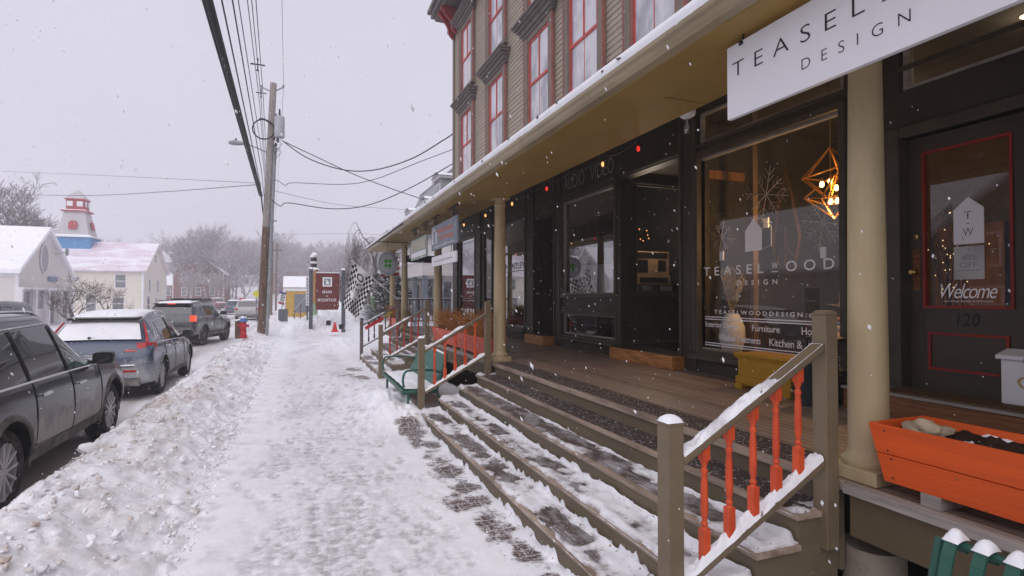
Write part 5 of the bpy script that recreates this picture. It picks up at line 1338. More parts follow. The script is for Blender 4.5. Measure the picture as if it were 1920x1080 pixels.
    for s in (-1, 1):
        h = MB(); x = xs(my, mz - .05); 
        xm = s * (x + .17); pf = [(.115, -.06, .075), (.125, .0, .085), (.105, .06, .07), (.05, .09, .035)]; rg = []
        for hw, yo, hh in pf: rg.append([h.vert((xm + hw * abs(math.cos(a)) ** .5 * (1 if math.cos(a) > 0 else -1), my + yo, mz + .02 + hh * abs(math.sin(a)) ** .5 * (1 if math.sin(a) > 0 else -1))) for a in [i * math.pi / 8 for i in range(16)]])
        for ra, rb in zip(rg[:-1], rg[1:]):
            for i in range(16): h.face(ra[i], ra[(i + 1) % 16], rb[(i + 1) % 16], rb[i])
        h.face(*rg[0]); h.face(*rg[-1])
        mo = h.build('mirror', sp.get('mirrormat', 'blacktrim'), t, sm=50, local=True)
        g_ = MB(); g_.grid(lambda u, v: (s * (x + .17) + (u - .5) * .17, my - .062, mz + .02 + (v - .5) * .115), 2, 2); g_.build('mirror_glass', 'carglass', mo, local=True)
        g_ = MB(); g_.bar((s * (x - .03), my + .03, mz - .05), (s * (x + .12), my + .02, mz - .02), .05, .05); g_.build('mirror_arm', 'blacktrim', mo, local=True)
    if sp.get('rails'):
        y0, y1, xr, z0 = sp['rails']
        for s in (-1, 1):
            l = MB(); pts = [(s * (xr + .0), lerp(y0, y1, k / 12), zsurf(lerp(y0, y1, k / 12), xr) + .045 * math.sin(math.pi * k / 12) ** .35) for k in range(13)]
            l.tube(pts, .018, 6); l.build('roof_rail', sp.get('railmat', 'blacktrim'), t, sm=60, local=True)
    for nm, ms, fn in sp.get('extra', ()):
        b_ = MB(); fn(b_, xs, zsurf, sect); b_.build(nm, ms, t, bevel=.006, sm=45, local=True)
    return t
# stations: y, zbottom, zshoulder, ztop, w_bottom, w_mid, w_shoulder, w_roof
def suv_st(L, h, hood, belt, w, rear_lo=.45, gl0=.10, gl1=.50, ws0=None, ws1=None, zb=.33, rfall=.04, wt=.62):
    ws0 = ws0 or L - 1.55; ws1 = ws1 or L - 2.35; W = w / 2
    return [(0.0, .52, .80, .84, W * .80, W * .84, W * .80, W * .74), (.05, .42, .92, .97, W * .88, W * .93, W * .90, W * .80), (gl0, .38, belt - .05, belt + .02, W * .92, W * .97, W * .94, W * .84),
            (gl0 + .06, .36, belt, belt + .10, W * .93, W * .98, W * .945, W * .86), (gl1, zb + .01, belt + .01, h - .09, W * .94, W * .995, W * .95, W * .70 + .03), (gl1 + .10, zb, belt + .01, h - rfall, W * .94, W, W * .95, W * wt / .62 * .70),
            (L * .36, zb, belt, h, W * .95, W, W * .95, W * .72), (L * .50, zb, belt - .01, h, W * .95, W, W * .95, W * .72), (ws1, zb, belt - .02, h - .05, W * .95, W, W * .95, W * .70), (ws1 + .12, zb, belt - .025, h - .12, W * .95, W, W * .95, W * .70), (ws0, zb, belt - .06, hood + .04, W * .95, W, W * .94, W * .78),
            (ws0 + .10, zb, hood - .05, hood + .005, W * .95, W, W * .93, W * .82), (L - .70, zb + .02, hood - .10, hood - .04, W * .94, W, W * .92, W * .80), (L - .30, zb + .04, hood - .16, hood - .10, W * .92, W * .97, W * .88, W * .76), (L - .10, zb + .06, hood - .24, hood - .20, W * .86, W * .90, W * .82, W * .70), (L, zb + .14, hood - .36, hood - .33, W * .76, W * .80, W * .74, W * .64)]

# --- near dark grey SUV
P1 = paint_mat('graphite_paint', (.010, .012, .020), (.50, .475, .465), .74, .85)
s1 = suv_st(5.05, 1.80, 1.17, 1.13, 1.98)
sp1 = dict(L=5.05, st=s1, paint=P1, rt=.388, axles=(1.13, 4.17), ww=.955, tw=.25, spokes=6,
    wins=[(((.95, 1.16), (1.62, 1.155), (1.56, 1.62), (1.02, 1.60)), 'carglass'), (((1.70, 1.155), (2.58, 1.145), (2.46, 1.655), (1.66, 1.635)), 'carglass'), (((2.68, 1.145), (3.56, 1.115), (2.86, 1.63), (2.60, 1.655)), 'greenglass')],
    lines=[([(.85, 1.14), (1.65, 1.135), (2.63, 1.125), (3.62, 1.10)], .010, 'soft_snow', 'sill_snow'), ([(.92, 1.14), (.96, 1.63), (1.6, 1.665), (2.5, 1.685), (2.84, 1.665), (3.1, 1.49), (3.60, 1.12)], .011, 'chrome', 'window_trim'),
           ([(1.66, 1.12), (1.68, .9), (1.66, .50)], .005, 'blacktrim', 'door_gap'), ([(2.64, 1.12), (2.67, .85), (2.64, .46)], .005, 'blacktrim', 'door_gap'), ([(3.62, 1.09), (3.64, .8), (3.60, .46)], .005, 'blacktrim', 'door_gap'), ([(1.62, .50), (2.64, .47), (3.6, .46)], .005, 'blacktrim', 'door_gap'), ([(2.63, 1.14), (2.52, 1.66)], .022, 'blacktrim', 'pillar'), ([(1.65, 1.15), (1.61, 1.64)], .022, 'blacktrim', 'pillar')],
    panels=[(((1.60, .35), (3.72, .35), (3.72, .47), (1.60, .47)), 'cladding', 'sill_cladding', .012)],
    handles=[(1.86, .985), (2.86, .965)], mirror=(3.50, 1.17), rails=(.75, 2.9, .60, 0), railmat='chrome',
    tops=[('windshield', 2.80, 3.44, lambda y: .62, 'carglass', .008)],
    extra=[('headlamp', 'clearlens', lambda b, xs, zs, se: [b.box(s * .62 - .14, s * .62 + .14, 4.86, 4.96, .82, .93) for s in (-1, 1)]), ('grille', 'blacktrim', lambda b, xs, zs, se: b.box(-.48, .48, 4.9, 5.06, .62, .82)),
           ('tail_lamp', 'redlamp', lambda b, xs, zs, se: [b.box(s * .80 - .1, s * .80 + .1, .02, .14, .95, 1.06) for s in (-1, 1)]), ('side_step_snow', 'soft_snow', lambda b, xs, zs, se: [b.blob((.90, 3.62 + k * .06, .40 + .02 * k), (.05, .09, .07), k, 2) for k in range(3)])])
c1 = make_car('parked_suv', 'dark graphite parked SUV with salt streaked doors and silver wheels, closest to the shops', sp1, 'cars parked along the snow bank')
c1.location = (-2.47 - .955, 9.43 - 4.17, -.185)

# --- blue crossover with snow on it
P2 = paint_mat('blue_grey_paint', (.045, .065, .115), (.40, .40, .41), .74, .8)
W2 = 1.90 / 2
s2 = [(0.0, .50, .78, .82, W2 * .84, W2 * .86, W2 * .84, W2 * .78), (.05, .36, .90, .95, W2 * .90, W2 * .94, W2 * .92, W2 * .82), (.11, .33, 1.00, 1.06, W2 * .92, W2 * .97, W2 * .95, W2 * .82), (.17, .31, 1.04, 1.13, W2 * .93, W2 * .98, W2 * .955, W2 * .80), (.62, .28, 1.06, 1.53, W2 * .94, W2 * .995, W2 * .945, W2 * .64), (.72, .28, 1.06, 1.585, W2 * .94, W2, W2 * .945, W2 * .66),
      (1.3, .27, 1.05, 1.64, W2 * .95, W2, W2 * .945, W2 * .67), (2.0, .27, 1.03, 1.66, W2 * .95, W2, W2 * .945, W2 * .68), (2.65, .27, 1.01, 1.62, W2 * .95, W2, W2 * .945, W2 * .66), (2.85, .27, 1.00, 1.55, W2 * .95, W2, W2 * .945, W2 * .66), (3.45, .27, .97, 1.12, W2 * .95, W2, W2 * .94, W2 * .76), (3.58, .27, .95, 1.04, W2 * .95, W2, W2 * .93, W2 * .8), (4.1, .28, .90, .98, W2 * .94, W2, W2 * .91, W2 * .78), (4.45, .3, .82, .90, W2 * .9, W2 * .95, W2 * .86, W2 * .74), (4.6, .34, .72, .80, W2 * .84, W2 * .88, W2 * .8, W2 * .68), (4.69, .42, .62, .66, W2 * .74, W2 * .78, W2 * .72, W2 * .6)]
def lamp2(b, xs, zs, se):
    for s in (-1, 1):
        # vertical strip beside the glass, broad lens on the corner
        b.tube([(s * .80, .17, 1.10), (s * .765, .30, 1.22), (s * .69, .48, 1.40), (s * .645, .58, 1.50)], [.035, .028, .022, .016], 6)
def lamp2b(b, xs, zs, se):
    for s in (-1, 1):
        pts = [(.66, .045), (.80, .06), (.885, .13), (.925, .32)]
        for (xa, ya), (xb, yb) in zip(pts[:-1], pts[1:]):
            b.hexa([(s * xa, ya, .87), (s * xb, yb, .87), (s * (xb - .08), yb + .08, .87), (s * (xa - .05), ya + .1, .87), (s * (xa - .01), ya + .06, 1.11), (s * (xb - .005), yb + .05, 1.11), (s * (xb - .09), yb + .12, 1.11), (s * (xa - .06), ya + .16, 1.11)])
        b.hexa([(s * .46, .035, .950), (s * .66, .045, .950), (s * .64, .16, .950), (s * .46, .16, .950), (s * .46, .06, .985), (s * .66, .072, .985), (s * .64, .18, .985), (s * .46, .18, .985)])
sp2 = dict(L=4.69, st=s2, paint=P2, rt=.37, axles=(.95, 3.80), ww=.925, tw=.23, spokes=5, lipmat=P2, handlemat='chrome',
    wins=[(((.66, 1.12), (1.02, 1.10), (1.00, 1.46), (.96, 1.46)), 'carglass'), (((1.10, 1.10), (1.98, 1.07), (1.94, 1.53), (1.10, 1.49)), 'carglass'), (((2.06, 1.07), (3.16, 1.03), (2.74, 1.47), (2.02, 1.53)), 'carglass')],
    lines=[([(.62, 1.10), (1.0, 1.075), (2.0, 1.05), (3.24, 1.01)], .012, 'chrome', 'window_trim'), ([(.62, 1.11), (.98, 1.475), (1.5, 1.525), (2.0, 1.55), (2.7, 1.50), (3.22, 1.03)], .011, 'chrome', 'window_trim'), ([(1.06, 1.06), (1.18, .8), (1.35, .5)], .005, 'blacktrim', 'door_gap'), ([(2.02, 1.04), (2.05, .8), (2.04, .42)], .005, 'blacktrim', 'door_gap'), ([(2.02, 1.06), (1.98, 1.53)], .02, 'blacktrim', 'pillar'), ([(3.05, 1.0), (3.1, .7), (3.06, .42)], .005, 'blacktrim', 'door_gap')],
    panels=[(((1.4, .30), (3.4, .30), (3.4, .40), (1.4, .40)), 'cladding', 'sill_cladding', .012)], handles=[(1.30, .96), (2.30, .94)], mirror=(3.05, 1.10), rails=(.8, 2.7, .585, 0), railmat='chrome',
    tilt={'rear_window_snow': 1.0},
    tops=[('roof_snow', .52, 3.0, lambda y: .60 - .03 * smooth(.8, .5, y), 'soft_snow', .004, 26, 14, .055, .012), ('rear_window', .19, .58, lambda y: .72 - .33 * (y - .19), 'carglass', .012), ('rear_window_snow', .20, .56, lambda y: .70 - .33 * (y - .20), 'soft_snow', .022, 12, 12, .012, .006), ('windshield', 2.9, 3.4, lambda y: .62, 'carglass', .008), ('hood_snow', 3.6, 4.3, lambda y: .7, 'soft_snow', .003, 10, 10, .03, .01)],
    extra=[('spoiler', 'blacktrim', lambda b, xs, zs, se: b.hexa([(-.58, .46, 1.535), (.58, .46, 1.535), (.60, .72, 1.575), (-.60, .72, 1.575), (-.57, .45, 1.575), (.57, .45, 1.575), (.60, .72, 1.60), (-.60, .72, 1.60)])),
           ('tail_lamp_strip', 'redlamp', lamp2), ('tail_lamp', 'redlit2', lamp2b),
           ('wiper', 'blacktrim', lambda b, xs, zs, se: (b.bar((-.14, .215, 1.205), (.36, .215, 1.195), .03, .03), b.blob((-.14, .21, 1.20), (.04, .03, .04), 1, 2))),
           ('chrome_strip', 'chrome', lambda b, xs, zs, se: b.box(-.62, .62, -.012, .08, .66, .685)), ('bumper_snow', 'soft_snow', lambda b, xs, zs, se: b.grid(lambda u, v: (lerp(-.64, .64, u), -.02 + .09 * v, .69 + .03 * math.sin(v * 3.14) * (.6 + .8 * nz(u * 6, v))), 30, 5)),
           ('reflector', 'redlamp', lambda b, xs, zs, se: [b.box(s * .52 - .14, s * .52 + .14, -.008, .06, .565, .605) for s in (-1, 1)]), ('lower_bumper', 'cladding', lambda b, xs, zs, se: b.box(-.72, .72, .01, .3, .30, .46)),
           ('number_plate', 'plate', lambda b, xs, zs, se: b.box(-.16, .16, -.004, .04, .83, .91)), ('badge', 'chrome', lambda b, xs, zs, se: [b.box(x - .012, x + .012, .085, .12, 1.00, 1.02) for x in (-.2, -.1, 0, .1, .2)])])
M['redlit2'] = mat('bright_red_lens', (.30, .006, .010), .15, .6, (.5, .03, .03), 12, emis=(1, .02, .02), estr=.04)
c2 = make_car('parked_crossover', 'dark blue parked crossover with a snow covered rear window and roof', sp2, 'cars parked along the snow bank')
c2.location = (-2.60 - .925, 12.38, -.185)

# --- grey off-roader pulling out, brake lamps lit
P3 = paint_mat('slate_paint', (.045, .050, .058), (.24, .235, .23), .62, .9)
W3 = 1.92 / 2
s3 = [(0.0, .60, .95, 1.0, W3 * .86, W3 * .88, W3 * .84, W3 * .78), (.05, .50, 1.06, 1.12, W3 * .9, W3 * .95, W3 * .92, W3 * .84), (.12, .48, 1.17, 1.24, W3 * .92, W3 * .98, W3 * .93, W3 * .82), (.36, .46, 1.19, 1.66, W3 * .93, W3, W3 * .93, W3 * .74), (.46, .45, 1.19, 1.74, W3 * .93, W3, W3 * .93, W3 * .75), (1.4, .44, 1.18, 1.78, W3 * .94, W3, W3 * .93, W3 * .76), (2.5, .44, 1.17, 1.76, W3 * .94, W3, W3 * .93, W3 * .75), (2.75, .44, 1.16, 1.70, W3 * .94, W3, W3 * .93, W3 * .75),
      (3.3, .44, 1.14, 1.26, W3 * .94, W3, W3 * .93, W3 * .8), (3.42, .45, 1.10, 1.20, W3 * .94, W3, W3 * .92, W3 * .84), (4.3, .48, 1.02, 1.13, W3 * .93, W3 * .98, W3 * .9, W3 * .8), (4.65, .52, .92, 1.02, W3 * .86, W3 * .9, W3 * .84, W3 * .74), (4.8, .58, .78, .82, W3 * .76, W3 * .8, W3 * .74, W3 * .64)]
sp3 = dict(L=4.8, st=s3, paint=P3, rt=.405, axles=(1.08, 3.87), ww=.935, tw=.27, spokes=6, rim='rimdark', handlemat=P3, lipmat=P3,
    wins=[(((.42, 1.25), (1.22, 1.235), (1.20, 1.60), (.50, 1.58)), 'carglass'), (((1.30, 1.235), (2.10, 1.225), (2.06, 1.62), (1.30, 1.61)), 'carglass'), (((2.20, 1.225), (3.08, 1.20), (2.74, 1.60), (2.16, 1.62)), 'greenglass')],
    lines=[([(1.26, 1.2), (1.3, .9), (1.5, .55)], .006, 'blacktrim', 'door_gap'), ([(2.15, 1.2), (2.16, .9), (2.15, .52)], .006, 'blacktrim', 'door_gap'), ([(3.12, 1.15), (3.12, .9), (3.1, .52)], .006, 'blacktrim', 'door_gap')],
    panels=[(((1.6, .46), (3.4, .46), (3.4, .56), (1.6, .56)), 'cladding', 'sill_cladding', .02)], handles=[(1.5, 1.08), (2.4, 1.08)], mirror=(3.05, 1.27), rails=(.5, 2.7, .62, 0),
    tilt={}, tops=[('roof_snow', .42, 1.75, lambda y: .64, 'soft_snow', .004, 14, 10, .06, .012), ('rear_window', .15, .34, lambda y: .72, 'carglass', .014), ('windshield', 2.8, 3.25, lambda y: .64, 'carglass', .008), ('hood_snow', 3.5, 4.5, lambda y: .66, 'soft_snow', .003, 8, 8, .03, .01)],
    extra=[('spoiler', 'blacktrim', lambda b, xs, zs, se: b.box(-.66, .66, .24, .5, 1.70, 1.745)), ('high_brake_lamp', 'redlit', lambda b, xs, zs, se: b.box(-.15, .15, .228, .26, 1.70, 1.74)),
           ('tail_lamp', 'redlit', lambda b, xs, zs, se: [b.box(s * .845 - .09, s * .845 + .09, .0, .22, 1.02, 1.26) for s in (-1, 1)]), ('bumper', 'cladding', lambda b, xs, zs, se: b.box(-.84, .84, -.08, .2, .56, .80)), ('number_plate', 'plate', lambda b, xs, zs, se: b.box(-.16, .16, .0, .06, .92, 1.05)),
           ('side_step', 'cladding', lambda b, xs, zs, se: [b.bar((s * .98, 1.55, .46), (s * .98, 3.35, .46), .12, .06) for s in (-1, 1)]),
           ('roof_rack', 'blacktrim', lambda b, xs, zs, se: (b.box(-.62, .62, 1.75, 2.75, 1.82, 1.93), b.hexa([(-.6, 2.75, 1.82), (.6, 2.75, 1.82), (.58, 2.95, 1.80), (-.58, 2.95, 1.80), (-.6, 2.75, 1.93), (.6, 2.75, 1.93), (.58, 2.95, 1.83), (-.58, 2.95, 1.83)]), [b.bar((s * .62, .55, 1.845), (s * .62, 1.75, 1.86), .03, .03) for s in (-1, 1)]))])
c3 = make_car('offroad_suv', 'slate grey SUV with a black roof carrier and glowing orange red brake lamps', sp3)
c3.location = (-4.72, 25.0, -.185); c3.rotation_euler = (0, 0, R(-11))

# --- cars farther away and opposite
P4 = paint_mat('silver_paint', (.34, .33, .34), (.42, .40, .39), .6, .8); P5 = paint_mat('steel_blue_paint', (.05, .085, .13), (.2, .2, .2), .5, .6); P6 = paint_mat('brick_red_paint', (.16, .03, .03), (.2, .17, .16), .5, .6); P7 = paint_mat('black_paint', (.008, .008, .009), (.1, .1, .1), .6, .6)
def simple_spec(L, h, hood, belt, w, paint, lamp='redlamp', roof_snow=True):
    s = suv_st(L, h, hood, belt, w); rf = L - 2.35
    return dict(L=L, st=s, paint=paint, rt=.36, axles=(.95, L - .95), ww=w / 2 - .03, tw=.23, spokes=5, lip=False,
        wins=[(((.8, belt + .04), (1.55, belt + .03), (1.5, h - .2), (.85, h - .2)), 'carglass'), (((1.64, belt + .03), (L / 2, belt + .02), (L / 2 - .04, h - .17), (1.6, h - .18)), 'carglass'), (((L / 2 + .08, belt + .02), (L - 1.72, belt), (rf + .1, h - .20), (L / 2 + .04, h - .17)), 'carglass')],
        handles=[(1.8, belt - .13)], mirror=(L - 1.75, belt + .05), tops=[('rear_window', .13, .46, lambda y: w * .34, 'carglass', .014), ('windshield', rf + .08, L - 1.62, lambda y: w * .32, 'carglass', .010)] + ([('roof_snow', .56, rf, lambda y: w * .31, 'soft_snow', .004, 10, 8, .06, .01), ('hood_snow', L - 1.4, L - .4, lambda y: w * .34, 'soft_snow', .003, 8, 8, .03, .01)] if roof_snow else []),
        extra=[('tail_lamp', lamp, lambda b, xs, zs, se: [b.box(s * w * .40 - .12, s * w * .40 + .12, -.01, .16, belt - .20, belt - .05) for s in (-1, 1)]), ('headlamp', 'clearlens', lambda b, xs, zs, se: [b.box(s * w * .33 - .14, s * w * .33 + .14, L - .2, L - .02, hood - .36, hood - .24) for s in (-1, 1)]), ('number_plate', 'plate', lambda b, xs, zs, se: b.box(-.16, .16, -.01, .05, .72, .82)), ('lower_bumper', 'cladding', lambda b, xs, zs, se: b.box(-w * .4, w * .4, -.01, .2, .40, .56)), ('grille', 'blacktrim', lambda b, xs, zs, se: b.box(-.4, .4, L - .1, L + .01, .55, .75))])
def at(px, h_or_z, dist):   # pixel column at a depth along the view axis -> ground point
    xc = (px - 960) / F_PX * dist; a = R(YAW)
    return (xc * math.cos(a) + dist * math.sin(a), dist * math.cos(a) - xc * math.sin(a))
x, y = at(463, 0, 47); c4 = make_car('parked_minivan', 'pale silver parked van beyond the red hydrant with snow on its roof', simple_spec(4.9, 1.76, 1.15, 1.1, 2.0, P4), None, 'car'); c4.location = (x, y, -.19)
x, y = at(434, 0, 62); c5 = make_car('moving_car', 'small steel blue car driving along the road beyond the silver van', simple_spec(4.5, 1.62, 1.05, 1.02, 1.85, P5)); c5.location = (x + .3, y, -.19); c5.rotation_euler = (0, 0, R(8))
x, y = at(390, 0, 84); c6 = make_car('distant_car', 'dull red car far down the snowy road above the black roof carrier', simple_spec(4.9, 1.8, 1.2, 1.15, 1.95, P6)); c6.location = (x, y + 4, -.15); c6.rotation_euler = (0, 0, R(205))
x, y = at(312, 0, 80); c7 = make_car('distant_car', 'snowy grey car parked beside the pale barn, just above the roof carrier', simple_spec(4.5, 1.6, 1.05, 1.02, 1.85, P4)); c7.location = (x, y, -.1); c7.rotation_euler = (0, 0, R(100))
c8 = make_car('parked_pickup', 'black vehicle roof showing above the graphite SUV at the picture edge', simple_spec(5.2, 1.88, 1.2, 1.15, 2.0, P7, roof_snow=False)); c8.location = (-9.35, 24.2, -.185); c8.rotation_euler = (0, 0, R(180))
# ------------------------------------------------------------------ utility pole, wires, street furniture
def P(px, py, d):
    x, y = at(px, 0, d); return Vector((x, y, CZ - (py - 557) / F_PX * d))
M['polewood'] = mat('pole_wood', (.20, .135, .10), .85, .15, (.085, .05, .038), 5, (3, 3, .25), bump=.6, bs=30)
M['poletop'] = mat('pole_grey_wood', (.36, .32, .30), .85, .15, (.25, .22, .205), 5, (3, 3, .25), bump=.4, bs=30)
M['conduit'] = mat('grey_conduit', (.30, .32, .33), .55, .3)
M['wire'] = mat('wire_black', (.02, .02, .022), .6, .3); M['wiregrey'] = mat('wire_grey', (.16, .155, .165), .6, .3)
M['transformer'] = mat('transformer_grey', (.45, .46, .49), .45, .4)
b0, b1 = P(490, 622, 24), P(510, 154, 24)
t = thing('utility_pole', (b0.x, b0.y, 0), 'tall weathered wooden utility pole with a grey transformer and a coil of black cable', 'utility pole')
m = MB(); f = lambda k: b0.lerp(b1, k)
m.tube([f(0) - Vector((0, 0, .5)), f(.2), f(.42)], [.175, .165, .16], 14); m.build('pole', 'polewood', t, sm=60)
m = MB(); m.tube([f(.419), f(.7), f(1)], [.16, .15, .135], 14); m.build('pole_top', 'poletop', t, sm=60)
off = Vector((.22, -.06, 0)); m = MB(); m.tube([f(0) + off - Vector((0, 0, .4)), f(.45) + off * .95, f(.74) + off * .9], .075, 10); m.build('conduit', 'conduit', t, sm=60)
m = MB(); 
for s in (-1, 1):
    a = f(.965); e = P(487 if s < 0 else 529, 161, 24); m.bar(a, e, .05, .05); m.lathe([(.04, 0), (.055, .04), (.03, .1)], e, 8)
m.build('crossarm', 'conduit', t)
c = P(522, 255, 23.7); m = MB(); m.lathe([(.17, 0), (.2, .02), (.21, .06), (.21, .86), (.2, .9), (.12, .94)], c - Vector((0, 0, .05)), 20); tr = m.build('transformer', 'transformer', t, sm=50)
m = MB(); m.lathe([(.05, 0), (.06, .05), (.035, .1), (.055, .15), (.03, .2), (.045, .25), (.02, .34)], c + Vector((.0, 0, .87)), 8); m.lathe([(.03, 0), (.04, .06), (.02, .14)], c + Vector((-.14, 0, .84)), 8); m.build('bushing', 'blacktrim', tr)
m = MB(); cc_ = P(492, 241, 23.6)
for k in range(2): m.tube([cc_ + Vector((.43 * math.cos(a), .02 * k, .42 * math.sin(a) + .01 * k)) for a in [i * math.pi / 14 for i in range(29)]], .028, 6, False)
m.tube([P(484, 221, 23.6), P(494, 222, 23.6), P(508, 232, 23.6)], .04, 6); m.build('cable_coil', 'wire', t, sm=60)
m = MB(); m.tube([P(497, 284, 23.9), P(480, 276, 23.9), P(458, 268, 23.9)], .03, 6); arm = m.build('lamp_arm', 'conduit', t, sm=60)
h0 = P(458, 268, 23.9); h1 = P(425, 265.5, 23.9); m = MB(); m.tube([h0, h0.lerp(h1, .3), h0.lerp(h1, .75), h1], [.05, .10, .11, .04], 8); lh = m.build('lamp_head', 'conduit', t, sm=60)
m = MB(); m.lathe([(.03, 0), (.04, .06), (.02, .1)], P(440, 264, 23.9) + Vector((0, 0, .05)), 8); m.build('photocell', 'blacktrim', lh)
m = MB()
for px, py in ((519, 262), (512, 258), (515, 270)): m.blob(P(px, py, 23.7), (.06, .06, .09), px, 2)
rr = random.Random(8)
for k in range(4): p0 = P(514, 262 + 4 * k, 23.7); m.tube([p0, p0 + Vector((rr.uniform(-.1, .25), 0, -.2)), p0 + Vector((rr.uniform(-.1, .3), 0, -.1 - .15 * k)), p0 + Vector((.0, 0, -.5))], .012, 5)
m.build('wire_splices', 'wire', t)
# lines along the street
def line(label, px0, mid, r, ms='wire', d2=64, end=(507, 420), sag=.0):
    mid_ = P(mid[0], mid[1], 24); d = max(4.5, (mid_.z - 1.95) * 1.867); q0 = P(px0, 0, d); pts = []
    far = mid_ + (q0 - mid_) * 2.2
    for k in range(25): pts.append(far.lerp(mid_, k / 24))
    if end:
        e = P(end[0], end[1], d2)
        for k in range(1, 17): u = k / 16; pts.append(mid_.lerp(e, u) - Vector((0, 0, .9 * 4 * u * (1 - u))))
    m = MB(); m.tube(pts, r, 5); o = m.build('overhead_wire', ms, sm=60); tag(o, label, 'wire'); return o
m = MB(); 
A_ = P(488, 366, 24); Q_ = P(386, 0, 8.2)
for k, (dx, dz) in enumerate(((-.055, 0), (0, .035), (.045, -.02), (.0, -.05))):
    fr_ = A_ + (Q_ - A_) * 2.1; m.tube([fr_.lerp(A_, i / 24) + Vector((dx, 0, dz)) for i in range(25)], .032, 6)
e = P(505, 470, 64)
m.tube([A_.lerp(e, i / 12) - Vector((0, 0, 2.4 * (i / 12) * (1 - i / 12))) for i in range(13)], .03, 5)
tag(m.build('cable_bundle', 'wire', sm=60), 'thick bundle of black cables running overhead to the tall pole', 'cable')
line('thin overhead wire nearest the thick black cable bundle', 412, (487, 347), .014, end=(506, 455)); line('thin overhead wire second from the thick cable bundle', 432, (489, 322), .014, end=(507, 445)); line('fine overhead wire third from the thick cable bundle', 443, (492, 305), .010, end=(507, 440))
m1 = [line('primary wire with spacers at the left end of the crossarm', 460, (484, 190), .013), line('middle primary wire passing left of the pole top', 468, (487, 186), .013), line('inner primary wire passing closest to the pole top', 476, (491, 182), .013)]
line('single high wire at the right end of the crossarm', 525, (529, 160), .008, 'wiregrey', end=(514, 412))
for (px, py, dd) in ((480, 118, 16.5), (487, 172, 23)):
    m = MB(); c_ = P(px, py, dd)
    for a in range(4): m.bar(c_, c_ + Vector((.17 * math.cos(a * 1.57), 0, .17 * math.sin(a * 1.57))), .03, .03); m.blob(c_ + Vector((.17 * math.cos(a * 1.57), 0, .17 * math.sin(a * 1.57))), (.035, .05, .035), a, 1)
    tag(m.build('wire_spacer', 'blacktrim'), 'small cross shaped spacer on the primary wires, ' + ('higher one' if py < 150 else 'lower one beside the pole top'), 'wire spacer')
def drop(label, pts, d0, d1, r, ms='wire'):
    # smooth sagging cable through points
    n_ = len(pts); P3 = [P(p[0], p[1], lerp(d0, d1, (p[0] - pts[0][0]) / (pts[-1][0] - pts[0][0]))) for p in pts]; out = []
    for i in range(n_ - 1):
        p0, p1, p2, p3 = P3[max(0, i - 1)], P3[i], P3[i + 1], P3[min(n_ - 1, i + 2)]
        for k in range(8):
            u = k / 8; out.append(.5 * ((2 * p1) + (p2 - p0) * u + (2 * p0 - 5 * p1 + 4 * p2 - p3) * u * u + (3 * p1 - p0 - 3 * p2 + p3) * u ** 3))
    out.append(P3[-1]); m = MB(); m.tube(out, r, 5); tag(m.build('service_wire', ms, sm=60), label, 'wire')
drop('black service cable sagging from the transformer to the building corner', [(527, 262), (575, 295), (640, 317), (700, 318), (770, 297), (830, 262), (848, 250)], 23.8, 19.2, .022)
drop('black twisted cable from the transformer down to the dormer roof', [(530, 264), (600, 297), (660, 325), (730, 352), (795, 374)], 23.8, 27, .02)
drop('thin service wire with a kink near the pole, middle of the drops', [(510, 337), (520, 338), (534, 347), (548, 342), (640, 345), (700, 336), (780, 305), (848, 279)], 23.8, 19.2, .013)
drop('lowest sagging service cable from the pole to the shop building', [(508, 374), (525, 386), (540, 380), (620, 391), (690, 384), (770, 351), (850, 305)], 23.8, 19.3, .018)
drop('faint grey wire sloping gently down behind the sagging cables', [(508, 356), (640, 384), (775, 393)], 23.8, 36, .010, 'wiregrey')
drop('single black wire crossing the sky above the barn tower', [(0, 363), (160, 366), (320, 358), (487, 345)], 42, 24.2, .016)
drop('fine pale wire high over the barn tower', [(0, 320), (250, 331), (487, 343)], 46, 24.2, .012, 'wiregrey')
drop('fine pale wire from the far pole to the right', [(508, 440), (640, 438), (720, 440)], 62, 48, .012, 'wiregrey')
# the next pole along
for (px, top, d, lab) in ((510, 410, 62, 'second wooden utility pole farther down the street with its own transformer'), (519, 455, 86, 'thin third pole almost behind the second utility pole'), (504, 480, 50, 'short bare pole just right of the tall utility pole')):
    a = P(px - 2, 585, d); bb = P(px, top, d); t = thing('utility_pole', (a.x, a.y, 0), lab, 'utility pole')
    m = MB(); m.tube([a - Vector((0, 0, 1)), bb], [.17, .13], 8); m.build('pole', 'polewood', t, sm=60)
    if d == 62:
        m = MB(); m.bar(P(502, 414, d), P(518, 414, d), .12, .12); m.bar(P(507, 470, d), P(527, 468, d), .1, .1); m.build('crossarm', 'polewood', t)
        m = MB(); m.lathe([(.3, 0), (.36, .1), (.36, .9), (.25, 1.0)], P(515, 452, d), 12); m.build('transformer', 'transformer', t, sm=50)
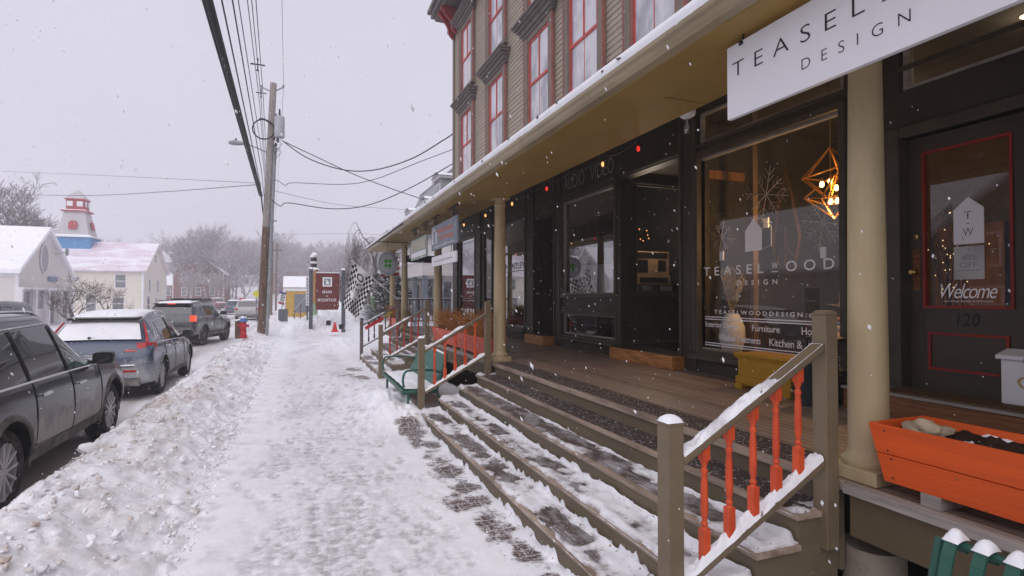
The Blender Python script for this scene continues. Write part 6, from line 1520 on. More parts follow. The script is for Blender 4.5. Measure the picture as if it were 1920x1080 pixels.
# hydrant, stub post
def zg(p): return p.z
hp = P(457, 629, 21.7); t = thing('fire_hydrant', tuple(hp), 'red fire hydrant with a blue bonnet standing in the snow bank', 'hydrant')
M['hydred'] = mat('hydrant_red', (.48, .015, .03), .45, .4); M['hydblue'] = mat('hydrant_blue', (.05, .16, .42), .45, .4)
m = MB(); m.lathe([(.14, -.1), (.14, .03), (.11, .05), (.105, .52), (.13, .54)], hp, 14); m.lathe([(.06, -.20), (.06, .20)], (hp.x, hp.y, hp.z + .38), 10, 'x'); m.lathe([(.07, -.2), (.07, 0)], (hp.x, hp.y, hp.z + .36), 10, 'y'); m.build('barrel', 'hydred', t, sm=40)
m = MB(); m.lathe([(.15, .54), (.155, .57), (.12, .60), (.10, .67), (.05, .71), (.025, .72), (.025, .77)], hp, 14); m.build('bonnet', 'hydblue', t, sm=40)
m = MB(); m.blob(hp + Vector((-.02, 0, .70)), (.13, .13, .05), 3, 2); m.build('snow_cap', 'soft_snow', t, sm=180)
sp_ = P(447, 630, 21.9); t = thing('marker_post', tuple(sp_), 'short brown post beside the red hydrant', 'post')
m = MB(); m.box(sp_.x - .11, sp_.x + .11, sp_.y - .09, sp_.y + .09, sp_.z - .1, sp_.z + .62); m.build('post', 'polewood', t, bevel=.02); m = MB(); m.blob(sp_ + Vector((0, 0, .63)), (.12, .1, .05), 2, 2); m.build('snow_cap', 'soft_snow', t, sm=180)
# main street sign
def frontal(d): pass
d = 27.5; t0 = P(614, 600, d); t = thing('street_sign', tuple(t0), 'dark red notched board with white lettering between two grey posts', 'sign')
M['signred'] = mat('oxblood_paint', (.17, .028, .024), .55, .3, (.12, .02, .018), 5, speck=(.6, .55, .56), sp_s=9, sp_lo=.70); M['greypost'] = mat('slate_post', (.10, .11, .125), .7, .2)
for px, yt in ((583, 504), (644, 506)):
    a = P(px, 612, d); bb = P(px, yt, d); m = MB(); m.box(a.x - .09, a.x + .09, a.y - .09, a.y + .09, a.z - .6, bb.z); po = m.build('post', 'greypost', t, bevel=.01); m = MB(); m.blob((a.x, a.y, bb.z + .02), (.11, .11, .07), 1, 2); m.build('snow_cap', 'soft_snow', po, sm=180)
a, bb = P(591.5, 581, d), P(638, 512, d); m = MB(); notch = []
zL = lambda k: lerp(a.z, bb.z, k)
for k, dx in ((0, .05), (.1, 0), (.22, .04), (.3, 0), (.7, 0), (.78, .04), (.9, 0), (1, .03)): notch.append((a.x + dx, a.y, zL(k)))
for k, dx in ((1, .0), (.9, -.03), (.78, 0), (.7, -.04), (.3, 0), (.22, -.05), (.1, -.02), (0, -.07)): notch.append((bb.x + dx, a.y, zL(k)))
m.prism(notch, (0, .06, 0)); m.build('board', 'signred', t, bevel=.008)
def bx(x0, x1, y0, y1): return lambda u, v: P(lerp(x0, x1, u), lerp(y1, y0, v), d) * 1.0 + Vector((0, 0, 0))
def onb(x0, x1, y0, y1):
    p, r_ = P(x0, y1, d), P(x1, y0, d)
    return lambda u, v: (lerp(p.x, r_.x, u), a.y - .006, lerp(p.z, r_.z, v))
m = MB(); put(m, 'MAIN', onb(605, 622.5, 544.5, 550)); put(m, 'MOUNTAIN', onb(596, 631, 559.5, 565.5)); f_ = onb(612.5, 614.5, 554, 556); m.poly([f_(0, 0), f_(1, 0), f_(1, 1), f_(0, 1)]); m.build('lettering', 'vinyl', t, fix=False)
f_ = onb(605, 623, 519.5, 537); m = MB(); m.poly([f_(0, 0), f_(1, 0), f_(1, 1), f_(0, 1)]); em = m.build('emblem', 'vinyl', t, fix=False)
m = MB(); g2 = lambda u, v: tuple(Vector(f_(u, v)) - Vector((0, .004, 0))); m.poly([g2(.14, .14), g2(.86, .14), g2(.86, .86), g2(.14, .86)]); m.build('emblem_panel', mat('emblem_grey', (.25, .28, .30), .5), em, fix=False)
m = MB(); g3 = lambda u, v: tuple(Vector(f_(u, v)) - Vector((0, .008, 0))); m.poly([g3(.28, .25), g3(.5, .72), g3(.72, .25)]); m.poly([g3(.3, .6), g3(.42, .6), g3(.42, .75), g3(.3, .75)]); m.build('emblem_mark', 'vinyl', em, fix=False)
m = MB(); s0 = P(592, 511.5, d); s1_ = P(637, 511.5, d); m.bar((s0.x, s0.y + .03, s0.z + .02), (s1_.x, s0.y + .03, s0.z + .02), .10, .05); m.build('snow_cap', 'soft_snow', t, bevel=.02)
# narrow white upright sign
a, bb = P(573.5, 573, 29), P(579.5, 519, 29); t = thing('narrow_sign', (a.x, a.y, a.z - 1), 'narrow upright white sign left of the dark red board', 'sign')
m = MB(); m.box(a.x, bb.x, a.y, a.y + .05, a.z, bb.z); m.build('board', 'signwhite', t); m = MB()
for k in range(9): z_ = lerp(a.z + .12, bb.z - .12, k / 8); m.box(a.x + .045, bb.x - .045, a.y - .004, a.y - .002, z_ - .045, z_ + .04)
m.build('lettering', 'greyink', t); m = MB(); m.box((a.x + bb.x) / 2 - .04, (a.x + bb.x) / 2 + .04, a.y + .06, a.y + .13, a.z - 1.5, bb.z); m.build('post', 'greypost', t)
# lantern post and carved posts behind
a = P(588, 600, 34); bb = P(588, 500, 34); t = thing('lantern_post', (a.x, a.y, a.z), 'brown post with a snow topped black lantern above the dark red board', 'lamp')
m = MB(); m.tube([a, bb], [.16, .2], 8); m.build('post', 'polewood', t); m = MB(); m.lathe([(.16, 0), (.2, .1), (.18, .5), (.24, .55)], bb, 8); m.build('lantern', 'blacktrim', t); m = MB(); m.lathe([(.16, .18), (.205, .19), (.20, .32), (.16, .33)], bb, 8); m.build('lantern_panes', 'signwhite', t); m = MB(); m.blob(bb + Vector((0, 0, .68)), (.22, .22, .18), 4, 2); m.build('snow_cap', 'soft_snow', t, sm=180)
M['palegreen'] = mat('pale_green_paint', (.30, .42, .25), .6); M['ochre'] = mat('ochre_board', (.42, .22, .08), .7)
for px, y0, y1, w_, ms, lab, nm in ((591, 556, 598, .34, 'palegreen', 'pale green pillar at the left edge of the dark red board', 'green_pillar'), (700, 552, 592, .4, 'palegreen', 'pale green pillar beyond the checkered flag', 'green_pillar'), (590, 505, 556, .5, 'ochre', 'ochre painted carved post behind the dark red board', 'carved_post')):
    a, bb = P(px, y1, 33), P(px, y0, 33); m = MB(); m.lathe([(w_ * .5, -.4), (w_ * .5, 0), (w_ * .42, (bb.z - a.z) * .3), (w_ * .5, (bb.z - a.z) * .7), (w_ * .38, bb.z - a.z)], a, 10); o = m.build(nm, ms, sm=40); tag(o, lab, 'post')
    m = MB(); m.blob((a.x, a.y, bb.z), (w_ * .5, w_ * .5, .1), 5, 2); m.build('snow_cap', 'soft_snow', o, sm=180)
a = P(628, 621, 26); t = thing('traffic_cone', tuple(a), 'small red orange traffic cone in the snow in front of the red board', 'cone'); M['cone'] = mat('cone_red', (.75, .05, .04), .5, .3, emis=None)
m = MB(); m.lathe([(.14, 0), (.035, .42), (.03, .43)], a, 12); m.build('cone', 'cone', t, sm=60); m = MB(); m.box(a.x - .17, a.x + .17, a.y - .17, a.y + .17, a.z - .03, a.z + .012); m.build('base', 'cone', t)
for px, py, lab in ((616, 605, 'small black ground lamp in the snow below the red board'), (640, 612, 'half buried dark ground lamp right of the traffic cone')):
    a = P(px, py, 25.5); m = MB(); m.box(a.x - .10, a.x + .10, a.y - .08, a.y + .08, a.z - .12, a.z + .08); m.bar((a.x - .09, a.y - .05, a.z + .09), (a.x + .09, a.y - .05, a.z + .10), .1, .02); tag(m.build('ground_lamp', 'blacktrim'), lab, 'lamp')
# feather flag, sandwich board, diamond sign, round sign
d = 44; a = P(522, 590, d); t = thing('open_flag', tuple(a), 'tilted blue and red open flag on a pole by the yellow hut', 'flag'); m = MB(); m.tube([a - Vector((0, 0, .5)), P(537, 545, d)], .03, 6); m.build('pole', 'greypost', t)
m = MB(); cn_ = [P(524, 546, d), P(537, 549, d), P(533, 572, d), P(522, 569, d)]; bf = lambda u, v, o=0: cn_[3].lerp(cn_[2], u).lerp(cn_[0].lerp(cn_[1], u), v) + Vector((0, .05 * math.sin(u * 4) - o, 0))
ids = [[m.vert(bf(i / 4, j / 6)) for j in range(7)] for i in range(5)]
for i in range(4):
    for j in range(6): m.cur = 1 if j == 0 else (2 if j == 5 else 0); m.face(ids[i][j], ids[i + 1][j], ids[i + 1][j + 1], ids[i][j + 1])
m.build('cloth', ['signwhite', mat('flag_red', (.45, .03, .04), .8), mat('flag_blue', (.06, .06, .25), .8)], t, fix=False); m = MB(); put(m, 'OPEN', lambda u, v: bf(.25 + .55 * (1 - v) * 1.0, .12 + .76 * u, .02)); m.build('lettering', 'ink', t, fix=False)
a = P(531, 600, 38); t = thing('sandwich_board', tuple(a), 'dark sandwich board standing on the snowy pavement near the yellow hut', 'sign'); 
for s in (-1, 1): m = MB(); m.hexa([(a.x - .3, a.y + s * .25 - .02, a.z - .1), (a.x + .3, a.y + s * .25 - .02, a.z - .1), (a.x + .3, a.y + s * .25 + .02, a.z - .1), (a.x - .3, a.y + s * .25 + .02, a.z - .1), (a.x - .3, a.y + s * .03 - .02, a.z + .75), (a.x + .3, a.y + s * .03 - .02, a.z + .75), (a.x + .3, a.y + s * .03 + .02, a.z + .75), (a.x - .3, a.y + s * .03 + .02, a.z + .75)]); m.build('panel', 'greypost', t)
a, bb = P(481, 600, 44), P(481, 551, 44); t = thing('warning_sign', tuple(a), 'yellow diamond warning sign half hidden by the tall pole', 'sign'); m = MB(); m.tube([a - Vector((0, 0, .4)), bb], .035, 6); m.build('post', 'greypost', t); m = MB(); m.prism([(bb.x - .32, bb.y - .05, bb.z), (bb.x, bb.y - .05, bb.z - .32), (bb.x + .32, bb.y - .05, bb.z), (bb.x, bb.y - .05, bb.z + .32)], (0, .02, 0)); m.build('plate', mat('signal_yellow', (.62, .62, .03), .5, emis=None), t)
a, bb = P(502, 600, 46), P(502, 541, 46); t = thing('round_sign', tuple(a), 'small pale round sign just right of the tall pole', 'sign'); m = MB(); m.tube([a - Vector((0, 0, .4)), bb], .03, 6); m.build('post', 'greypost', t); m = MB(); m.lathe([(.24, 0), (.24, .03)], (bb.x, bb.y - .06, bb.z), 18, 'y'); m.build('plate', 'signwhite', t)
a, bb = P(455, 600, 60), P(455, 562, 60); t = thing('red_sign', tuple(a), 'tiny red sign beyond the silver van', 'sign'); m = MB(); m.tube([a - Vector((0, 0, .4)), bb], .03, 6); m.build('post', 'greypost', t); m = MB(); m.box(bb.x - .3, bb.x + .3, bb.y - .06, bb.y - .03, bb.z - .2, bb.z + .2); m.build('plate', 'hydred', t)
# ------------------------------------------------------------------ houses
M['sidingw'] = mat('white_siding', (.66, .62, .60), .6, .25, (.60, .56, .54), 2, (.3, .3, 6)); M['sidingc'] = mat('cream_siding', (.66, .61, .53), .6, .25, (.60, .55, .47), 2, (.3, .3, 6))
M['hwin'] = mat('house_window', (.10, .11, .12), .1, .8, (.2, .2, .21), 1.5); M['brick'] = mat('brick_wall', (.17, .055, .05), .8, .2, (.22, .10, .09), 6); M['greysiding'] = mat('grey_slate_siding', (.33, .34, .35), .6, .25, (.27, .28, .29), 3)
M['thinroof'] = mat('thin_snow_red_roof', (.66, .55, .62), .6, .25, (.80, .78, .82), 1.2, (.35, 1, 1), lo=.42, hi=.6)
def gable_house(name, label, x0, x1, y0, y1, ze, zr, wall, along='x', roofm='soft_snow', wins=(), base=-.6, ov=.45, thick=.28, cat='house', trimm='white'):
    """walls with gable ends, overhanging snowy roof, window parts; ridge runs along x or y"""
    t = thing(name, ((x0 + x1) / 2, (y0 + y1) / 2, 0), label, cat)
    m = MB()
    if along == 'x':
        ym = (y0 + y1) / 2; m.prism([(x0, y0, base), (x0, y1, base), (x0, y1, ze), (x0, ym, zr), (x0, y0, ze)], (x1 - x0, 0, 0))
    else:
        xm = (x0 + x1) / 2; m.prism([(x0, y0, base), (x1, y0, base), (x1, y0, ze), (xm, y0, zr), (x0, y0, ze)], (0, y1 - y0, 0))
    m.build('wall', wall, t)
    m = MB()
    if along == 'x':
        s = (zr - ze) / (ym - y0); e = ov
        for sg, yy in ((1, y0), (-1, y1)):
            m.hexa([(x0 - ov, yy - sg * e, ze - s * e + .03), (x1 + ov, yy - sg * e, ze - s * e + .03), (x1 + ov, ym, zr + .03), (x0 - ov, ym, zr + .03), (x0 - ov, yy - sg * e, ze - s * e + thick), (x1 + ov, yy - sg * e, ze - s * e + thick), (x1 + ov, ym, zr + thick), (x0 - ov, ym, zr + thick)])
    else:
        s = (zr - ze) / (xm - x0); e = ov
        for sg, xx in ((1, x0), (-1, x1)):
            m.hexa([(xx - sg * e, y0 - ov, ze - s * e + .03), (xx - sg * e, y1 + ov, ze - s * e + .03), (xm, y1 + ov, zr + .03), (xm, y0 - ov, zr + .03), (xx - sg * e, y0 - ov, ze - s * e + thick), (xx - sg * e, y1 + ov, ze - s * e + thick), (xm, y1 + ov, zr + thick), (xm, y0 - ov, zr + thick)])
    m.build('roof', roofm, t, bevel=.06)
    m = MB()                                                              # corner boards and frieze
    for cx_ in (x0, x1):
        for cy2 in (y0, y1): m.box(cx_ - .08 if cx_ == x0 else cx_ - .10, cx_ + .10 if cx_ == x0 else cx_ + .08, cy2 - .08 if cy2 == y0 else cy2 - .10, cy2 + .10 if cy2 == y0 else cy2 + .08, base, ze - .06)
    if along == 'x':
        for yy, sg in ((y0, -1), (y1, 1)): m.box(x0, x1, min(yy + sg * .01, yy + sg * .06), max(yy + sg * .01, yy + sg * .06), ze - .32, ze - .07)
    else:
        for xx, sg in ((x0, -1), (x1, 1)): m.box(min(xx + sg * .01, xx + sg * .06), max(xx + sg * .01, xx + sg * .06), y0, y1, ze - .32, ze - .07)
    m.build('trim', trimm, t)
    for (face, a, z, w_, h_) in wins:
        f = MB(); p = MB(); o = .05
        if face in 'xX':
            xx = x1 if face == 'X' else x0; sg = 1 if face == 'X' else -1
            for q_ in ((a - w_ / 2 - .1, a - w_ / 2, z - .1, z + h_ + .1), (a + w_ / 2, a + w_ / 2 + .1, z - .1, z + h_ + .1), (a - w_ / 2, a + w_ / 2, z + h_, z + h_ + .1), (a - w_ / 2, a + w_ / 2, z - .1, z), (a - w_ / 2, a + w_ / 2, z + h_ / 2 - .03, z + h_ / 2 + .03)): f.box(min(xx, xx + sg * o), max(xx, xx + sg * o), q_[0], q_[1], q_[2], q_[3])
            p.box(min(xx + sg * .004, xx + sg * .02), max(xx + sg * .004, xx + sg * .02), a - w_ / 2, a + w_ / 2, z, z + h_)
        else:
            yy = y0 if face == 'y' else y1; sg = -1 if face == 'y' else 1
            for q_ in ((a - w_ / 2 - .1, a - w_ / 2, z - .1, z + h_ + .1), (a + w_ / 2, a + w_ / 2 + .1, z - .1, z + h_ + .1), (a - w_ / 2, a + w_ / 2, z + h_, z + h_ + .1), (a - w_ / 2, a + w_ / 2, z - .1, z), (a - w_ / 2, a + w_ / 2, z + h_ / 2 - .03, z + h_ / 2 + .03)): f.box(q_[0], q_[1], min(yy, yy + sg * o), max(yy, yy + sg * o), q_[2], q_[3])
            p.box(a - w_ / 2, a + w_ / 2, min(yy + sg * .004, yy + sg * .02), max(yy + sg * .004, yy + sg * .02), z, z + h_)
        fo = f.build('window', trimm, t); p.build('pane', 'hwin', fo)
    return t
# white meeting house with an oval louvre and a low front porch
h = gable_house('white_house', 'white house with a thick snow roof and an oval louvre in its tall gable', -40, -17, 45, 54, 3.45, 6.55, 'sidingw', 'x', wins=(), thick=.35, ov=.25)
m = MB(); m.lathe([(1, 0), (1, .05)], (0, 0, 0), 28, 'x'); m.xf(Matrix.Translation((-16.99, 48.9, 4.55)) @ Matrix.Diagonal((1, .62, 1.0, 1))); lv = m.build('oval_louvre', mat('louvre_grey', (.38, .38, .40), .6, .2, (.30, .30, .32), 8, (1, 1, 8)), h)
m = MB(); ring = [(-16.93, 48.9 + .64 * math.cos(a), 4.55 + 1.02 * math.sin(a)) for a in [i * math.pi / 20 for i in range(41)]]; m.tube(ring, .05, 5, False); m.build('louvre_rim', 'white', lv)
m = MB(); m.box(-16.998, -16.6, 44.9, 54.1, 2.30, 2.45); m.build('porch_beam', 'white', h)
for yy in (44.8, 46.9, 49.0, 51.2, 53.4):
    m = MB(); m.box(-16.85, -16.63, yy - .1, yy + .1, -.3, 2.30); m.build('porch_post', 'white', h)
for yy, k in ((45.85, 0), (47.95, 0), (52.3, 1)):
    m = MB(); m.box(-16.98, -16.93, yy - .8, yy + .8, .9 if k == 0 else .1, 2.25); f = m.build('window', 'white', h); m = MB()
    for q_ in range(3): m.box(-16.94, -16.915, yy - .75 + q_ * .51, yy - .29 + q_ * .51, .98 if k == 0 else .2, 2.17)
    m.build('pane', 'hwin', f)
m = MB(); m.box(-16.98, -16.93, 49.6, 50.6, -.1, 2.15); m.build('door', mat('dull_grey_door', (.2, .19, .19), .6), h)
m = MB(); m.box(-16.97, -16.9, 49.6, 51.2, 2.95, 3.3); tag(m.build('blue_sign', mat('faded_blue_sign', (.22, .27, .42), .6)), 'faded blue sign on the white gable below the oval louvre', 'sign')
m = MB(); m.lathe([(.32, 0), (.28, .06), (.1, .12)], (-16.3, 50.9, 5.2), 14, 'x'); m.tube([(-17, 50.9, 5.0), (-16.3, 50.9, 5.2)], .03, 5); tag(m.build('satellite_dish', 'conduit', sm=40), 'grey dish mounted on the white gable near its ridge', 'dish')
# cream barn with the painted lighthouse tower
h = gable_house('cream_barn', 'long cream barn with a thinly snowed pinkish roof under the painted tower', -36, -17, 76, 88, 5.0, 8.5, 'sidingc', 'x', 'thinroof', wins=[('y', -19.2, 2.9, 1.0, 1.5), ('y', -19.4, .4, 1.1, 1.3), ('y', -23.8, 3.6, 1.1, .45), ('y', -27.5, 3.6, 1.1, .45), ('X', 79.0, 2.4, .8, 1.5), ('X', 83.2, 2.4, .8, 1.5), ('X', 82, 6.2, .7, .9), ('X', 78.5, -.1, 1.3, 2.0), ('X', 82.5, .3, 1.0, 1.4), ('y', -22, .2, .9, 1.8)], thick=.14, cat='barn')
m = MB()
T = thing('lighthouse_tower', (-25.2, 82, 8), 'painted lighthouse tower with a blue base and red lantern room on the barn roof', 'tower')
M['tblue'] = mat('tower_blue', (.055, .21, .44), .6, .3, (.07, .25, .48), 3); M['tgrey'] = mat('tower_shingle', (.50, .48, .49), .7, .2, (.44, .42, .43), 4); M['tred'] = mat('tower_red', (.42, .05, .05), .6)
cx, cyy = -25.2, 82
def frus(ms, nm, r0, r1, z0, z1, par=T):
    r0 *= .92 if z0 > 9 else 1; r1 *= .92 if z0 > 9 else 1
    b = MB(); b.hexa([(cx - r0, cyy - r0, z0), (cx + r0, cyy - r0, z0), (cx + r0, cyy + r0, z0), (cx - r0, cyy + r0, z0), (cx - r1, cyy - r1, z1), (cx + r1, cyy - r1, z1), (cx + r1, cyy + r1, z1), (cx - r1, cyy + r1, z1)]); return b.build(nm, ms, par)
frus('tblue', 'base', 1.85, 1.85, 6.6, 8.95); frus('white', 'base_ledge', 2.15, 2.1, 8.95, 9.1); frus('soft_snow', 'ledge_snow', 2.1, 1.7, 9.1, 9.3); frus('tgrey', 'shaft', 1.72, 1.12, 9.3, 12.1); frus('tred', 'gallery', 1.42, 1.42, 12.1, 12.25); frus('soft_snow', 'gallery_snow', 1.4, 1.2, 12.25, 12.35); lr = frus('tred', 'lantern_room', .98, .98, 12.35, 13.55); frus('tred', 'lantern_cornice', 1.12, 1.12, 13.55, 13.68)
frus('tgrey', 'cap', 1.12, .06, 13.68, 14.85)
for s in range(2):
    b = MB()
    for k in (-.5, .5):
        if s == 0: b.box(cx + k - .3, cx + k + .3, cyy - 1.0, cyy - .985, 12.75, 13.35)
        else: b.box(cx + .985, cx + 1.0, cyy + k - .3, cyy + k + .3, 12.75, 13.35)
    b.build('lantern_pane', 'signwhite', lr)
b = MB(); b.prism([(cx - .42, cyy - 1.56, 9.95), (cx + .42, cyy - 1.56, 9.95), (cx + .42, cyy - 1.42, 10.7), (cx + .2, cyy - 1.36, 10.95), (cx - .2, cyy - 1.36, 10.95), (cx - .42, cyy - 1.42, 10.7)], (0, -.14, 0)); b.build('window', 'tred', T)
b = MB(); b.prism([(cx + 1.58, cyy - .4, 9.95), (cx + 1.58, cyy + .4, 9.95), (cx + 1.44, cyy + .4, 10.7), (cx + 1.38, cyy + .18, 10.95), (cx + 1.38, cyy - .18, 10.95), (cx + 1.44, cyy - .4, 10.7)], (.14, 0, 0)); b.build('window', 'tred', T)
# brick house and hillside houses
def house_at(px, base_py, d, w, dep, ze, zr, wall, lab, along='x', wins=2, nm='hillside_house', roofm='soft_snow'):
    x, y = at(px, 0, d); zb = CZ - (base_py - 557) / F_PX * d
    ws = [('y' if along == 'x' else 'y', x + (k - (wins - 1) / 2) * w / (wins + .6), zb + zz, w * .09, 1.5) for k in range(wins) for zz in ((1.0,) if ze < 4 else (1.0, 3.9))]
    return gable_house(nm, lab, x - w / 2, x + w / 2, y, y + dep, zb + ze, zb + zr, wall, along, roofm, ws, base=zb - 2.5, thick=.22)
house_at(372, 563, 112, 9.0, 12, 5.6, 9.2, 'brick', 'dark red brick house with a pointed gable among the bare trees', 'y', 3, 'brick_house')
house_at(345, 562, 118, 11, 9, 3.2, 5.6, 'brick', 'low brick wing left of the pointed brick gable', 'x', 3, 'brick_house')
house_at(322, 513, 150, 9, 9, 3.4, 6.2, 'greysiding', 'grey hillside house with a snowy roof next to the barn gable', 'x', 2)
house_at(402, 520, 165, 10, 9, 3.2, 6, 'greysiding', 'hillside house with a steep snowy roof right of the brick gable', 'y', 2)
house_at(440, 538, 175, 12, 9, 3.4, 6.2, 'sidingw', 'pale hillside house behind the bare trees above the silver van', 'x', 3)
house_at(520, 533, 150, 9, 9, 3.2, 6.0, 'brick', 'reddish hillside house between the poles', 'y', 2)
# yellow hut
x0_, y0_ = at(560, 0, 50); zb = CZ - (588 - 557) / F_PX * 50
h = gable_house('yellow_hut', 'small mustard yellow hut with a snow covered roof', x0_ - 1.2, x0_ + 1.5, y0_, y0_ + 4, zb + 2.35, zb + 3.3, mat('hut_yellow', (.56, .34, .045), .6), 'x', wins=(), base=zb - 1.2, ov=.12, thick=.16, cat='hut')
m = MB(); m.box(x0_ - .35, x0_ + 1.35, y0_ - .06, y0_ + .02, zb + .1, zb + 1.75); m.build('door', mat('hut_door', (.17, .20, .22), .5), h)
a, bb = P(552, 592, 46), P(575, 560, 46); t = thing('ramp_railing', tuple(a), 'sloping wooden ramp railing in front of the yellow hut', 'railing'); m = MB(); m.bar(a + Vector((0, 0, .5)), bb + Vector((0, 0, .2)), .08, .1); m.build('rail', 'weathered', t)
for k in (0, .5, 1): p_ = a.lerp(bb, k); m = MB(); m.box(p_.x - .05, p_.x + .05, p_.y - .05, p_.y + .05, p_.z - 1.2, p_.z + .48 - .3 * k); m.build('post', 'polewood', t)
# neighbour with mansard roof and dormers
t = thing('mansard_house', (11, 32, 0), 'white sided house with a grey mansard roof and snow capped dormers beyond the porch', 'house')
m = MB(); m.box(6.6, 16, 24, 38, -.5, 5.0); m.build('wall', 'sidingw', t)
m = MB(); m.hexa([(6.2, 23.6, 5.0), (16.4, 23.6, 5.0), (16.4, 38.4, 5.0), (6.2, 38.4, 5.0), (7.6, 25, 8.6), (15, 25, 8.6), (15, 37, 8.6), (7.6, 37, 8.6)]); m.build('roof', 'greysiding', t)
m = MB(); m.hexa([(7.5, 24.9, 8.6), (15.1, 24.9, 8.6), (15.1, 37.1, 8.6), (7.5, 37.1, 8.6), (8.5, 26, 9.0), (14, 26, 9.0), (14, 36, 9.0), (8.5, 36, 9.0)]); m.build('roof_snow', 'soft_snow', t)
for yc, zt_ in ((25.6, 7.45), (28.6, 6.85), (33.0, 6.9)):
    m = MB(); m.box(6.12, 7.6, yc - .62, yc + .62, 5.2, zt_ - .15); dm = m.build('dormer', 'greysiding', t)
    m = MB(); m.box(6.06, 6.12, yc - .42, yc + .42, 5.4, zt_ - .35); fr = m.build('dormer_window', 'white', dm); 
    m = MB(); m.box(6.04, 6.059, yc - .34, yc + .34, 5.45, zt_ - .42); m.build('dormer_pane', 'hwin', dm)
    m = MB(); m.box(6.0, 7.6, yc - .75, yc + .75, zt_ - .15, zt_ - .02); m.build('dormer_cornice', 'tgrey', dm)
    m = MB(); m.grid(lambda u, v: (lerp(5.95, 7.7, u), yc - .78 + 1.56 * v, zt_ - .02 + .22 * math.sin(v * math.pi) ** .6), 3, 10); m.build('dormer_snow', 'soft_snow', dm, sm=180)
m = MB(); m.box(5.0, 6.6, 23.9, 38, 2.75, 3.35); m.build('porch_header', 'sidingw', t); m = MB(); m.box(4.9, 6.6, 23.8, 38, 3.35, 3.6); m.build('porch_snow', 'soft_snow', t, bevel=.08)
M['bluepost'] = mat('blue_grey_post', (.19, .22, .26), .6)
for yy in (24.0, 26.3, 28.6, 31, 33.4, 36):
    m = MB(); m.box(5.05, 5.25, yy - .1, yy + .1, -.3, 2.75); m.build('porch_post', 'bluepost', t)
for xx in (5.9, 6.55):
    m = MB(); m.box(xx - .08, xx + .08, 23.9, 24.06, -.3, 2.75); m.build('porch_post', 'bluepost', t)
for yy in (25.6, 29.5, 33): m = MB(); m.box(6.55, 6.598, yy - .6, yy + .6, .9, 2.5); f = m.build('window', 'bluepost', t); m = MB(); m.box(6.53, 6.549, yy - .5, yy + .5, 1.0, 2.4); m.build('pane', 'hwin', f)
for xx in (8.2, 10.6): m = MB(); m.box(xx - .6, xx + .6, 23.95, 23.998, .9, 2.5); f = m.build('window', 'bluepost', t); m = MB(); m.box(xx - .5, xx + .5, 23.92, 23.949, 1.0, 2.4); m.build('pane', 'hwin', f)
# houses across the road, mirrored in the shop glass
M['teal'] = mat('teal_siding', (.08, .22, .25), .6, .25, (.07, .19, .22), 3, (.3, .3, 6)); M['redhouse'] = mat('ochre_siding', (.30, .17, .07), .6)
gable_house('teal_house', 'teal house with a white porch rail, mirrored in the lettered shop window', -28, -17.5, 9.5, 17.5, 4.4, 7.2, 'teal', 'x', wins=[('X', 11.5, 3.2, 1, 1.3), ('X', 15, 3.2, 1, 1.3), ('X', 11.5, .8, 1.1, 1.4), ('X', 15, .8, 1.1, 1.4)])
gable_house('ochre_house', 'ochre house with a broad snowy roof, mirrored in the near door glass', -28, -16.5, -6, 4.5, 3.2, 6.4, 'redhouse', 'y', wins=[('X', -3, .9, 1, 1.4), ('X', 1.5, .9, 1, 1.4)])
gable_house('white_cottage', 'white cottage with a wide snowy roof, mirrored in the audio shop window', -29, -16.8, 20, 33, 3.4, 6.8, 'sidingw', 'y', wins=[('X', 23, .9, 1, 1.4), ('X', 28, .9, 1, 1.4)])

# ------------------------------------------------------------------ trees
M['bark'] = mat('grey_bark', (.105, .085, .078), .9, .1, (.075, .06, .055), 6); M['hazebark'] = mat('snowy_hazed_bark', (.20, .16, .16), .9, .1, (.60, .58, .61), 3, lo=.44, hi=.62); M['snowbark'] = mat('snow_dusted_bark', (.085, .06, .052), .9, .1, (.55, .53, .56), 9, lo=.56, hi=.68)  # slope trees' bark: snow dusting, paled further to paint in distance haze
def bare_tree(seed, H, r, levels=5, spread=.55, droop=0., nchild=(3, 4), trunk=.3, twist=.25, minr=.006, split=0.62, W=None, fin=False):
    rr = random.Random(seed); tr, br = MB(), MB()
    def limb(p, d, L, rad, lev, mb):
        pts = [p]; rs = [rad]; n_ = 4 if lev > 2 else 3
        for k in range(n_):
            d = (d + Vector((rr.gauss(0, twist), rr.gauss(0, twist), rr.gauss(0, twist * .6) - droop * (levels - lev) * .16 + .05))).normalized()
            p = p + d * (L / n_); pts.append(p); rs.append(max(minr, rad * (1 - .42 * (k + 1) / n_)))
        mb.tube(pts, rs, 6 if lev >= levels else (4 if lev > 2 else 3), lev == levels)
        if lev == 0: return
        nc = rr.randint(*nchild) + (1 if lev == levels else 0)
        for c in range(nc):
            k = rr.uniform(.35, 1) if c else 1.0
            idx = min(n_, max(1, int(round(k * n_)))); q_ = pts[idx]
            a = rr.uniform(0, 6.283); side = Vector((math.cos(a), math.sin(a), rr.uniform(-.1, .5)))
            nd = (d * (1 - spread) + side * spread).normalized() if c else (d + side * .25).normalized()
            limb(q_, nd, L * rr.uniform(split - .1, split + .14), max(minr, rs[idx] * rr.uniform(.5, .72)), lev - 1, br)
    limb(Vector((0, 0, -.3)), Vector((rr.gauss(0, .05), rr.gauss(0, .05), 1)).normalized(), H * trunk, r, levels, tr)
    if not fin:
        k = H / max(v[2] for v in br.v); kw = k if W is None else W / max(math.hypot(v[0], v[1]) for v in br.v)
        tr, br = bare_tree(seed, H * k, r, levels, spread, droop, nchild, trunk, twist, minr, split, None, True)
        if W is not None:
            for mb in (tr, br): mb.v = [(a * min(1, kw / k), b * min(1, kw / k), c) for a, b, c in mb.v]
    return tr, br
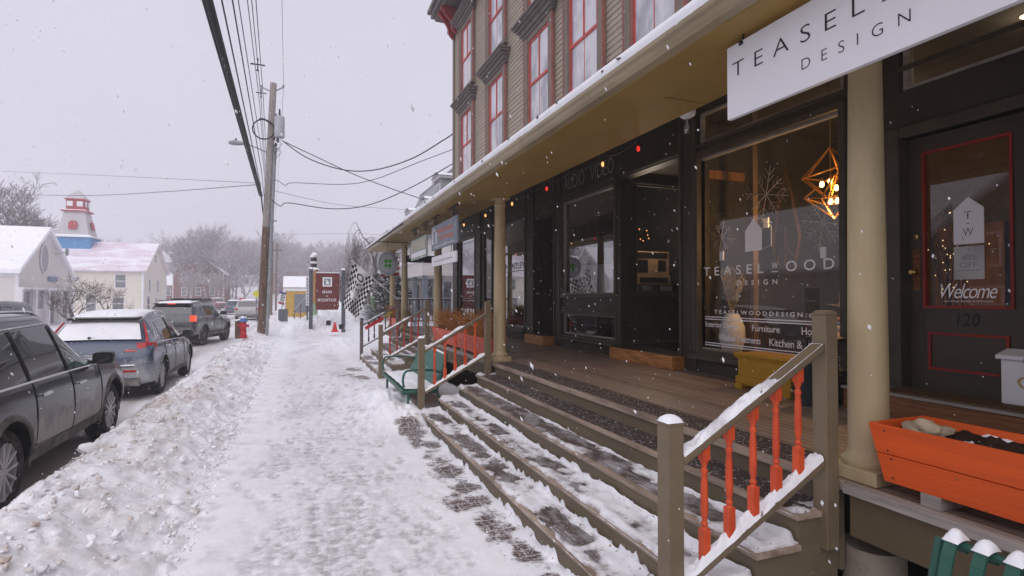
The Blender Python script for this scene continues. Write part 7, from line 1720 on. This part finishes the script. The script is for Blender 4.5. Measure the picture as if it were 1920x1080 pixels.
def tree_thing(name, label, loc, args, group=None, bark='bark', cat='tree'):
    t = thing(name, (0, 0, 0), label, cat, group); tr, br = bare_tree(**args)
    tr.build('trunk', bark, t, sm=60, fix=False); br.build('crown', bark, t, fix=False); t.location = loc; return t
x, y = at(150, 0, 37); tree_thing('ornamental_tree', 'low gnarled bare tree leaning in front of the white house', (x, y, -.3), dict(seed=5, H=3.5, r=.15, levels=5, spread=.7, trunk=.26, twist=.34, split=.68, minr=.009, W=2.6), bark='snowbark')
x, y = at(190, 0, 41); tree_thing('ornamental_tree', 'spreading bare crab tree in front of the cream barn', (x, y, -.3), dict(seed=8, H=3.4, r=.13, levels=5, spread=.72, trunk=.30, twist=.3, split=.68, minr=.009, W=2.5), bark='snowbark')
x, y = at(30, 0, 76); tree_thing('tall_bare_tree', 'tall spreading bare tree rising behind the white house roof', (x, y, .3), dict(seed=14, H=19, r=.42, levels=6, spread=.5, trunk=.30, twist=.16, split=.66, minr=.022))
x, y = at(95, 0, 90); tree_thing('tall_bare_tree', 'second tall bare tree just left of the lighthouse tower', (x - 4, y, .3), dict(seed=23, H=15, r=.32, levels=6, spread=.5, trunk=.30, twist=.16, split=.66, minr=.024))
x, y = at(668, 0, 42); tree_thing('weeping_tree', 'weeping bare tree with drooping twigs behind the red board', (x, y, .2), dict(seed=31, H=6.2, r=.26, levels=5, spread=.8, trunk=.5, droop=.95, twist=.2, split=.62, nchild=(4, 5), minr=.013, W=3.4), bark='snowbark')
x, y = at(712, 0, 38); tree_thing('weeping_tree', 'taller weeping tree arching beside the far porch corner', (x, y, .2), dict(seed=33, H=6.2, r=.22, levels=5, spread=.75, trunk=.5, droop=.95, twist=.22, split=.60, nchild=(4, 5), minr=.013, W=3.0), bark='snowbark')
# evergreen shrub by the porch end
M['needles'] = mat('dark_needles', (.028, .042, .03), .8, .15, (.045, .055, .04), 6); 
def evergreen(name, label, loc, H, W, seed, cone=False, n_=2600, group=None):
    t = thing(name, (0, 0, 0), label, 'shrub' if not cone else 'tree', group); rr = random.Random(seed); m = MB(); s = MB()
    for k in range(n_):
        z = rr.random() ** (1.6 if cone else .9) * H; f = (1 - z / H) if cone else math.sqrt(max(0, 1 - (2 * z / H - .9) ** 2 * .7)); a = rr.uniform(0, 6.283); rad = W * f * math.sqrt(rr.uniform(.25, 1)) * (1 + .25 * math.sin(a * 5 + z * 3))
        c = Vector((rad * math.cos(a), rad * math.sin(a), z)); o_ = Vector((math.cos(a), math.sin(a), rr.uniform(-.4, .5))).normalized(); sd = o_.cross(Vector((0, 0, 1))).normalized(); L = rr.uniform(.12, .26) * (H / 2.4) ** .6; w_ = L * .3
        (s if rr.random() < .16 else m).poly([c - sd * w_, c + o_ * L * .6 - sd * w_ * .8, c + o_ * L, c + o_ * L * .6 + sd * w_ * .8, c + sd * w_])
    m.build('foliage', 'needles', t, fix=False); s.build('snow', 'soft_snow', t, fix=False); m = MB(); m.tube([(0, 0, -.3), (0, 0, H * .8)], [W * .08, .02], 6); m.build('trunk', 'bark', t); t.location = loc; return t
x, y = at(728, 0, 29.5); evergreen('evergreen_shrub', 'dark evergreen shrub dusted with snow beyond the porch end', (x, y, .1), 2.9, 1.35, 3)
x, y = at(765, 0, 31); evergreen('evergreen_shrub', 'second dark evergreen shrub half hidden by the porch columns', (x - .6, y, .1), 2.3, 1.2, 4, n_=1800)
x, y = at(330, 0, 128); evergreen('pine_tree', 'dark evergreen tree above the barn gable end', (x, y, terrain(x, y)), 13, 5.0, 6, True, 1600)
# bare trees on the slope: four kinds, copied
kinds = []
for k, (sd, H, lv) in enumerate(((41, 15, 6), (52, 14, 6), (67, 15, 6), (71, 11, 6))):
    kinds.append(tree_thing('bare_tree', 'tall bare winter tree', (0, 0, 0), dict(seed=sd, H=H, r=.24, levels=lv, spread=.48, trunk=.26, twist=.17, split=.67, minr=.019), 'bare trees on the far slope', bark='hazebark'))
q = random.Random(77); used = [False] * 4
spec = [(405, 112, 1.12, 0), (365, 124, .95, 1), (440, 122, .9, 2), (462, 104, .95, 1), (345, 100, .62, 3), (420, 98, .6, 3)]
for k in range(34): spec.append((q.uniform(314, 560), q.uniform(100, 230), q.uniform(.7, 1.15), q.randrange(4)))
for k in range(46): spec.append((q.uniform(500, 790), q.uniform(80, 200), q.uniform(.55, .95), q.randrange(4)))
LB = 'leafless tree in the snowy woods on the far slope'
for (px, d, s, k) in spec:
    x, y = at(px, 0, d); z = terrain(x, y) - .2
    if not used[k]: o = kinds[k]; used[k] = True; o.location = (x, y, z); o.rotation_euler.z = q.uniform(0, 6.28); o.scale = (s, s, s)
    else: o = dup(kinds[k], (x, y, z), q.uniform(0, 6.28), scale=s)
    o['label'] = LB
# far woods as one mass
fw = MB(); base = []
for sd in (91, 92, 93):
    tr, br = bare_tree(seed=sd, H=14, r=.22, levels=5, spread=.5, trunk=.28, twist=.2, split=.67, minr=.045); base.append((tr, br))
for k in range(420):
    d = q.uniform(160, 330); px = q.uniform(-150, 1300); x, y = at(px, 0, d)
    if px < 330 and d < 190: continue
    z = terrain(x, y); s = q.uniform(.7, 1.15); a = q.uniform(0, 6.28); ca, sa = math.cos(a) * s, math.sin(a) * s
    for mb in base[q.randrange(3)]:
        off = len(fw.v); fw.v += [(x + vx * ca - vy * sa, y + vx * sa + vy * ca, z + vz * s) for vx, vy, vz in mb.v]
        fw.f += [tuple(i + off for i in f) for f in mb.f]; fw.mi += [0] * len(mb.f)
stuff(fw.build('woods', 'hazebark', fix=False))
# guard rail along the bend
t = thing('guard_rail', (0, 0, 0), 'long low fence along the bend of the road below the brick house', 'fence'); m = MB(); pa = [P(lerp(392, 472, k / 10), 569 + 1.0 * k / 10, lerp(112, 92, k / 10)) for k in range(11)]
for a, bb in zip(pa[:-1], pa[1:]): m.bar(a, bb, .08, .28)
m.build('rail', 'weathered', t)
for a in pa: m = MB(); m.box(a.x - .08, a.x + .08, a.y - .08, a.y + .08, a.z - 1.4, a.z + .2); m.build('post', 'polewood', t)
# ------------------------------------------------------------------ falling snow
q = random.Random(99); fl = MB(); n_ = 0
while n_ < 15000:
    x, y, z = q.uniform(-9, 5.0), .7 + 15 * q.random() ** .8, q.uniform(-.1, 6.5)
    if math.hypot(x, y) < .95 or z < .15: continue
    if x > 2.1 and z > 3.2: continue
    if x > 3.6 and q.random() < (x - 3.6) / 1.5: continue
    if x > 4.85: continue
    n_ += 1
    r_ = .0017 + .0048 * q.random() ** 1.8; d = Vector((.42 + q.gauss(0, .12), q.gauss(0, .25), -1 + q.gauss(0, .15))).normalized() * r_ * q.uniform(1.2, 3.2)
    a = d.orthogonal().normalized() * r_; b = d.cross(a).normalized() * r_; c = Vector((x, y, z)); o = len(fl.v)
    for p in (c - d, c + a, c + b, c - a, c - b, c + d): fl.v.append(tuple(p))
    for f in ((0, 2, 1), (0, 3, 2), (0, 4, 3), (0, 1, 4), (5, 1, 2), (5, 2, 3), (5, 3, 4), (5, 4, 1)): fl.f.append(tuple(o + i for i in f)); fl.mi.append(0)
M['flake'] = mat('snowflake', (.85, .85, .87), .8, .1)
stuff(fl.build('falling_snow', 'flake', fix=False))
# ------------------------------------------------------------------ snowy air
m, nt = nt_new('snowy_air'); pv = nt.nodes.new('ShaderNodeVolumePrincipled'); o = nt.nodes.new('ShaderNodeOutputMaterial')
pv.inputs['Color'].default_value = (.96, .95, .98, 1); pv.inputs['Density'].default_value = .0026; pv.inputs['Anisotropy'].default_value = .2
nt.links.new(pv.outputs[0], o.inputs['Volume']); M['haze'] = m
hz = MB(); hz.box(-520, 470, -70, 820, -2.0, 34); stuff(hz.build('haze', 'haze'))
